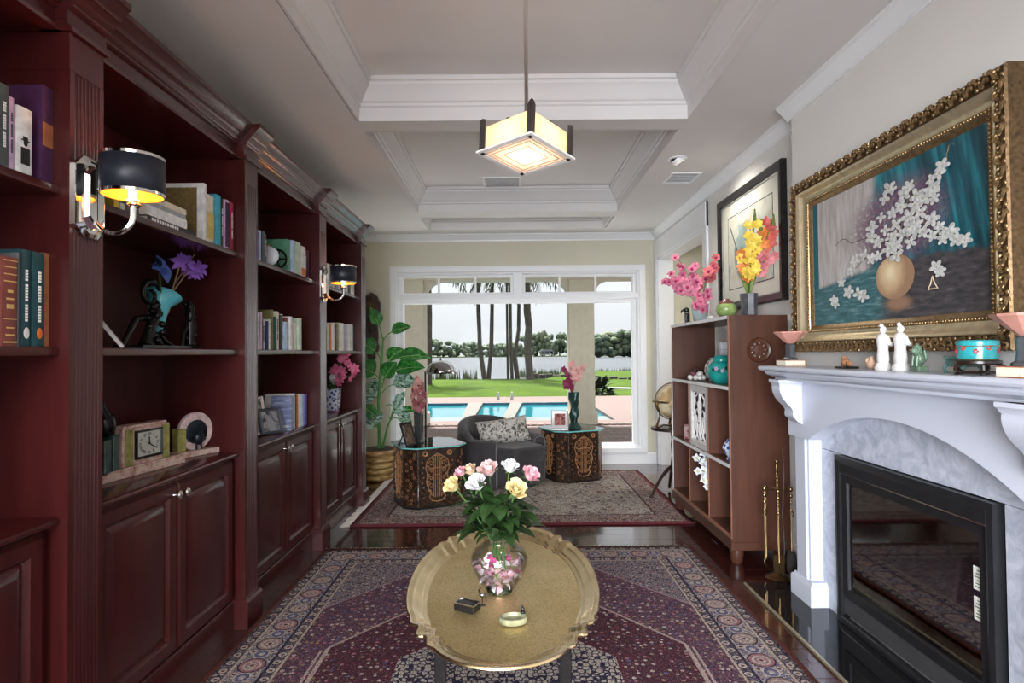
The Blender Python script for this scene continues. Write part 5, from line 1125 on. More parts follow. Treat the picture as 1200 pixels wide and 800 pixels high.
# ------------------------------------------------------------------ globe on stand
gl = thing('globe', 'cream antique globe in a brass ring on a three-legged stand', 'globe', (1.565, 5.78, 0.015))
def globe_mat():
    t = MT('antique_map'); n = t.noise(sc=5, det=6, rough=0.6); t.set('Base Color', t.ramp(n, [(0.4, (0.55, 0.47, 0.32)), (0.52, (0.62, 0.53, 0.36)), (0.56, (0.42, 0.28, 0.12)), (0.7, (0.5, 0.36, 0.2))])).set('Roughness', 0.35); return t.mat
gc = (1.565, 5.78, 0.92)
MB().ball(gc, 0.165, 28, 18).build('globe_ball', globe_mat(), gl, smooth=60)
MB().lathe([(0.172, -0.008), (0.20, -0.008), (0.20, 0.008), (0.172, 0.008), (0.172, -0.008)], gc, 36, cap0=False, cap1=False).build('horizon_ring', BRASS, gl)
MB().ring((0, 0, 0), 0.176, 0.006, 36, 6, Matrix.Translation(gc) @ Matrix.Rotation(pi/2, 4, 'X')).build('meridian_ring', BRASS, gl)
for k in range(3):
    a = R(205 + 120*k); c_, s_ = cos(a), sin(a)
    MB().tube([(gc[0]+r_*c_, gc[1]+r_*s_, z) for r_, z in ((.195, .92), (.20, .88), (.17, .83), (.165, .78), (.19, .72), (.205, .69), (.20, .675))], [0.012, 0.011, 0.009, 0.009, 0.010, 0.014, 0.016], 8).build('bracket', BRASS, gl)
    MB().tube([(gc[0]+r_*c_, gc[1]+r_*s_, z) for r_, z in ((.02, .30), (.08, .27), (.16, .20), (.23, .11), (.275, .035), (.285, .0295))], [0.018, 0.018, 0.016, 0.015, 0.016, 0.014], 8).build('leg', EBONY, gl)
    MB().tube([(gc[0]+r_*c_, gc[1]+r_*s_, z) for r_, z in ((.19, .672), (.12, .70), (.06, .69), (.0, .70))], 0.008, 6).build('scroll_brace', BRASS, gl)
MB().lathe([(0.215, 0.645), (0.215, 0.665), (0.205, 0.672), (0.01, 0.672)], (gc[0], gc[1], 0), 32).build('stand_shelf', EBONY, gl)
MB().lathe([(0.03, 0.20), (0.024, 0.26), (0.034, 0.32), (0.022, 0.40), (0.03, 0.5), (0.022, 0.56), (0.035, 0.645)], (gc[0], gc[1], 0), 14).build('column', EBONY, gl)

# ------------------------------------------------------------------ fire tools
ft = thing('fire_tools', 'brass fireplace tool set on a round base beside the mantel', 'fire tools', (1.635, 3.70, 0))
bx_, by_ = 1.635, 3.70
MB().lathe([(0.075, 0), (0.078, 0.008), (0.06, 0.018), (0.03, 0.03), (0.012, 0.05)], (bx_, by_, 0), 28).build('base', BRASS, ft)
def turned(m, x_, y_, z0, z1, r_, knobs):
    m.tube([(x_, y_, z0), (x_, y_, z1)], r_, 8)
    for z, rr in knobs: m.ball((x_, y_, z), (rr, rr, rr*1.3), 10, 7)
m = MB(); turned(m, bx_, by_, 0.03, 0.72, 0.007, [(0.30, .012), (0.50, .013), (0.60, .014), (0.66, .012), (0.715, .013)]); m.tube([(bx_-0.085, by_, 0.545), (bx_+0.085, by_, 0.545)], 0.006, 8).tube([(bx_, by_-0.085, 0.545), (bx_, by_+0.06, 0.545)], 0.006, 8); m.build('stand_pole', BRASS, ft)
for k, (dx, dy, nm) in enumerate(((-0.08, 0.0, 'poker'), (-0.03, -0.08, 'shovel'), (0.07, -0.03, 'brush'), (-0.055, 0.04, 'tongs'))):
    m = MB(); x_, y_ = bx_+dx, by_+dy
    turned(m, x_, y_, 0.12, 0.56, 0.005, [(0.47, .010), (0.51, .012), (0.55, .013), (0.42, .009)])
    m.ring((0, 0, 0), 0.016, 0.004, 14, 6, Matrix.Translation((x_, y_, 0.40)) @ Matrix.Rotation(pi/2, 4, 'X'))
    o = m.build(nm, BRASS, ft)
    if nm == 'shovel': MB().box(x_-0.035, x_+0.035, y_-0.004, y_+0.004, 0.06, 0.17).build('shovel_blade', BRASS, o, smooth=0, bev=0.006)
    if nm == 'brush':
        MB().lathe([(0.016, 0.17), (0.028, 0.15), (0.032, 0.06), (0.026, 0.05)], (x_, y_, 0), 14).build('bristles', plain('dark_bristle', (0.02, 0.018, 0.016), 0.9, var=0.4, sc=90), o)
    if nm == 'tongs': MB().tube([(x_, y_, 0.12), (x_-0.015, y_, 0.09), (x_, y_, 0.06)], 0.004, 6).build('claw', BRASS, o)
MB().tube([(1.645, 3.66, 0.03), (1.66, 3.665, 0.2), (1.648, 3.66, 0.4), (1.665, 3.668, 0.62), (1.66, 3.67, 0.8)], 0.0035, 6).single('power_cord', plain('dark_cord', (0.03, 0.03, 0.03), 0.6), 'thin dark cord hanging beside the mantel leg', 'cord', (1.645, 3.66, 0.03))
# ================================================================== things on the mantel (top at 1.312)
MZ = 1.3125
TERRA = plain('pink_terracotta', (0.50, 0.24, 0.19), 0.5, var=0.15); PEW = plain('dark_pewter', (0.09, 0.10, 0.11), 0.4, 0.5)
def pedestal_bowl(x, y, label, label2):
    bk_ = thing('book', label2, 'book', (x, y, MZ), R(6), group='small books under the terracotta bowls')
    MB().prism([(-0.06, 0), (0.06, 0), (0.06, 0.034), (-0.06, 0.034), (-0.06, 0.031), (0.057, 0.031), (0.057, 0.003), (-0.06, 0.003)], 'y', -0.05, 0.05).build('cover', bookmat('tan'), bk_, world=False, smooth=0)
    MB().box(-0.057, 0.056, -0.047, 0.047, 0.003, 0.031).build('pages', PAGE, bk_, world=False, smooth=0)
    b = thing('pedestal_bowl', label, 'bowl', (x, y, MZ+0.0345), group='terracotta bowls on pewter pedestals')
    MB().lathe([(0.042, 0), (0.042, 0.008), (0.03, 0.016), (0.026, 0.05), (0.028, 0.085), (0.02, 0.092)], (0, 0, 0), 6).build('pedestal', PEW, b, world=False, smooth=20)
    MB().lathe([(0.018, 0.09), (0.03, 0.10), (0.088, 0.150), (0.090, 0.157), (0.084, 0.156), (0.03, 0.112), (0.002, 0.108)], (0, 0, 0), 10).build('bowl', TERRA, b, world=False, smooth=20)
pedestal_bowl(1.555, 3.32, 'pink terracotta bowl on pewter pedestal at the far mantel end', 'small tan book under the bowl at the far mantel end')
pedestal_bowl(1.545, 1.785, 'pink terracotta bowl on pedestal cut off by the right photo edge', 'small tan book under the bowl at the right photo edge')
IV = plain('ivory_porcelain', (0.70, 0.68, 0.66), 0.3, var=0.06); BRN = plain('brown_soapstone', (0.30, 0.14, 0.07), 0.4, var=0.5, sc=60); PCH = plain('peach_soapstone', (0.60, 0.40, 0.28), 0.4, var=0.3, sc=50); GRN = plain('green_glazed_ceramic', (0.12, 0.19, 0.13), 0.2, var=0.4, sc=40)
g = thing('stone_carving', 'small brown soapstone carving on a black stand on the mantel', 'carving', (1.585, 2.82, MZ))
MB().box(-0.035, 0.035, -0.045, 0.045, 0, 0.01).build('stand', BLACK, g, world=False, smooth=0, bev=0.003)
MB().ball((0, 0.012, 0.028), (0.018, 0.022, 0.02), 10, 7).ball((0, 0.018, 0.046), (0.013, 0.014, 0.014), 9, 6).ball((0, -0.024, 0.022), (0.014, 0.016, 0.014), 9, 6).ball((0, -0.01, 0.03), (0.012, 0.012, 0.014), 8, 6).build('carved_figures', BRN, g, world=False)
g = thing('stone_carving', 'small peach soapstone carving beside the white figures', 'carving', (1.60, 2.66, MZ))
MB().ball((0, -0.008, 0.022), (0.018, 0.026, 0.022), 10, 7).ball((0, 0.012, 0.036), (0.014, 0.014, 0.018), 9, 6).ball((0, -0.012, 0.046), (0.011, 0.012, 0.014), 9, 6).build('carved_rock', PCH, g, world=False)
def robed(x, y, label):
    f = thing('porcelain_figure', label, 'figurine', (x, y, MZ), R(90), group='white porcelain robed figures on the mantel')
    MB().lathe([(0.033, 0), (0.035, 0.012), (0.030, 0.02), (0.028, 0.03)], (0, 0, 0), 16).build('base', IV, f, world=False)
    b = MB().lathe([(0.026, 0.026), (0.029, 0.05), (0.024, 0.09), (0.027, 0.12), (0.029, 0.135), (0.022, 0.150), (0.010, 0.158)], (0, 0, 0), 18, sx=1.0, sy=0.8)
    for sx in (-1, 1): b.tube([(sx*0.026, 0, 0.142), (sx*0.033, -0.006, 0.115), (sx*0.022, -0.024, 0.108), (sx*0.004, -0.03, 0.112)], [0.010, 0.011, 0.010, 0.007], 8)
    b.tube([(0.012, -0.022, 0.10), (0.014, -0.025, 0.06), (0.012, -0.024, 0.03)], [0.008, 0.006, 0.004], 6)
    b.ball((0, -0.002, 0.172), (0.0125, 0.014, 0.017), 12, 9).ball((0, 0.004, 0.190), (0.009, 0.009, 0.009), 9, 6).ball((0, -0.016, 0.170), 0.003, 6, 4)
    b.build('robed_body', IV, f, world=False, smooth=60)
robed(1.59, 2.55, 'white porcelain robed figure, left one of the pair on the mantel'); robed(1.60, 2.45, 'white porcelain robed figure, right one of the pair on the mantel')
g = thing('lion_figure', 'green glazed guardian lion figurine beside the white porcelain pair', 'figurine', (1.605, 2.345, MZ))
m = MB().box(-0.022, 0.022, -0.026, 0.026, 0, 0.022); m.build('base', GRN, g, world=False, smooth=0, bev=0.004)
m = MB().ball((0, 0.004, 0.05), (0.02, 0.024, 0.032), 12, 9).ball((-0.008, 0, 0.085), (0.016, 0.02, 0.022), 12, 8).ball((-0.022, 0, 0.082), (0.009, 0.011, 0.009), 8, 6).tube([(-0.016, -0.012, 0.06), (-0.02, -0.013, 0.022)], 0.007, 7).tube([(-0.016, 0.012, 0.06), (-0.02, 0.013, 0.022)], 0.007, 7).tube([(0.018, 0, 0.04), (0.026, 0, 0.06), (0.02, 0, 0.085)], [0.008, 0.009, 0.004], 7)
for k in range(8): m.ball((-0.004 + 0.012*cos(k), 0.018*cos(k*0.8), 0.088 + 0.017*sin(k*0.8)), 0.007, 6, 4)
m.build('lion_body', GRN, g, world=False, smooth=60)
g = thing('cloisonne_box', 'small green cloisonne box with lid on the mantel', 'box', (1.615, 2.135, MZ))
TEALG = plain('grey_green_enamel', (0.10, 0.20, 0.18), 0.3, var=0.4, sc=50)
for sx in (-1, 1):
    for sy in (-1, 1): MB().tube([(sx*0.028, sy*0.036, 0.03), (sx*0.034, sy*0.044, 0.018), (sx*0.03, sy*0.038, 0.0)], [0.008, 0.007, 0.006], 7).build('foot', TEALG, g, world=False)
MB().box(-0.034, 0.034, -0.044, 0.044, 0.024, 0.05).build('box_body', TEALG, g, world=False, smooth=0, bev=0.005)
MB().box(-0.037, 0.037, -0.048, 0.048, 0.051, 0.063).build('lid', TEALG, g, world=False, smooth=0, bev=0.004)
g = thing('wooden_stand', 'carved dark wooden stand holding the turquoise box', 'stand', (1.58, 2.02, MZ))
MB().lathe([(0.055, 0.034), (0.066, 0.038), (0.066, 0.046), (0.055, 0.05)], (0, 0, 0), 28).build('stand_top', EBONY, g, world=False)
for k in range(5):
    a = k*2*pi/5 + 0.5
    MB().tube([(r_*cos(a), r_*sin(a), z) for r_, z in ((.05, .036), (.07, .028), (.072, .018), (.058, .010), (.064, .003), (.072, .003))], 0.006, 7).build('leg', EBONY, g, world=False)
MB().ring((0, 0, 0.008), 0.05, 0.004, 24, 6).build('lower_ring', EBONY, g, world=False)
g = thing('enamel_box', 'round turquoise enamel box with red flowers on a dark stand', 'box', (1.58, 2.02, MZ+0.0505))
TQ = plain('turquoise_enamel', (0.03, 0.30, 0.33), 0.2, var=0.25, sc=30)
MB().lathe([(0.054, 0), (0.058, 0.004), (0.058, 0.046)], (0, 0, 0), 32).build('box_body', TQ, g, world=False)
MB().lathe([(0.060, 0.046), (0.061, 0.062), (0.056, 0.066), (0.002, 0.067)], (0, 0, 0), 32).build('lid', TQ, g, world=False)
m = MB()
for k in range(10):
    a = k*2*pi/10 + 0.2; z = 0.028 + 0.012*(k % 2)
    for q in range(5): m.ball((0.0585*cos(a + 0.10*cos(q*1.257)), 0.0585*sin(a + 0.10*cos(q*1.257)), z + 0.006*sin(q*1.257)), 0.0036, 6, 4)
m.build('enamel_flowers', plain('red_enamel', (0.45, 0.06, 0.05), 0.3), g, world=False)
MB().ring((0, 0, 0.0005), 0.055, 0.002, 30, 5).ring((0, 0, 0.046), 0.0595, 0.0016, 30, 5).build('gilt_rings', GOLD, g, world=False)

# ================================================================== things on and in the walnut bookcase
TOPZ = 1.6357
def vase(loc, prof, mat, label, n=24, name='vase', **kw):
    return MB().lathe(prof, (0, 0, 0), n).single(name, mat, label, 'vase', loc, world=False, **kw)
CEL = plain('pale_celadon', (0.38, 0.48, 0.48), 0.25, var=0.15)
vase((1.60, 5.03, TOPZ), [(0.035, 0), (0.045, 0.005), (0.058, 0.04), (0.066, 0.10), (0.072, 0.16), (0.066, 0.16), (0.055, 0.10), (0.004, 0.03)], CEL, 'pale celadon vase holding pink orchids on the walnut bookcase')
OPK = plain('orchid_pink', (0.46, 0.12, 0.20), 0.5, var=0.3, sc=30); OMG = plain('orchid_magenta', (0.30, 0.02, 0.09), 0.5); ORB = plain('orchid_rust', (0.42, 0.09, 0.10), 0.5, var=0.3)
rn = random.Random(31)
ob = thing('orchid_bouquet', 'spray of pink orchids in the celadon vase on the bookcase', 'flowers', (1.60, 5.03, TOPZ+0.05))
def spray(par, p0, tips, petmat, r_, per, ctrmat, rnd, stemmat=STEM, nm='orchid', k=5, cup=0.35, toward=(-0.35, -1, 0.1), spread=0.02, wid=0.8):
    for ti, (tip, pm) in enumerate(tips):
        P0, T_ = Vector(p0), Vector(tip); mid = P0.lerp(T_, .55) + Vector((0, 0, 0.05)); pts = [P0, P0.lerp(mid, .5), mid, mid.lerp(T_, .5), T_]
        st = MB().tube(pts, 0.003, 6).build('stem', stemmat, par)
        for q in range(per):
            s_ = 0.42 + 0.58*q/max(1, per-1); base = mid.lerp(T_, (s_-0.5)*2) if s_ > .5 else P0.lerp(mid, s_*2)
            c_ = base + Vector([rnd.uniform(-spread, spread) for _ in range(3)])
            m = MB(); blossom(m, c_, Vector(toward) + Vector([rnd.uniform(-.5, .5) for _ in range(3)]), r_*rnd.uniform(.8, 1.15)*(1.1 - 0.35*s_), k, cup, wid, rnd, 0.3); o = m.build(nm + '_bloom', pm or petmat, par, smooth=60)
            if ctrmat: MB().ball(c_ + Vector(toward).normalized()*0.006, r_*0.22, 7, 5).build('bloom_centre', ctrmat, o)
c0 = (1.60, 5.03, TOPZ+0.14)
spray(ob, c0, [((Vector((1.306, 5.000, 1.984))), OPK), (Vector((1.427, 5.050, 2.184)), OPK), (Vector((1.534, 5.000, 2.089)), OPK), (Vector((1.737, 5.050, 2.166)), ORB), (Vector((1.349, 5.000, 2.041)), OPK), (Vector((1.462, 4.950, 1.941)), OPK), (Vector((1.595, 4.900, 1.864)), OPK), (Vector((1.539, 4.880, 1.745)), OPK), (Vector((1.677, 5.000, 2.066)), ORB)], OPK, 0.058, 5, OMG, rn, spread=0.035, wid=1.0)
g = thing('dark_figurine', 'black and silver figurine beside the celadon vase', 'figurine', (1.56, 5.27, TOPZ))
MB().box(-0.03, 0.03, -0.04, 0.04, 0, 0.02).box(-0.02, 0.02, -0.03, 0.03, 0.02, 0.10).build('body', BLACK, g, world=False, smooth=0, bev=0.01, seg=2)
MB().ball((-0.005, 0, 0.125), (0.028, 0.03, 0.026), 12, 8).tube([(-0.028, 0, 0.13), (-0.05, 0, 0.12), (-0.052, 0, 0.10)], [0.012, 0.008, 0.005], 7).build('head', BLACK, g, world=False)
MB().box(-0.032, 0.032, -0.042, 0.042, 0.02, 0.026).ring((0, 0, 0.102), 0.024, 0.005, 16, 6).build('silver_band', CHROME, g, world=False, smooth=40)
APP = plain('apple_green_glaze', (0.24, 0.34, 0.11), 0.3, var=0.3, sc=20)
g = thing('gourd_vase', 'round green vase with a brown shoulder on the bookcase top', 'vase', (1.56, 4.31, TOPZ))
MB().lathe([(0.045, 0.016), (0.062, 0.03), (0.074, 0.06), (0.070, 0.088), (0.056, 0.104)], (0, 0, 0), 24).build('body', APP, g, world=False)
MB().lathe([(0.057, 0.104), (0.046, 0.122), (0.026, 0.134), (0.020, 0.142), (0.002, 0.140)], (0, 0, 0), 24).build('shoulder', plain('brown_glaze', (0.16, 0.05, 0.04), 0.3, var=0.3), g, world=False)
MB().lathe([(0.05, 0), (0.055, 0.006), (0.048, 0.017)], (0, 0, 0), 20).build('wood_stand', EBONY, g, world=False)
MB().lathe([(0.022, 0), (0.03, 0.01), (0.03, 0.022), (0.002, 0.03)], (0, 0, 0), 18).single('small_dish', IV, 'small white covered dish left of the green vase', 'dish', (1.50, 4.47, TOPZ), world=False)
GVX, GVY = 1.615, 4.03
vase((GVX, GVY, TOPZ), [(0.05, 0), (0.055, 0.006), (0.052, 0.05), (0.056, 0.10), (0.06, 0.15), (0.055, 0.15), (0.048, 0.08), (0.004, 0.02)], plain('pewter_vase', (0.12, 0.12, 0.13), 0.35, 0.5, var=0.4, sc=18), 'dark pewter vase holding the gladioli', n=9)
gb_ = thing('gladiolus_bouquet', 'tall yellow and coral gladioli in the pewter vase', 'flowers', (GVX, GVY, TOPZ+0.05))
YEL = plain('gladiolus_yellow', (0.80, 0.58, 0.08), 0.5, var=0.2); COR = plain('gladiolus_coral', (0.62, 0.12, 0.10), 0.5, var=0.3); ORG = plain('gladiolus_orange', (0.70, 0.22, 0.05), 0.5, var=0.3); PNK = plain('gladiolus_pink', (0.62, 0.20, 0.22), 0.5, var=0.3)
gc0 = (GVX, GVY, TOPZ+0.12)
spray(gb_, gc0, [(Vector((1.618, 3.950, 2.240)), YEL), (Vector((1.559, 3.900, 2.073)), YEL), (Vector((1.707, 4.000, 2.193)), ORG), (Vector((1.765, 4.000, 2.249)), COR), (Vector((1.722, 3.980, 2.029)), PNK), (Vector((1.568, 3.880, 1.959)), YEL), (Vector((1.551, 3.950, 2.026)), ORG)], YEL, 0.052, 12, None, rn, nm='gladiolus', k=6, cup=0.6, spread=0.034, wid=0.8)
m = MB()
for tp in ((1.638, 3.970, 2.335), (1.763, 3.970, 2.299), (1.678, 3.970, 2.266)):
    T_ = Vector(tp); m.tube([Vector(gc0), Vector(gc0).lerp(T_, .6), T_], [0.006, 0.005, 0.003], 6)
    for q in range(4): m.ball(T_ - Vector((0, 0, 0.018*q)), (0.007+0.002*q, 0.007+0.002*q, 0.014), 7, 5)
for q in range(8): m.leaf(gc0, (rn.uniform(-.4, .4), rn.uniform(-.5, .2), 1), (0, -1, .2), 0.22, 0.022, 0.1, 5)
m.build('buds_and_leaves', plain('bud_green', (0.16, 0.22, 0.05), 0.5, var=0.4), gb_, smooth=60)
# inside
SH1 = 1.1632
TEA = plain('teal_glaze', (0.015, 0.24, 0.22), 0.18, var=0.2)
g = thing('ginger_jar', 'round teal lidded ginger jar with painted flowers in the bookcase', 'jar', (1.55, 4.40, SH1))
MB().lathe([(0.055, 0), (0.062, 0.006), (0.088, 0.04), (0.102, 0.085), (0.095, 0.125), (0.068, 0.155), (0.052, 0.162)], (0, 0, 0), 32).build('jar_body', TEA, g, world=False)
MB().lathe([(0.056, 0.160), (0.058, 0.168), (0.054, 0.19), (0.042, 0.205), (0.002, 0.208)], (0, 0, 0), 28).build('jar_lid', TEA, g, world=False)
m = MB(); m2 = MB()
for k in range(5):
    a = R(215 + 14*k); z = 0.10 + 0.012*sin(k*2)
    for q in range(5): (m if k % 2 else m2).ball((0.0995*cos(a) + 0.0*q, 0.0995*sin(a), z) if False else (0.098*cos(a + 0.08*cos(q*1.257)), 0.098*sin(a + 0.08*cos(q*1.257)), z + 0.009*sin(q*1.257)), 0.0065, 6, 4)
m.build('painted_blossoms', plain('mauve_enamel', (0.5, 0.3, 0.45), 0.3), g, world=False); m2.build('painted_leaves', plain('dark_leaf_enamel', (0.02, 0.04, 0.03), 0.3), g, world=False)
def floral_glaze(nm, base_, a, b2, sc):
    t = MT(nm); d = t.voro(sc=sc, rnd=0.9); c = t.mix(d.lt(0.32), base_, a); c = t.mix((d - 0.36).abs().lt(0.05), c, b2); t.set('Base Color', c).set('Roughness', 0.25); return t.mat
g = thing('floral_jar', 'white jar painted with pink and green flowers behind the teal jar', 'jar', (1.63, 4.74, SH1))
MB().lathe([(0.05, 0), (0.075, 0.03), (0.092, 0.08), (0.086, 0.13), (0.06, 0.165), (0.045, 0.172), (0.05, 0.185), (0.002, 0.186)], (0, 0, 0), 28).build('jar_body', floral_glaze('floral_glaze', (0.6, 0.62, 0.6), (0.5, 0.12, 0.2), (0.08, 0.2, 0.16), 24), g, world=False)
MB().box(-0.03, 0.03, -0.03, 0.03, 0, 0.008).box(-0.026, 0.026, -0.026, 0.026, 0.008, 0.25).box(-0.03, 0.03, -0.03, 0.03, 0.25, 0.31).single('square_bottle', plain('milky_glass', (0.6, 0.6, 0.64), 0.25), 'tall square milky white bottle behind the floral jar', 'bottle', (1.70, 4.78, SH1), world=False, smooth=0, bev=0.004)
gr_ = thing('grape_cluster', 'ceramic cluster of white and purple grapes left of the jars', 'ornament', (1.53, 4.93, SH1))
for k in range(16):
    lay = 0 if k < 9 else (1 if k < 14 else 2); a = k*2.4; rr = (0.055, 0.032, 0.0)[lay]
    MB().ball((rr*cos(a), rr*sin(a)*1.2, 0.022 + lay*0.03), 0.022, 10, 7).build('grape', plain('grape_white' if k % 3 else 'grape_plum', (0.6, 0.58, 0.55) if k % 3 else (0.12, 0.04, 0.06), 0.25, var=0.3, sc=40), gr_, world=False)
vase((1.66, 4.24, SH1), [(0.03, 0), (0.045, 0.03), (0.05, 0.08), (0.03, 0.12), (0.018, 0.14), (0.018, 0.18), (0.028, 0.19), (0.02, 0.19), (0.004, 0.1)], plain('grey_green_bronze', (0.12, 0.15, 0.13), 0.4, 0.4), 'slim grey green bronze vase right of the teal jar')
vase((1.74, 4.13, SH1), [(0.035, 0), (0.055, 0.04), (0.06, 0.10), (0.04, 0.15), (0.02, 0.17), (0.03, 0.20), (0.02, 0.20), (0.004, 0.1)], IV, 'white porcelain vase at the near end of the top tier')
SH2 = 0.6502
vase((1.52, 5.17, SH2), [(0.03, 0), (0.034, 0.01), (0.026, 0.03), (0.034, 0.06), (0.036, 0.085), (0.026, 0.10), (0.034, 0.118), (0.027, 0.118), (0.02, 0.09), (0.004, 0.02)], floral_glaze('pink_floral_glaze', (0.55, 0.38, 0.38), (0.45, 0.1, 0.16), (0.3, 0.14, 0.14), 40), 'little pink flowered vase in the far cell of the bookcase')
g = thing('blue_white_jar', 'small blue and white porcelain jar in the near cell', 'jar', (1.52, 4.13, SH2))
BW = floral_glaze('blue_white_glaze', (0.62, 0.66, 0.74), (0.04, 0.08, 0.30), (0.10, 0.16, 0.42), 34)
MB().lathe([(0.036, 0), (0.04, 0.008), (0.028, 0.02), (0.05, 0.045), (0.064, 0.08), (0.056, 0.11), (0.036, 0.128)], (0, 0, 0), 26).build('jar_body', BW, g, world=False)
MB().lathe([(0.038, 0.128), (0.03, 0.142), (0.008, 0.148), (0.006, 0.158), (0.001, 0.16)], (0, 0, 0), 22).build('jar_lid', BW, g, world=False)
# white silk flowers in a dark vase in the bottom middle cell
fx, fy = 1.53, 4.58
vase((fx+0.03, fy, 0.1925), [(0.04, 0), (0.05, 0.01), (0.042, 0.06), (0.03, 0.12), (0.035, 0.15), (0.028, 0.15), (0.004, 0.05)], EBONY, 'dark wooden vase holding white flowers in the bottom cell')
wf = thing('white_flower_bunch', 'bunch of white silk flowers in the bottom middle bookcase cell', 'flowers', (fx+0.03, fy, 0.30))
WHT = plain('white_silk_petal', (0.66, 0.69, 0.72), 0.6, var=0.15); YC = plain('pale_yellow_bloom', (0.6, 0.55, 0.3), 0.6)
spray(wf, (fx+0.03, fy, 0.30), [(Vector((1.418, 4.620, 0.585)), None), (Vector((1.464, 4.560, 0.627)), None), (Vector((1.407, 4.500, 0.522)), None), (Vector((1.448, 4.450, 0.550)), None), (Vector((1.413, 4.440, 0.457)), None), (Vector((1.432, 4.420, 0.411)), None)], WHT, 0.05, 3, YC, rn, nm='silk_flower', cup=0.3, spread=0.02)
# ================================================================== things on the end tables
TZ = 0.5655
STONE = plain('dark_mottled_stone', (0.03, 0.035, 0.032), 0.35, var=0.6, sc=30)
g = thing('stone_vase', 'tall dark square stone vase on the end table by the plant', 'vase', (-0.87, 5.62, TZ))
MB().lathe([(0.045, 0), (0.05, 0.01), (0.038, 0.03), (0.045, 0.15), (0.05, 0.30), (0.042, 0.30), (0.03, 0.15), (0.004, 0.05)], (0, 0, 0), 4, rot=0.5).build('body', STONE, g, world=False, smooth=20)
rn = random.Random(44)
bg = thing('burgundy_bouquet', 'drooping burgundy flowers in the dark stone vase', 'flowers', (-0.87, 5.62, TZ+0.27))
BUR = plain('burgundy_petal', (0.22, 0.055, 0.06), 0.55, var=0.4, sc=25); DUS = plain('dusty_rose_petal', (0.42, 0.20, 0.17), 0.55, var=0.3)
for k in range(26):
    z = TZ + 0.30 + 0.31*k/26; a = k*2.4; rr = 0.055*sin(pi*(0.15+0.8*k/26)); c_ = Vector((-0.87 + rr*cos(a), 5.60 + rr*sin(a), z))
    m = MB(); blossom(m, c_, (cos(a), sin(a)-0.8, 0.2), 0.042, 5, 0.4, 0.8, rn, 0.4); m.build('bloom', DUS if k % 4 == 0 or k > 20 else BUR, bg, smooth=60)
MB().tube([(-0.87, 5.62, TZ+0.1), (-0.868, 5.61, TZ+0.4), (-0.87, 5.60, TZ+0.6)], 0.005, 6).build('stem', STEM, bg)
def easel_frame(name, label, loc, rz, w_, h_, tilt, fm, pm, group=None, border=0.02, cat='photo frame'):
    f = thing(name, label, cat, loc, rz, group)
    M = Matrix.Rotation(-tilt, 4, 'X')
    m = MB().rectloops([(0, 0.0), (0, -0.012), (border*0.3, -0.016), (border, -0.012), (border, 0.0)], (-w_/2, w_/2, 0, h_), 'xz', cyc=True); m.v = [tuple(M @ Vector(p)) for p in m.v]; m.build('frame', fm, f, world=False, smooth=20)
    m = MB().box(-w_/2+border*.8, w_/2-border*.8, -0.006, -0.002, border*.8, h_-border*.8); m.v = [tuple(M @ Vector(p)) for p in m.v]; m.build('photo', pm, f, world=False, smooth=0)
    t0 = M @ Vector((0, 0.002, h_*0.8)); m = MB().tube([t0, (0, t0.y + h_*0.35, 0.004)], 0.006, 6); m.build('easel_leg', BLACK, f, world=False)
    return f
def photo_mat(nm, a, b2, c_):
    t = MT(nm); n = t.noise(sc=14, det=3, dist=0.8); t.set('Base Color', t.ramp(n, [(0.35, a), (0.5, b2), (0.65, c_)])).set('Roughness', 0.2); return t.mat
easel_frame('photo_frame', 'dark photo frame seen from the side on the end table by the plant', (-0.91, 5.44, TZ), R(62), 0.16, 0.22, R(20), BLACK, photo_mat('dark_photo', (0.03, 0.02, 0.015), (0.1, 0.06, 0.04), (0.25, 0.18, 0.14)))
g = thing('crystal_ornament', 'small clear crystal ornament behind the dark photo frame', 'ornament', (-1.0, 5.62, TZ))
MB().ball((0, 0, 0.03), (0.05, 0.035, 0.03), 14, 9).tube([(-0.03, 0, 0.04), (-0.06, 0, 0.09), (-0.045, 0, 0.13), (-0.07, 0, 0.135)], [0.016, 0.011, 0.010, 0.003], 8).build('crystal_body', plain('crystal', (0.75, 0.78, 0.8), 0.05, spec=0.8), g, world=False)
easel_frame('photo_frame', 'silver photo frame with a reddish portrait on the end table right of the armchair', (0.53, 6.58, TZ), R(-8), 0.19, 0.20, R(15), plain('pale_silver_frame', (0.62, 0.6, 0.6), 0.3, 0.4), photo_mat('portrait_photo', (0.10, 0.02, 0.02), (0.35, 0.10, 0.09), (0.55, 0.35, 0.3)), border=0.035)
g = thing('bronze_vase', 'twisted dark green bronze vase on the end table right of the armchair', 'vase', (0.69, 6.57, TZ))
L = []
for k in range(15):
    z = 0.40*k/14; r_ = [0.075, 0.065, 0.04, 0.038, 0.045, 0.05, 0.052, 0.045, 0.038, 0.042, 0.05, 0.055, 0.056, 0.055, 0.06][k]
    L.append([(r_*(1+0.15*cos(3*a))*cos(a + k*0.25), r_*(1+0.15*cos(3*a))*sin(a + k*0.25), z) for a in [i*2*pi/18 for i in range(18)]])
MB().loops(L, cap0=True, cap1=True).build('body', plain('green_bronze', (0.02, 0.05, 0.045), 0.35, 0.4, var=0.5, sc=15), g, world=False, smooth=60)
bg = thing('orchid_bouquet', 'pink and burgundy orchids in the bronze vase', 'flowers', (0.665, 6.56, TZ+0.38))
PKO = plain('pale_pink_orchid', (0.66, 0.34, 0.32), 0.55, var=0.25); PLO = plain('plum_orchid', (0.22, 0.02, 0.07), 0.55, var=0.3)
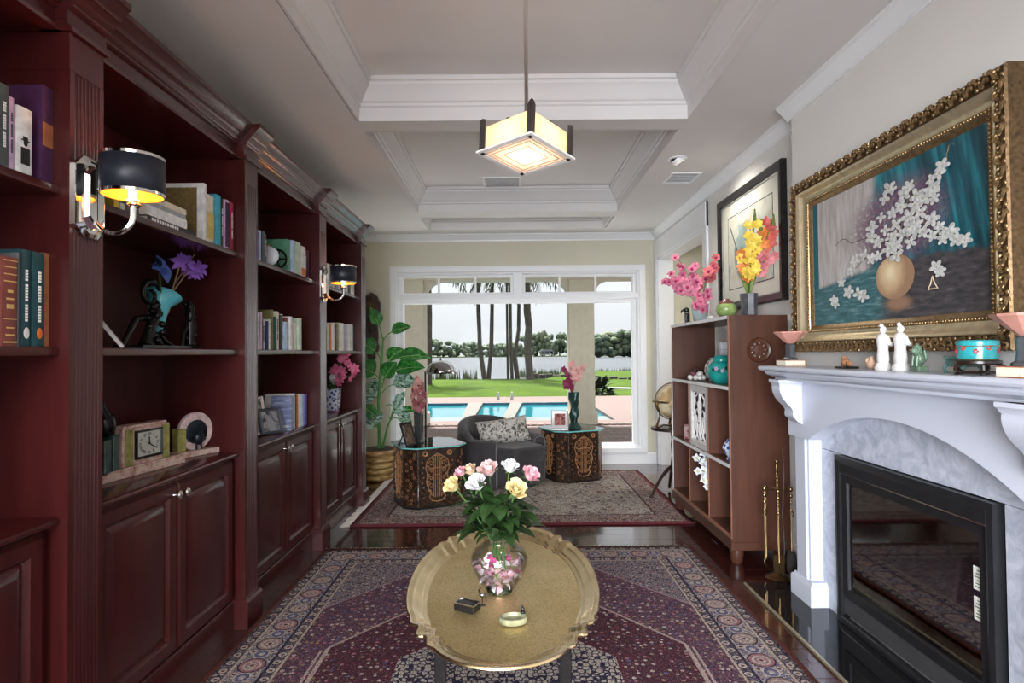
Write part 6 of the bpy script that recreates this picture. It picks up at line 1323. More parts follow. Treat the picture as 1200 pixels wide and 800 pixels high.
spray(bg, (0.665, 6.56, TZ+0.38), [(Vector((0.787, 6.500, 1.257)), PKO), (Vector((0.659, 6.520, 1.286)), PKO), (Vector((0.702, 6.400, 1.224)), PKO), (Vector((0.565, 6.500, 1.222)), PLO), (Vector((0.579, 6.450, 1.076)), PLO), (Vector((0.631, 6.420, 1.040)), PLO)], PKO, 0.05, 5, None, rn, nm='orchid', cup=0.4, spread=0.025)

# ================================================================== ornaments on the left shelves
S1 = 1.4322
BRZ = plain('black_bronze', (0.012, 0.011, 0.012), 0.22, 0.5, var=0.4, sc=40)
easel_frame('photo_frame', 'silver edged frame leaning on the shelf, seen edge on', (-1.60, 2.46, S1), R(122), 0.17, 0.24, R(36), plain('silver_edge', (0.55, 0.53, 0.56), 0.25, 0.7), photo_mat('dim_photo', (0.03, 0.02, 0.02), (0.06, 0.04, 0.04), (0.1, 0.08, 0.08)))
g = thing('iris_vase', 'turquoise cornucopia vase in a scrolled black bronze mount', 'vase', (-1.58, 2.72, S1))
horn = [(2.64, .012, .012), (2.66, .03, .017), (2.69, .05, .022), (2.715, .085, .026), (2.725, .125, .03), (2.735, .16, .036), (2.755, .185, .05), (2.76, .195, .062)]
MB().tube([(-1.58, y, S1+z) for y, z, r_ in horn], [r_ for y, z, r_ in horn], 18).build('horn', plain('turquoise_glass', (0.10, 0.45, 0.55), 0.15, var=0.15), g, smooth=60)
m = MB().box(-1.63, -1.53, 2.56, 2.86, S1, S1+0.012)
m.tube([(-1.57, 2.665 + (0.062-0.003*q)*cos(q*0.5+0.3), S1 + 0.19 + (0.055-0.0028*q)*sin(q*0.5+0.3)) for q in range(16)], [0.009]*10 + [0.007]*6, 7)
m.tube([(-1.57, 2.70, S1+0.14), (-1.56, 2.665, S1+0.10), (-1.57, 2.655, S1+0.05), (-1.57, 2.64, S1+0.012)], [0.016, 0.02, 0.02, 0.026], 8)
for k in range(16): m.ball((-1.555 + 0.012*sin(k*2), 2.668 + 0.026*cos(k*1.7), S1 + 0.02 + k*0.0095), 0.0125, 7, 5)
m.tube([(-1.57, 2.66, S1+0.11), (-1.58, 2.60, S1+0.10), (-1.58, 2.56, S1+0.05), (-1.58, 2.53, S1+0.008)], [0.012, 0.011, 0.010, 0.008], 7)
m.tube([(-1.57, 2.70, S1+0.06), (-1.57, 2.75, S1+0.03), (-1.57, 2.80, S1+0.012)], [0.01, 0.009, 0.008], 7)
m.build('bronze_mount', BRZ, g, smooth=60)
g.location.y -= 0.05; g.scale = (1.25,)*3
g = thing('bronze_figure', 'slender black bronze figure standing right of the iris vase', 'figurine', (-1.57, 2.93, S1))
m = MB().lathe([(0.04, 0), (0.042, 0.012), (0.02, 0.02), (0.016, 0.05), (0.024, 0.09), (0.014, 0.13), (0.02, 0.16), (0.006, 0.19)], (0, 0, 0), 12)
for k in range(14): m.ball((0.016*cos(k*2.2), 0.016*sin(k*2.2), 0.02 + k*0.012), 0.010, 7, 5)
m.tube([(0, -0.02, 0.09), (0, -0.05, 0.06), (0, -0.06, 0.006)], [0.008, 0.007, 0.009], 7); m.build('figure_body', BRZ, g, world=False, smooth=60); g.scale = (1.25,)*3
ib = thing('iris_bouquet', 'blue iris and purple freesia stems in the turquoise vase', 'flowers', (-1.58, 2.76, S1+0.19))
IRB = plain('iris_blue', (0.05, 0.10, 0.36), 0.5, var=0.4, sc=25); IRP = plain('freesia_purple', (0.20, 0.08, 0.42), 0.5, var=0.4, sc=25); DLF = plain('dark_blue_leaf', (0.012, 0.02, 0.035), 0.4, var=0.3); TWG = plain('pale_twig', (0.24, 0.17, 0.10), 0.7)
o0 = Vector((-1.58, 2.75, S1+0.17)); ic = Vector((-1.56, 2.68, 1.782))
MB().tube([o0, o0.lerp(ic, .5) + Vector((0, -.01, 0)), ic], 0.0035, 6).build('stem', STEM, ib)
for (dx, dy, dz, L_, W_) in ((.5, .35, -.55, .075, .07), (.4, .6, .1, .06, .045), (.4, -.7, .05, .07, .045), (.1, .2, 1, .06, .05), (.3, -.2, .9, .055, .04), (.6, -.2, -.4, .06, .055)):
    MB().leaf(ic, (dx, dy, dz), (1, -.3, .5), L_, W_, 0.4, 6, 0.15).build('iris_petal', IRB, ib, smooth=60)
MB().leaf(ic, (0.2, -1, .12), (0, .2, 1), 0.11, 0.035, 0.1, 6).leaf(ic, (0.2, -.6, .45), (0, .2, 1), 0.08, 0.03, 0.1, 6).build('dark_leaf', DLF, ib, smooth=60)
fc = Vector((-1.56, 2.90, 1.80))
MB().tube([o0 + Vector((0, .03, 0)), Vector((-1.57, 2.80, 1.72)), Vector((-1.565, 2.84, 1.82))], 0.0035, 6).tube([Vector((-1.57, 2.80, 1.70)), fc], 0.003, 6).tube([Vector((-1.57, 2.82, 1.74)), Vector((-1.56, 2.95, 1.88))], 0.002, 5).build('twig', TWG, ib)
for k in range(7):
    c_ = Vector((-1.56, 2.83 + 0.028*k, 1.825 + 0.02*sin(k*1.3) - 0.003*k)); m = MB(); blossom(m, c_, (1, -.8, .3), 0.045, 5, 0.3, 0.5, rn, 0.3); m.build('freesia_bloom', IRP, ib, smooth=60)
m = MB()
for q in range(5): m.leaf(o0, (rn.uniform(-.1, .4), rn.uniform(-.6, .8), 1), (1, 0, .2), 0.10, 0.014, 0.5, 5)
m.build('grass_leaf', plain('dry_leaf', (0.10, 0.07, 0.04), 0.6), ib, smooth=60)
ib.scale = (1.08,)*3; ib.location = (-1.57, 2.72, S1+0.185)

CZ = 0.9055
def pinkmarble():
    t = MT('pink_onyx'); n = t.noise(sc=22, det=6, rough=0.7, dist=1.2); t.set('Base Color', t.ramp(n, [(0.32, (0.22, 0.07, 0.07)), (0.45, (0.45, 0.28, 0.25)), (0.6, (0.60, 0.48, 0.42)), (0.75, (0.42, 0.33, 0.16))])).set('Roughness', 0.2); return t.mat
PM = pinkmarble(); GM = plain('green_onyx_pilaster', (0.26, 0.25, 0.08), 0.25, var=0.35, sc=30)
g = thing('mantel_clock', 'pink and green marble deco clock with square silver dial', 'clock', (-1.60, 2.60, CZ), R(90-8))
MB().box(-0.27, 0.20, -0.055, 0.055, 0, 0.032).box(-0.24, 0.17, -0.05, 0.05, 0.032, 0.04).build('marble_base', PM, g, world=False, smooth=0, bev=0.002)
MB().box(-0.15, 0.12, -0.035, 0.035, 0.04, 0.195).box(-0.14, 0.11, -0.03, 0.03, 0.195, 0.207).build('marble_case', PM, g, world=False, smooth=0, bev=0.002)
for x in (-0.118, 0.095): MB().box(x-0.02, x+0.02, -0.041, 0.03, 0.042, 0.19).build('green_pilaster', GM, g, world=False, smooth=0, bev=0.002)
MB().rectloops([(0, -0.035), (0, -0.046), (0.006, -0.048), (0.01, -0.042)], (-0.088, 0.066, 0.062, 0.182), 'xz').build('dial_bezel', BLACK, g, world=False, smooth=0)
dl = MB().box(-0.08, 0.058, -0.0405, -0.038, 0.07, 0.174).build('dial', plain('silver_dial', (0.62, 0.64, 0.60), 0.25, 0.35, var=0.15, sc=12), g, world=False, smooth=0)
for i, nm in enumerate(('XII', 'I', 'II', 'III', 'IV', 'V', 'VI', 'VII', 'VIII', 'IX', 'X', 'XI')):
    a = i*pi/6; Mt = Matrix.Translation((-0.011 + 0.050*sin(a), -0.0412, 0.122 + 0.039*cos(a))) @ Matrix.Rotation(pi/2, 4, 'X') @ Matrix.Rotation(-a, 4, 'Z')
    text_mesh('numeral', nm, 0.019, INK['black'], dl, Mt)
m = MB().tube([(-0.011, -0.043, 0.122), (0.022, -0.043, 0.100)], 0.0022, 5).tube([(-0.011, -0.043, 0.122), (-0.012, -0.043, 0.150)], 0.0026, 5).ball((-0.011, -0.043, 0.122), 0.005, 8, 5); m.build('clock_hands', INK['black'], dl, world=False)
g = thing('bird_bookend', 'black bronze bird on dark green marble blocks at the pilaster', 'bookend', (-1.60, 2.345, CZ+0.0405))
DGM = plain('dark_green_marble', (0.02, 0.05, 0.045), 0.25, var=0.5, sc=20)
for k in range(2): MB().box(-0.03, 0.03, -0.028+k*0.05, 0.012+k*0.05, 0, 0.13+0.012*k).build('marble_block', DGM, g, world=False, smooth=0, bev=0.003)
MB().ball((0, 0.025, 0.185), (0.03, 0.04, 0.05), 14, 10).tube([(0, 0.015, 0.22), (0, -0.005, 0.25), (0, -0.01, 0.27)], [0.022, 0.016, 0.014], 8).ball((0, -0.012, 0.272), (0.015, 0.018, 0.014), 10, 7).tube([(0, -0.025, 0.27), (0, -0.045, 0.262)], [0.006, 0.001], 6).tube([(0, 0.05, 0.17), (0, 0.065, 0.145)], [0.016, 0.006], 7).build('bronze_bird', BRZ, g, world=False, smooth=60)
g = thing('bird_plaque', 'round pink marble plaque with dark fan-tailed bird beside the clock', 'ornament', (-1.585, 2.99, CZ), R(90-24))
MB().box(-0.115, 0.115, -0.045, 0.045, 0, 0.028).build('marble_base', PM, g, world=False, smooth=0, bev=0.003)
MB().lathe([(0.092, -0.012), (0.095, -0.008), (0.095, 0.008), (0.092, 0.012)], (0, 0, 0), 36, Matrix.Translation((0.015, 0.01, 0.118)) @ Matrix.Rotation(pi/2, 4, 'X')).build('marble_disc', plain('pale_pink_marble', (0.55, 0.42, 0.42), 0.25, var=0.3, sc=25), g, world=False)
MB().box(-0.10, -0.055, -0.02, 0.025, 0.028, 0.14).build('green_pillar', GM, g, world=False, smooth=0, bev=0.003)
m = MB()
for k in range(15):
    a = R(-20 + 220*k/14); m.leaf((0.015, -0.004, 0.10), (cos(a), 0.05, sin(a)), (0, -1, 0), 0.070, 0.05, 0.0, 5, 0.1)
m.ball((0.015, -0.002, 0.115), (0.062, 0.008, 0.060), 22, 10).ball((0.012, -0.02, 0.085), (0.028, 0.02, 0.034), 12, 8).tube([(0.012, -0.03, 0.10), (0.005, -0.04, 0.125), (0.0, -0.044, 0.135)], [0.014, 0.009, 0.008], 7).tube([(0.0, -0.02, 0.06), (0.0, -0.02, 0.026)], 0.005, 6).tube([(0.025, -0.02, 0.06), (0.03, -0.02, 0.026)], 0.005, 6)
m.build('bronze_bird', plain('blue_black_bronze', (0.018, 0.026, 0.036), 0.3, 0.5, var=0.5, sc=30), g, world=False, smooth=60)
# second bay from the window
U = 1.9355
g = thing('shell_dish', 'pale round shell dish propped against the green book', 'ornament', (-1.47, 3.60, U))
MB().ball((0, 0, 0.062), (0.075, 0.018, 0.062), 18, 10).build('shell', plain('grey_mother_of_pearl', (0.55, 0.56, 0.60), 0.25, var=0.2), g, world=False)
g = thing('wheel_ornament', 'black iron wheel ornament with copper handle on the upper shelf', 'ornament', (-1.46, 3.735, U))
MB().ring((0, 0, 0), 0.058, 0.007, 26, 6, Matrix.Translation((0, 0, 0.066)) @ Matrix.Rotation(pi/2, 4, 'X')).ball((0, 0, 0.066), 0.02, 10, 7).box(-0.03, 0.03, -0.02, 0.02, 0, 0.012).build('wheel', BRZ, g, world=False)
for k in range(5): MB().tube([(0, 0, 0.066), (0.056*cos(k*1.257), 0, 0.066 + 0.056*sin(k*1.257))], 0.005, 6).build('spoke', BRZ, g, world=False)
MB().tube([(-0.02, -0.02, 0.10), (-0.05, -0.05, 0.14)], [0.016, 0.02], 10).build('copper_handle', plain('copper', (0.45, 0.16, 0.08), 0.35, 0.6), g, world=False)
SF = plain('silver_photo_frame', (0.6, 0.6, 0.62), 0.2, 0.85)
easel_frame('photo_frame', 'tall silver photo frame leaning at the back of the counter', (-1.57, 3.66, CZ), R(52), 0.19, 0.25, R(20), SF, photo_mat('garden_photo', (0.06, 0.08, 0.10), (0.25, 0.30, 0.34), (0.5, 0.5, 0.5)))
easel_frame('photo_frame', 'smaller dark photo frame in front of the tall silver frame', (-1.49, 3.74, CZ), R(52), 0.15, 0.17, R(22), plain('gunmetal_frame', (0.10, 0.11, 0.14), 0.3, 0.6), photo_mat('group_photo', (0.05, 0.06, 0.09), (0.3, 0.3, 0.32), (0.55, 0.52, 0.5)))
g = thing('box_file', 'lavender blue box with wavy print standing on the counter', 'box', (-1.51, 3.955, CZ))
def lav():
    t = MT('lavender_print'); x, y, z = t.xyz(); n = t.noise(t.scale(t.tc(), (4, 4, 22)), sc=4, det=4); t.set('Base Color', t.ramp(n, [(0.35, (0.13, 0.16, 0.32)), (0.55, (0.25, 0.29, 0.47)), (0.7, (0.50, 0.53, 0.66))])).set('Roughness', 0.4); return t.mat
MB().box(-0.065, 0.065, -0.028, 0.028, 0, 0.225).build('box_body', lav(), g, world=False, smooth=0, bev=0.002)
MB().box(-0.06, -0.01, -0.0288, -0.028, 0.02, 0.026).box(0.0, 0.05, -0.0288, -0.028, 0.02, 0.035).build('box_label', IV, g, world=False, smooth=0)
g = thing('blue_planter', 'square blue and white porcelain planter on the counter', 'planter', (-1.55, 5.17, CZ))
MB().box(-0.05, 0.05, -0.05, 0.05, 0.0, 0.022).build('planter_foot', plain('mauve_glaze', (0.22, 0.13, 0.22), 0.3), g, world=False, smooth=0, bev=0.004)
MB().lathe([(0.066, 0.022), (0.082, 0.05), (0.088, 0.19), (0.092, 0.20), (0.08, 0.20), (0.004, 0.17)], (0, 0, 0), 4, rot=pi/4).build('planter_body', BW, g, world=False, smooth=20)
fb_ = thing('pink_flowers', 'bright pink silk peonies in the blue and white planter', 'flowers', (-1.55, 5.17, CZ+0.19))
HPK = plain('hot_pink_petal', (0.58, 0.13, 0.24), 0.55, var=0.3)
spray(fb_, (-1.55, 5.17, CZ+0.18), [(Vector((-1.466, 5.150, 1.365)), HPK), (Vector((-1.392, 5.150, 1.328)), HPK), (Vector((-1.349, 5.100, 1.277)), HPK), (Vector((-1.408, 5.050, 1.272)), HPK), (Vector((-1.351, 5.050, 1.221)), HPK), (Vector((-1.435, 5.200, 1.394)), HPK)], HPK, 0.07, 2, None, rn, nm='peony', k=7, cup=0.5, spread=0.015, wid=0.7)
spray(fb_, (-1.55, 5.17, CZ+0.18), [(Vector((-1.524, 5.100, 1.206)), WHT)], WHT, 0.05, 2, None, rn, nm='white_bloom', k=6, spread=0.01)
m = MB()
for q in range(18): m.leaf((-1.55, 5.17, CZ+0.19), (rn.uniform(-.6, .9), rn.uniform(-.9, .6), rn.uniform(.2, 1)), (0, 0, 1), rn.uniform(.10, .18), 0.035, 0.4, 5)
m.build('leaves', plain('silk_leaf_green', (0.03, 0.07, 0.02), 0.5, var=0.4), fb_, smooth=60)

# ================================================================== outdoors
STU = plain('porch_stucco', (0.46, 0.42, 0.34), 0.85, var=0.06, sc=10)
pz = -0.10
def paver_mat(nm, a, b2):
    t = MT(nm); oi = t.nt.nodes.new('ShaderNodeObjectInfo'); rnd = X(t.nt, oi.outputs['Random']); n = t.noise(t.geo(), sc=30, det=4)
    c = t.mix(rnd, a, b2); c = t.mix(n.step(.4, .7)*0.4, c, tuple(q*.5 for q in a)); t.set('Base Color', c).set('Roughness', 0.8); return t.mat
PAV = paver_mat('dark_brick_paver', (0.10, 0.065, 0.055), (0.17, 0.11, 0.095)); PINK = paver_mat('pink_pool_deck', (0.105, 0.067, 0.058), (0.118, 0.076, 0.066))
struct(MB().box(-9, 9, 7.72, 9.2, -0.30, pz), 'floor_bounce_strip', plain('pale_bounce_strip', (0.68, 0.68, 0.68), 0.9, var=0.06))  # unseen pale strip, added to bounce sun up to the room's ceiling
struct(MB().box(-9, 9, 7.72, 8.62, 3.1, 3.2), 'trim_sun_screen', plain('sun_screen_white', (0.7, 0.7, 0.7), 0.7), smooth=0)  # unseen overhang, added to keep direct sun out of the window
pt_ = struct(MB().box(-9, 9, 9.2, 12.35, -0.30, pz-0.012), 'floor_patio', plain('paver_joint_sand', (0.05, 0.04, 0.035), 0.9))
bmesh_shared = None; cnt = 0; rest = MB()
rows_ = int((12.3-9.25)/0.145)
for j in range(rows_):
    y = 9.25 + j*0.145; off_ = (j % 2)*0.14
    for i in range(-17, 17):
        x = i*0.28 + off_
        vis = (-1.65 < x < -0.35) or (0.75 < x < 1.95)
        if vis and cnt < 300 :
            if bmesh_shared is None:
                o = MB().box(0, 0.272, 0, 0.137, 0, 0.03).build('brick', PAV, pt_, world=False, smooth=0); bmesh_shared = o.data
            else: o = link(bpy.data.objects.new('brick', bmesh_shared)); o.parent = pt_
            o.location = (x, y, pz-0.03); cnt += 1
        else: rest.box(x, x+0.272, y, y+0.137, pz-0.03, pz)
o = rest.build('brick_field', PAV, pt_, smooth=0); o['kind'] = 'stuff'
cop = MB()
deck = struct(MB().box(-12, 14, 12.35, 13.3, -0.4, pz).box(2.3, 14, 13.3, 20.5, -0.4, pz).box(-12, 2.3, 18.1, 20.5, -0.4, pz), 'floor_pool_deck', PINK, smooth=0)
for k in range(70):
    o = MB().box(-5.0+k*0.15, -5.0+k*0.15+0.13, 12.36, 12.62, pz, pz+0.02).build('coping_brick', PAV if k % 2 else PINK, deck, smooth=0)
def water_mat(nm, a, b2, sc, rough=0.05, bump=0.1, stretch=(1, 1, 1)):
    t = MT(nm); n = t.noise(t.scale(t.geo(), stretch), sc=sc, det=4); t.set('Base Color', t.ramp(n, [(0.3, a), (0.7, b2)])).set('Roughness', rough); t.set('Specular IOR Level', 0.12 if 'lake' in nm else 0.35); t.bump(n, bump, 0.05); return t.mat
pool = thing('swimming_pool', 'turquoise swimming pool beyond the porch', 'pool', (-4, 15.7, -0.35))
MB().box(-12, 2.3, 13.3, 18.1, -0.35, -0.17).build('pool_water', water_mat('pool_water', (0.006, 0.11, 0.14), (0.009, 0.16, 0.185), 1.2, 0.08), pool, smooth=0)
MB().box(-12, 2.3, 13.3, 14.55, -0.17, -0.155).build('shallow_ledge', plain('pale_pool_ledge', (0.13, 0.155, 0.16), 0.3, var=0.1, spec=0.2), pool, smooth=0)
MB().box(-12, 2.32, 18.04, 18.1, -0.17, -0.10).build('waterline_tile', plain('dark_blue_tile', (0.02, 0.07, 0.12), 0.3), pool, smooth=0)
SLAB = plain('travertine_slab', (0.095, 0.088, 0.075), 0.7, var=0.15)
MB().prism([(-1.13, 13.2), (-0.87, 13.2), (-0.85, 18.15), (-1.30, 18.15)], 'z', -0.2, -0.085).single('stone_slab', SLAB, 'pale stone slab crossing the pool left of the armchair', 'stone slab', (-1.0, 15.7, -0.2), smooth=0)
MB().prism([(-0.22, 13.2), (0.02, 13.2), (0.34, 18.15), (-0.02, 18.15)], 'z', -0.2, -0.085).single('stone_slab', SLAB, 'pale stone slab crossing the pool above the armchair pillow', 'stone slab', (0.0, 15.7, -0.2), smooth=0)
for x, lb in ((-0.42, 'left'), (0.02, 'right')):
    MB().lathe([(0.05, 0), (0.05, 0.16), (0.03, 0.19), (0.03, 0.24), (0.002, 0.26)], (x, 19.2, pz), 12).single('bollard_light', plain('weathered_white_post', (0.32, 0.32, 0.32), 0.6), 'small white post at the far pool edge, %s of two' % lb, 'garden light', (x, 19.2, pz))
# porch columns and beam
def column(x, label):
    c_ = thing('porch_column', label, 'column', (x, 12.62, pz))
    MB().box(x-0.26, x+0.26, 12.36, 12.88, pz+0.26, 2.92).build('shaft', STU, c_, smooth=0, bev=0.01)
    MB().box(x-0.31, x+0.31, 12.31, 12.93, pz, pz+0.26).build('base', STU, c_, smooth=0, bev=0.02)
    for q in (-0.13, 0.0, 0.13): MB().box(x+q-0.012, x+q+0.012, 12.35, 12.365, pz+0.34, 2.6).build('fillet', STU, c_, smooth=0)
    MB().box(x-0.29, x+0.29, 12.33, 12.91, 2.50, 2.56).build('necking', STU, c_, smooth=0, bev=0.01)
    for sx in (-1, 1):
        MB().prism([(x+sx*0.26, 2.93), (x+sx*0.26, 2.52)] + [(x+sx*(0.26+0.4*(1-cos(a))), 2.52+0.4*sin(a)) for a in [R(q) for q in range(10, 91, 10)]] + [(x+sx*0.66, 2.93)], 'y', 12.42, 12.82).build('arch_spandrel', STU, c_, smooth=20)
column(1.475, 'beige stucco porch column right of the palm trunks'); column(-2.06, 'beige stucco porch column at the left window edge')
struct(MB().box(-9, 9, 12.36, 12.88, 2.92, 3.1), 'trim_porch_beam', STU, smooth=0)
struct(MB().box(-9, 9, 10.2, 13.3, 3.1, 3.25), 'ceiling_porch', plain('porch_ceiling_paint', (0.5, 0.48, 0.42), 0.8), smooth=0)
# lawn, lake
def grass_mat():
    t = MT('mown_lawn'); n = t.noise(t.geo(), sc=0.5, det=4); n2 = t.noise(t.geo(), sc=14, det=3)
    c = t.ramp(n, [(0.35, (0.030, 0.056, 0.004)), (0.65, (0.05, 0.088, 0.007))]); c = t.mix(n2.step(.4, .7)*0.4, c, (0.026, 0.05, 0.004)); t.set('Base Color', c).set('Roughness', 0.95).set('Specular IOR Level', 0.1); return t.mat
GRASS = grass_mat()
def lend(x): return 34 + 16/(1+math.exp(-(x-3.2)*2.2))
rows = []
for i in range(61):
    x = -26 + i; e_ = lend(x); rows.append([(x, 20.45 + (e_-20.45)*j/20, -0.12 + 0.28*sin(pi*min(1, j/20*1.0))*(1/(1+math.exp((x-2.2)*2.5))) - (0.5 if j == 20 else 0)) for j in range(21)])
o = MB().loops(rows, closed=False).build('lawn', GRASS, None, smooth=60); tag(o, 'short green lawn between the pool and the lake', 'lawn', kind='stuff')
o = MB().box(-260, 260, 33, 420, -1.2, -0.62).build('lake', water_mat('lake_water', (0.04, 0.046, 0.053), (0.075, 0.083, 0.09), 0.35, 0.5, 0.3, (0.12, 1, 1)), None, smooth=0); tag(o, 'pale grey rippled lake beyond the lawn', 'lake', kind='stuff')
o = MB().box(-300, 300, 300, 420, -1.2, -0.3).build('far_shore', plain('far_shore_grass', (0.05, 0.068, 0.022), 0.95, var=0.4, sc=0.3), None, smooth=0); tag(o, 'grassy strip of far lake shore', 'shore', kind='stuff')
rn = random.Random(17)
m = MB()
for k in range(700):
    x = rn.uniform(0.5, 12) if k < 520 else rn.uniform(-5.5, -2.0); y = rn.uniform(48, 54) if k < 520 else rn.uniform(34, 36); h_ = rn.uniform(.35, .8) if k < 520 else rn.uniform(.8, 1.3)
    m.add([(x-.05, y, -0.65), (x+.05, y, -0.65), (x + rn.uniform(-.08, .08), y, -0.65+h_)], [(0, 1, 2)])
o = m.build('reeds', plain('lake_reeds', (0.07, 0.09, 0.03), 0.9, var=0.4), None, smooth=0); tag(o, 'fringe of green reeds along the lake edge', 'reeds', kind='stuff')
# dark low hedge and bush
def bush(name, label, cat, c_, r_, N, mat, seed, ls=0.12):
    rr = random.Random(seed); m = MB()
    for k in range(N):
        d = Vector((rr.gauss(0, 1), rr.gauss(0, 1), abs(rr.gauss(0, 1)))).normalized(); p = Vector((c_[0]+d.x*r_[0]*rr.uniform(.6, 1), c_[1]+d.y*r_[1]*rr.uniform(.6, 1), c_[2]+d.z*r_[2]*rr.uniform(.4, 1)))
        m.leaf(p, d + Vector((rr.uniform(-.6, .6), rr.uniform(-.6, .6), rr.uniform(-.3, .5))), (0, 0, 1), ls*rr.uniform(.8, 1.4), ls*.5, .3, 3)
    g = thing(name, label, cat, (c_[0], c_[1], c_[2])); m.build('foliage', mat, g, smooth=60)
    MB().tube([(c_[0], c_[1], c_[2]), (c_[0], c_[1], c_[2]+r_[2]*.6)], 0.05, 6).build('stem', EBONY, g)
DKG = plain('dark_bush_green', (0.018, 0.028, 0.014), 0.7, var=0.5)
bush('shrub', 'dark spiky shrub on the lawn right of the porch column', 'shrub', (3.05, 21.5, -0.12), (0.55, 0.4, 0.5), 160, DKG, 4, 0.35)
for k in range(14): MB().box(1.0+k*0.42, 1.43+k*0.42, 40.5-k*0.6, 40.9-k*0.6, -0.5, -0.02+0.05*(k % 2)).single('edging_stone', plain('dark_edging_stone', (0.05, 0.045, 0.04), 0.9, var=0.4), 'dark stone block, %s from left in the low lawn edge wall' % ORD[k], 'stone block', (1.2+k*0.42, 40.7-k*0.6, -0.5), group='low dark stone wall at the lawn edge', smooth=0, bev=0.03)
struct(MB().prism([(4.1, 24.6), (9, 21.8), (9, 23.0), (4.1, 25.4)], 'z', -0.16, -0.085), 'floor_garden_path', plain('pale_path', (0.3, 0.3, 0.3), 0.8, var=0.1), smooth=0)
# palms
BARK = plain('palm_bark', (0.055, 0.045, 0.038), 0.95, var=0.45, sc=6, bump=0.8); FROND = plain('palm_frond', (0.045, 0.06, 0.030), 0.8, var=0.4, sc=3)
def palm(path, r0, r1, label, seed, crown=True):
    rr = random.Random(seed); g = thing('palm_tree', label, 'palm tree', path[0], group='palm trees on the lawn')
    pts = []
    P_ = [Vector(p) for p in path]
    for i in range(len(P_)-1):
        for q in range(4): pts.append(P_[i].lerp(P_[i+1], q/4))
    pts.append(P_[-1]); n = len(pts)
    MB().tube(pts, [(r0 + (r1-r0)*i/n)*rr.uniform(.92, 1.08) for i in range(n)], 10).build('trunk', BARK, g)
    if crown:
        for k in range(13):
            a = k*2.4; el = rr.uniform(-0.5, 0.7); m = MB(); b0 = P_[-1]; d = Vector((cos(a)*cos(el), sin(a)*cos(el), sin(el))); pp_ = [b0 + d*(0.45*q) + Vector((0, 0, -0.075*q*q)) for q in range(6)]
            m.tube(pp_, [0.02*(1-q/7) for q in range(6)], 4)
            for q in range(16):
                s_ = 0.15 + q/19; i0 = min(4, int(s_*5)); c_ = pp_[i0].lerp(pp_[i0+1], s_*5-i0); sd = d.cross(Vector((0, 0, 1))).normalized()
                for sg in (-1, 1): m.leaf(c_, sd*sg + d*0.5 + Vector((0, 0, -.75)), (0, 0, 1), 0.75*(1-s_*.4), 0.07, .35, 3)
            m.build('frond', FROND, g, smooth=60)
palm([(-1.36, 31, -0.1), (-1.60, 31, 1.6), (-1.68, 31, 4.2), (-1.6, 31, 7.0)], 0.13, 0.09, 'left leaning palm of the V-shaped pair', 1)
palm([(-1.20, 31.2, -0.1), (-1.02, 31.2, 1.6), (-0.95, 31.2, 4.2), (-0.98, 31.2, 6.8)], 0.12, 0.09, 'right leaning palm of the V-shaped pair', 2)
palm([(-0.16, 32, -0.1), (-0.18, 32, 2.0), (-0.20, 32, 7.6)], 0.07, 0.07, 'thin palm at the left of the four-trunk clump', 3)
palm([(0.06, 31, -0.1), (-0.0, 31, 1.6), (-0.04, 31, 7.2)], 0.10, 0.08, 'second palm from the left in the four-trunk clump', 4)
palm([(0.36, 31.5, -0.1), (0.20, 31.5, 1.2), (0.42, 31.5, 2.6), (0.52, 31.5, 7.4)], 0.14, 0.07, 'crooked palm in the middle of the four-trunk clump', 5)
palm([(0.92, 28, -0.1), (0.78, 28, 1.6), (0.86, 28, 2.6), (0.78, 28, 3.4), (0.82, 28, 6.6)], 0.19, 0.16, 'thick rough trunk at the right of the palm clump', 6)
palm([(-3.42, 25, -0.1), (-3.40, 25, 3), (-3.45, 25, 6.2)], 0.12, 0.12, 'dark palm trunk half hidden by the left porch column', 7)
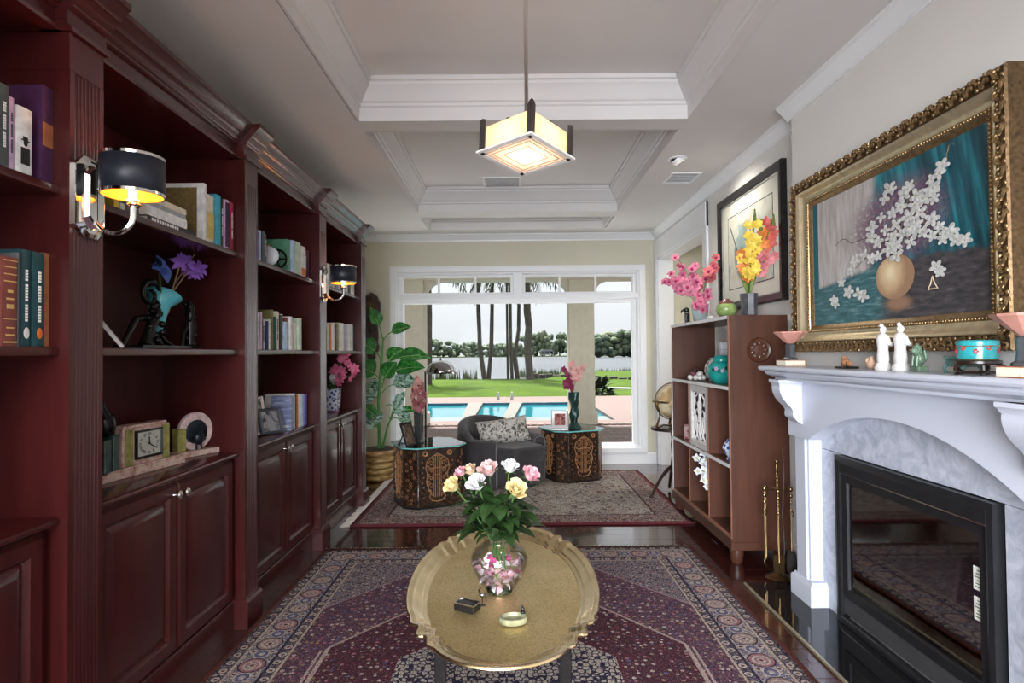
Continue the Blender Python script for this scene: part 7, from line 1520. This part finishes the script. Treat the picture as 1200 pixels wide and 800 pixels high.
# far tree line
TGS = [plain('far_tree_green_%d' % i, c_, 0.95, var=0.35, sc=0.6) for i, c_ in enumerate([(0.085, 0.112, 0.07), (0.07, 0.098, 0.065), (0.112, 0.134, 0.08)])]
def far_tree(x, y, h_, w_, seed, label, zb=-0.4):
    rr = random.Random(seed); m = MB()
    for k in range(26):
        a = rr.uniform(0, 6.28); q = rr.uniform(.0, .62); cz = zb + h_*rr.uniform(.10, .86)*(1 - .25*q); s_ = rr.uniform(.10, .24)
        L = []; n1_, m1_ = 9, 6; cx, cy = x + w_*q*cos(a), y + w_*q*sin(a)*.6
        for i in range(m1_+1):
            t_ = -pi/2 + pi*i/m1_; r_ = max(cos(t_), .02)
            L.append([(cx + w_*s_*r_*cos(2*pi*j/n1_)*rr.uniform(.75, 1.2), cy + w_*s_*r_*sin(2*pi*j/n1_), cz + h_*.12*sin(t_)*rr.uniform(.85, 1.15)) for j in range(n1_)])
        m.loops(L, cap0=True, cap1=True)
    g = thing('far_tree', label, 'tree', (x, y, zb), group='trees along the far shore'); m.build('crown', TGS[seed % 3], g, smooth=0)
    MB().tube([(x, y, zb), (x, y, zb + h_*.5)], w_*.05, 6).build('trunk', BARK, g)
x = -60.0; k = 0
while x < 62:
    w_ = rn.uniform(5.5, 9); hh = 7.0 + 3.2*(0.5+0.5*sin(x*0.11)) + rn.uniform(-.8, 2.0) + (3.0 if x > 8 else 0)
    far_tree(x, 305 + rn.uniform(-6, 8), hh, w_, k, 'green tree, %s from left in the tree line across the lake' % ORD[k] if k < 19 else 'green tree, %s from right in the tree line across the lake' % ORD[max(0, 28-k)]); x += w_*0.62; k += 1
for i, x in enumerate((33, 38, 43, 48, 53, 58, 63)): far_tree(x, 225 + rn.uniform(-4, 4), 9.5 + i*1.0, 9, 100+i, 'taller tree, %s from left in the nearer grove on the right shore' % ORD[i], -0.5)
bh = thing('boathouse', 'small white boathouse on the far lake shore', 'building', (17.5, 290, -0.6))
WB = plain('white_siding', (0.3, 0.31, 0.33), 0.8)
MB().box(-3.2, 3.2, -2, 2, 0.9, 1.2).build('deck', WB, bh, world=False, smooth=0)
for x in (-3, -1, 1, 3): MB().box(x-.12, x+.12, -2, -1.8, 0, 2.6).build('post', WB, bh, world=False, smooth=0)
MB().prism([(-3.6, 2.6), (3.6, 2.6), (2.2, 3.6), (-2.2, 3.6)], 'y', -2.3, 2.3).build('roof', plain('grey_roof', (0.16, 0.165, 0.175), 0.8), bh, world=False, smooth=0)
MB().box(-1.6, 1.6, -0.5, 1.9, 1.2, 2.6).build('cabin', plain('grey_cabin', (0.18, 0.2, 0.22), 0.8), bh, world=False, smooth=0)
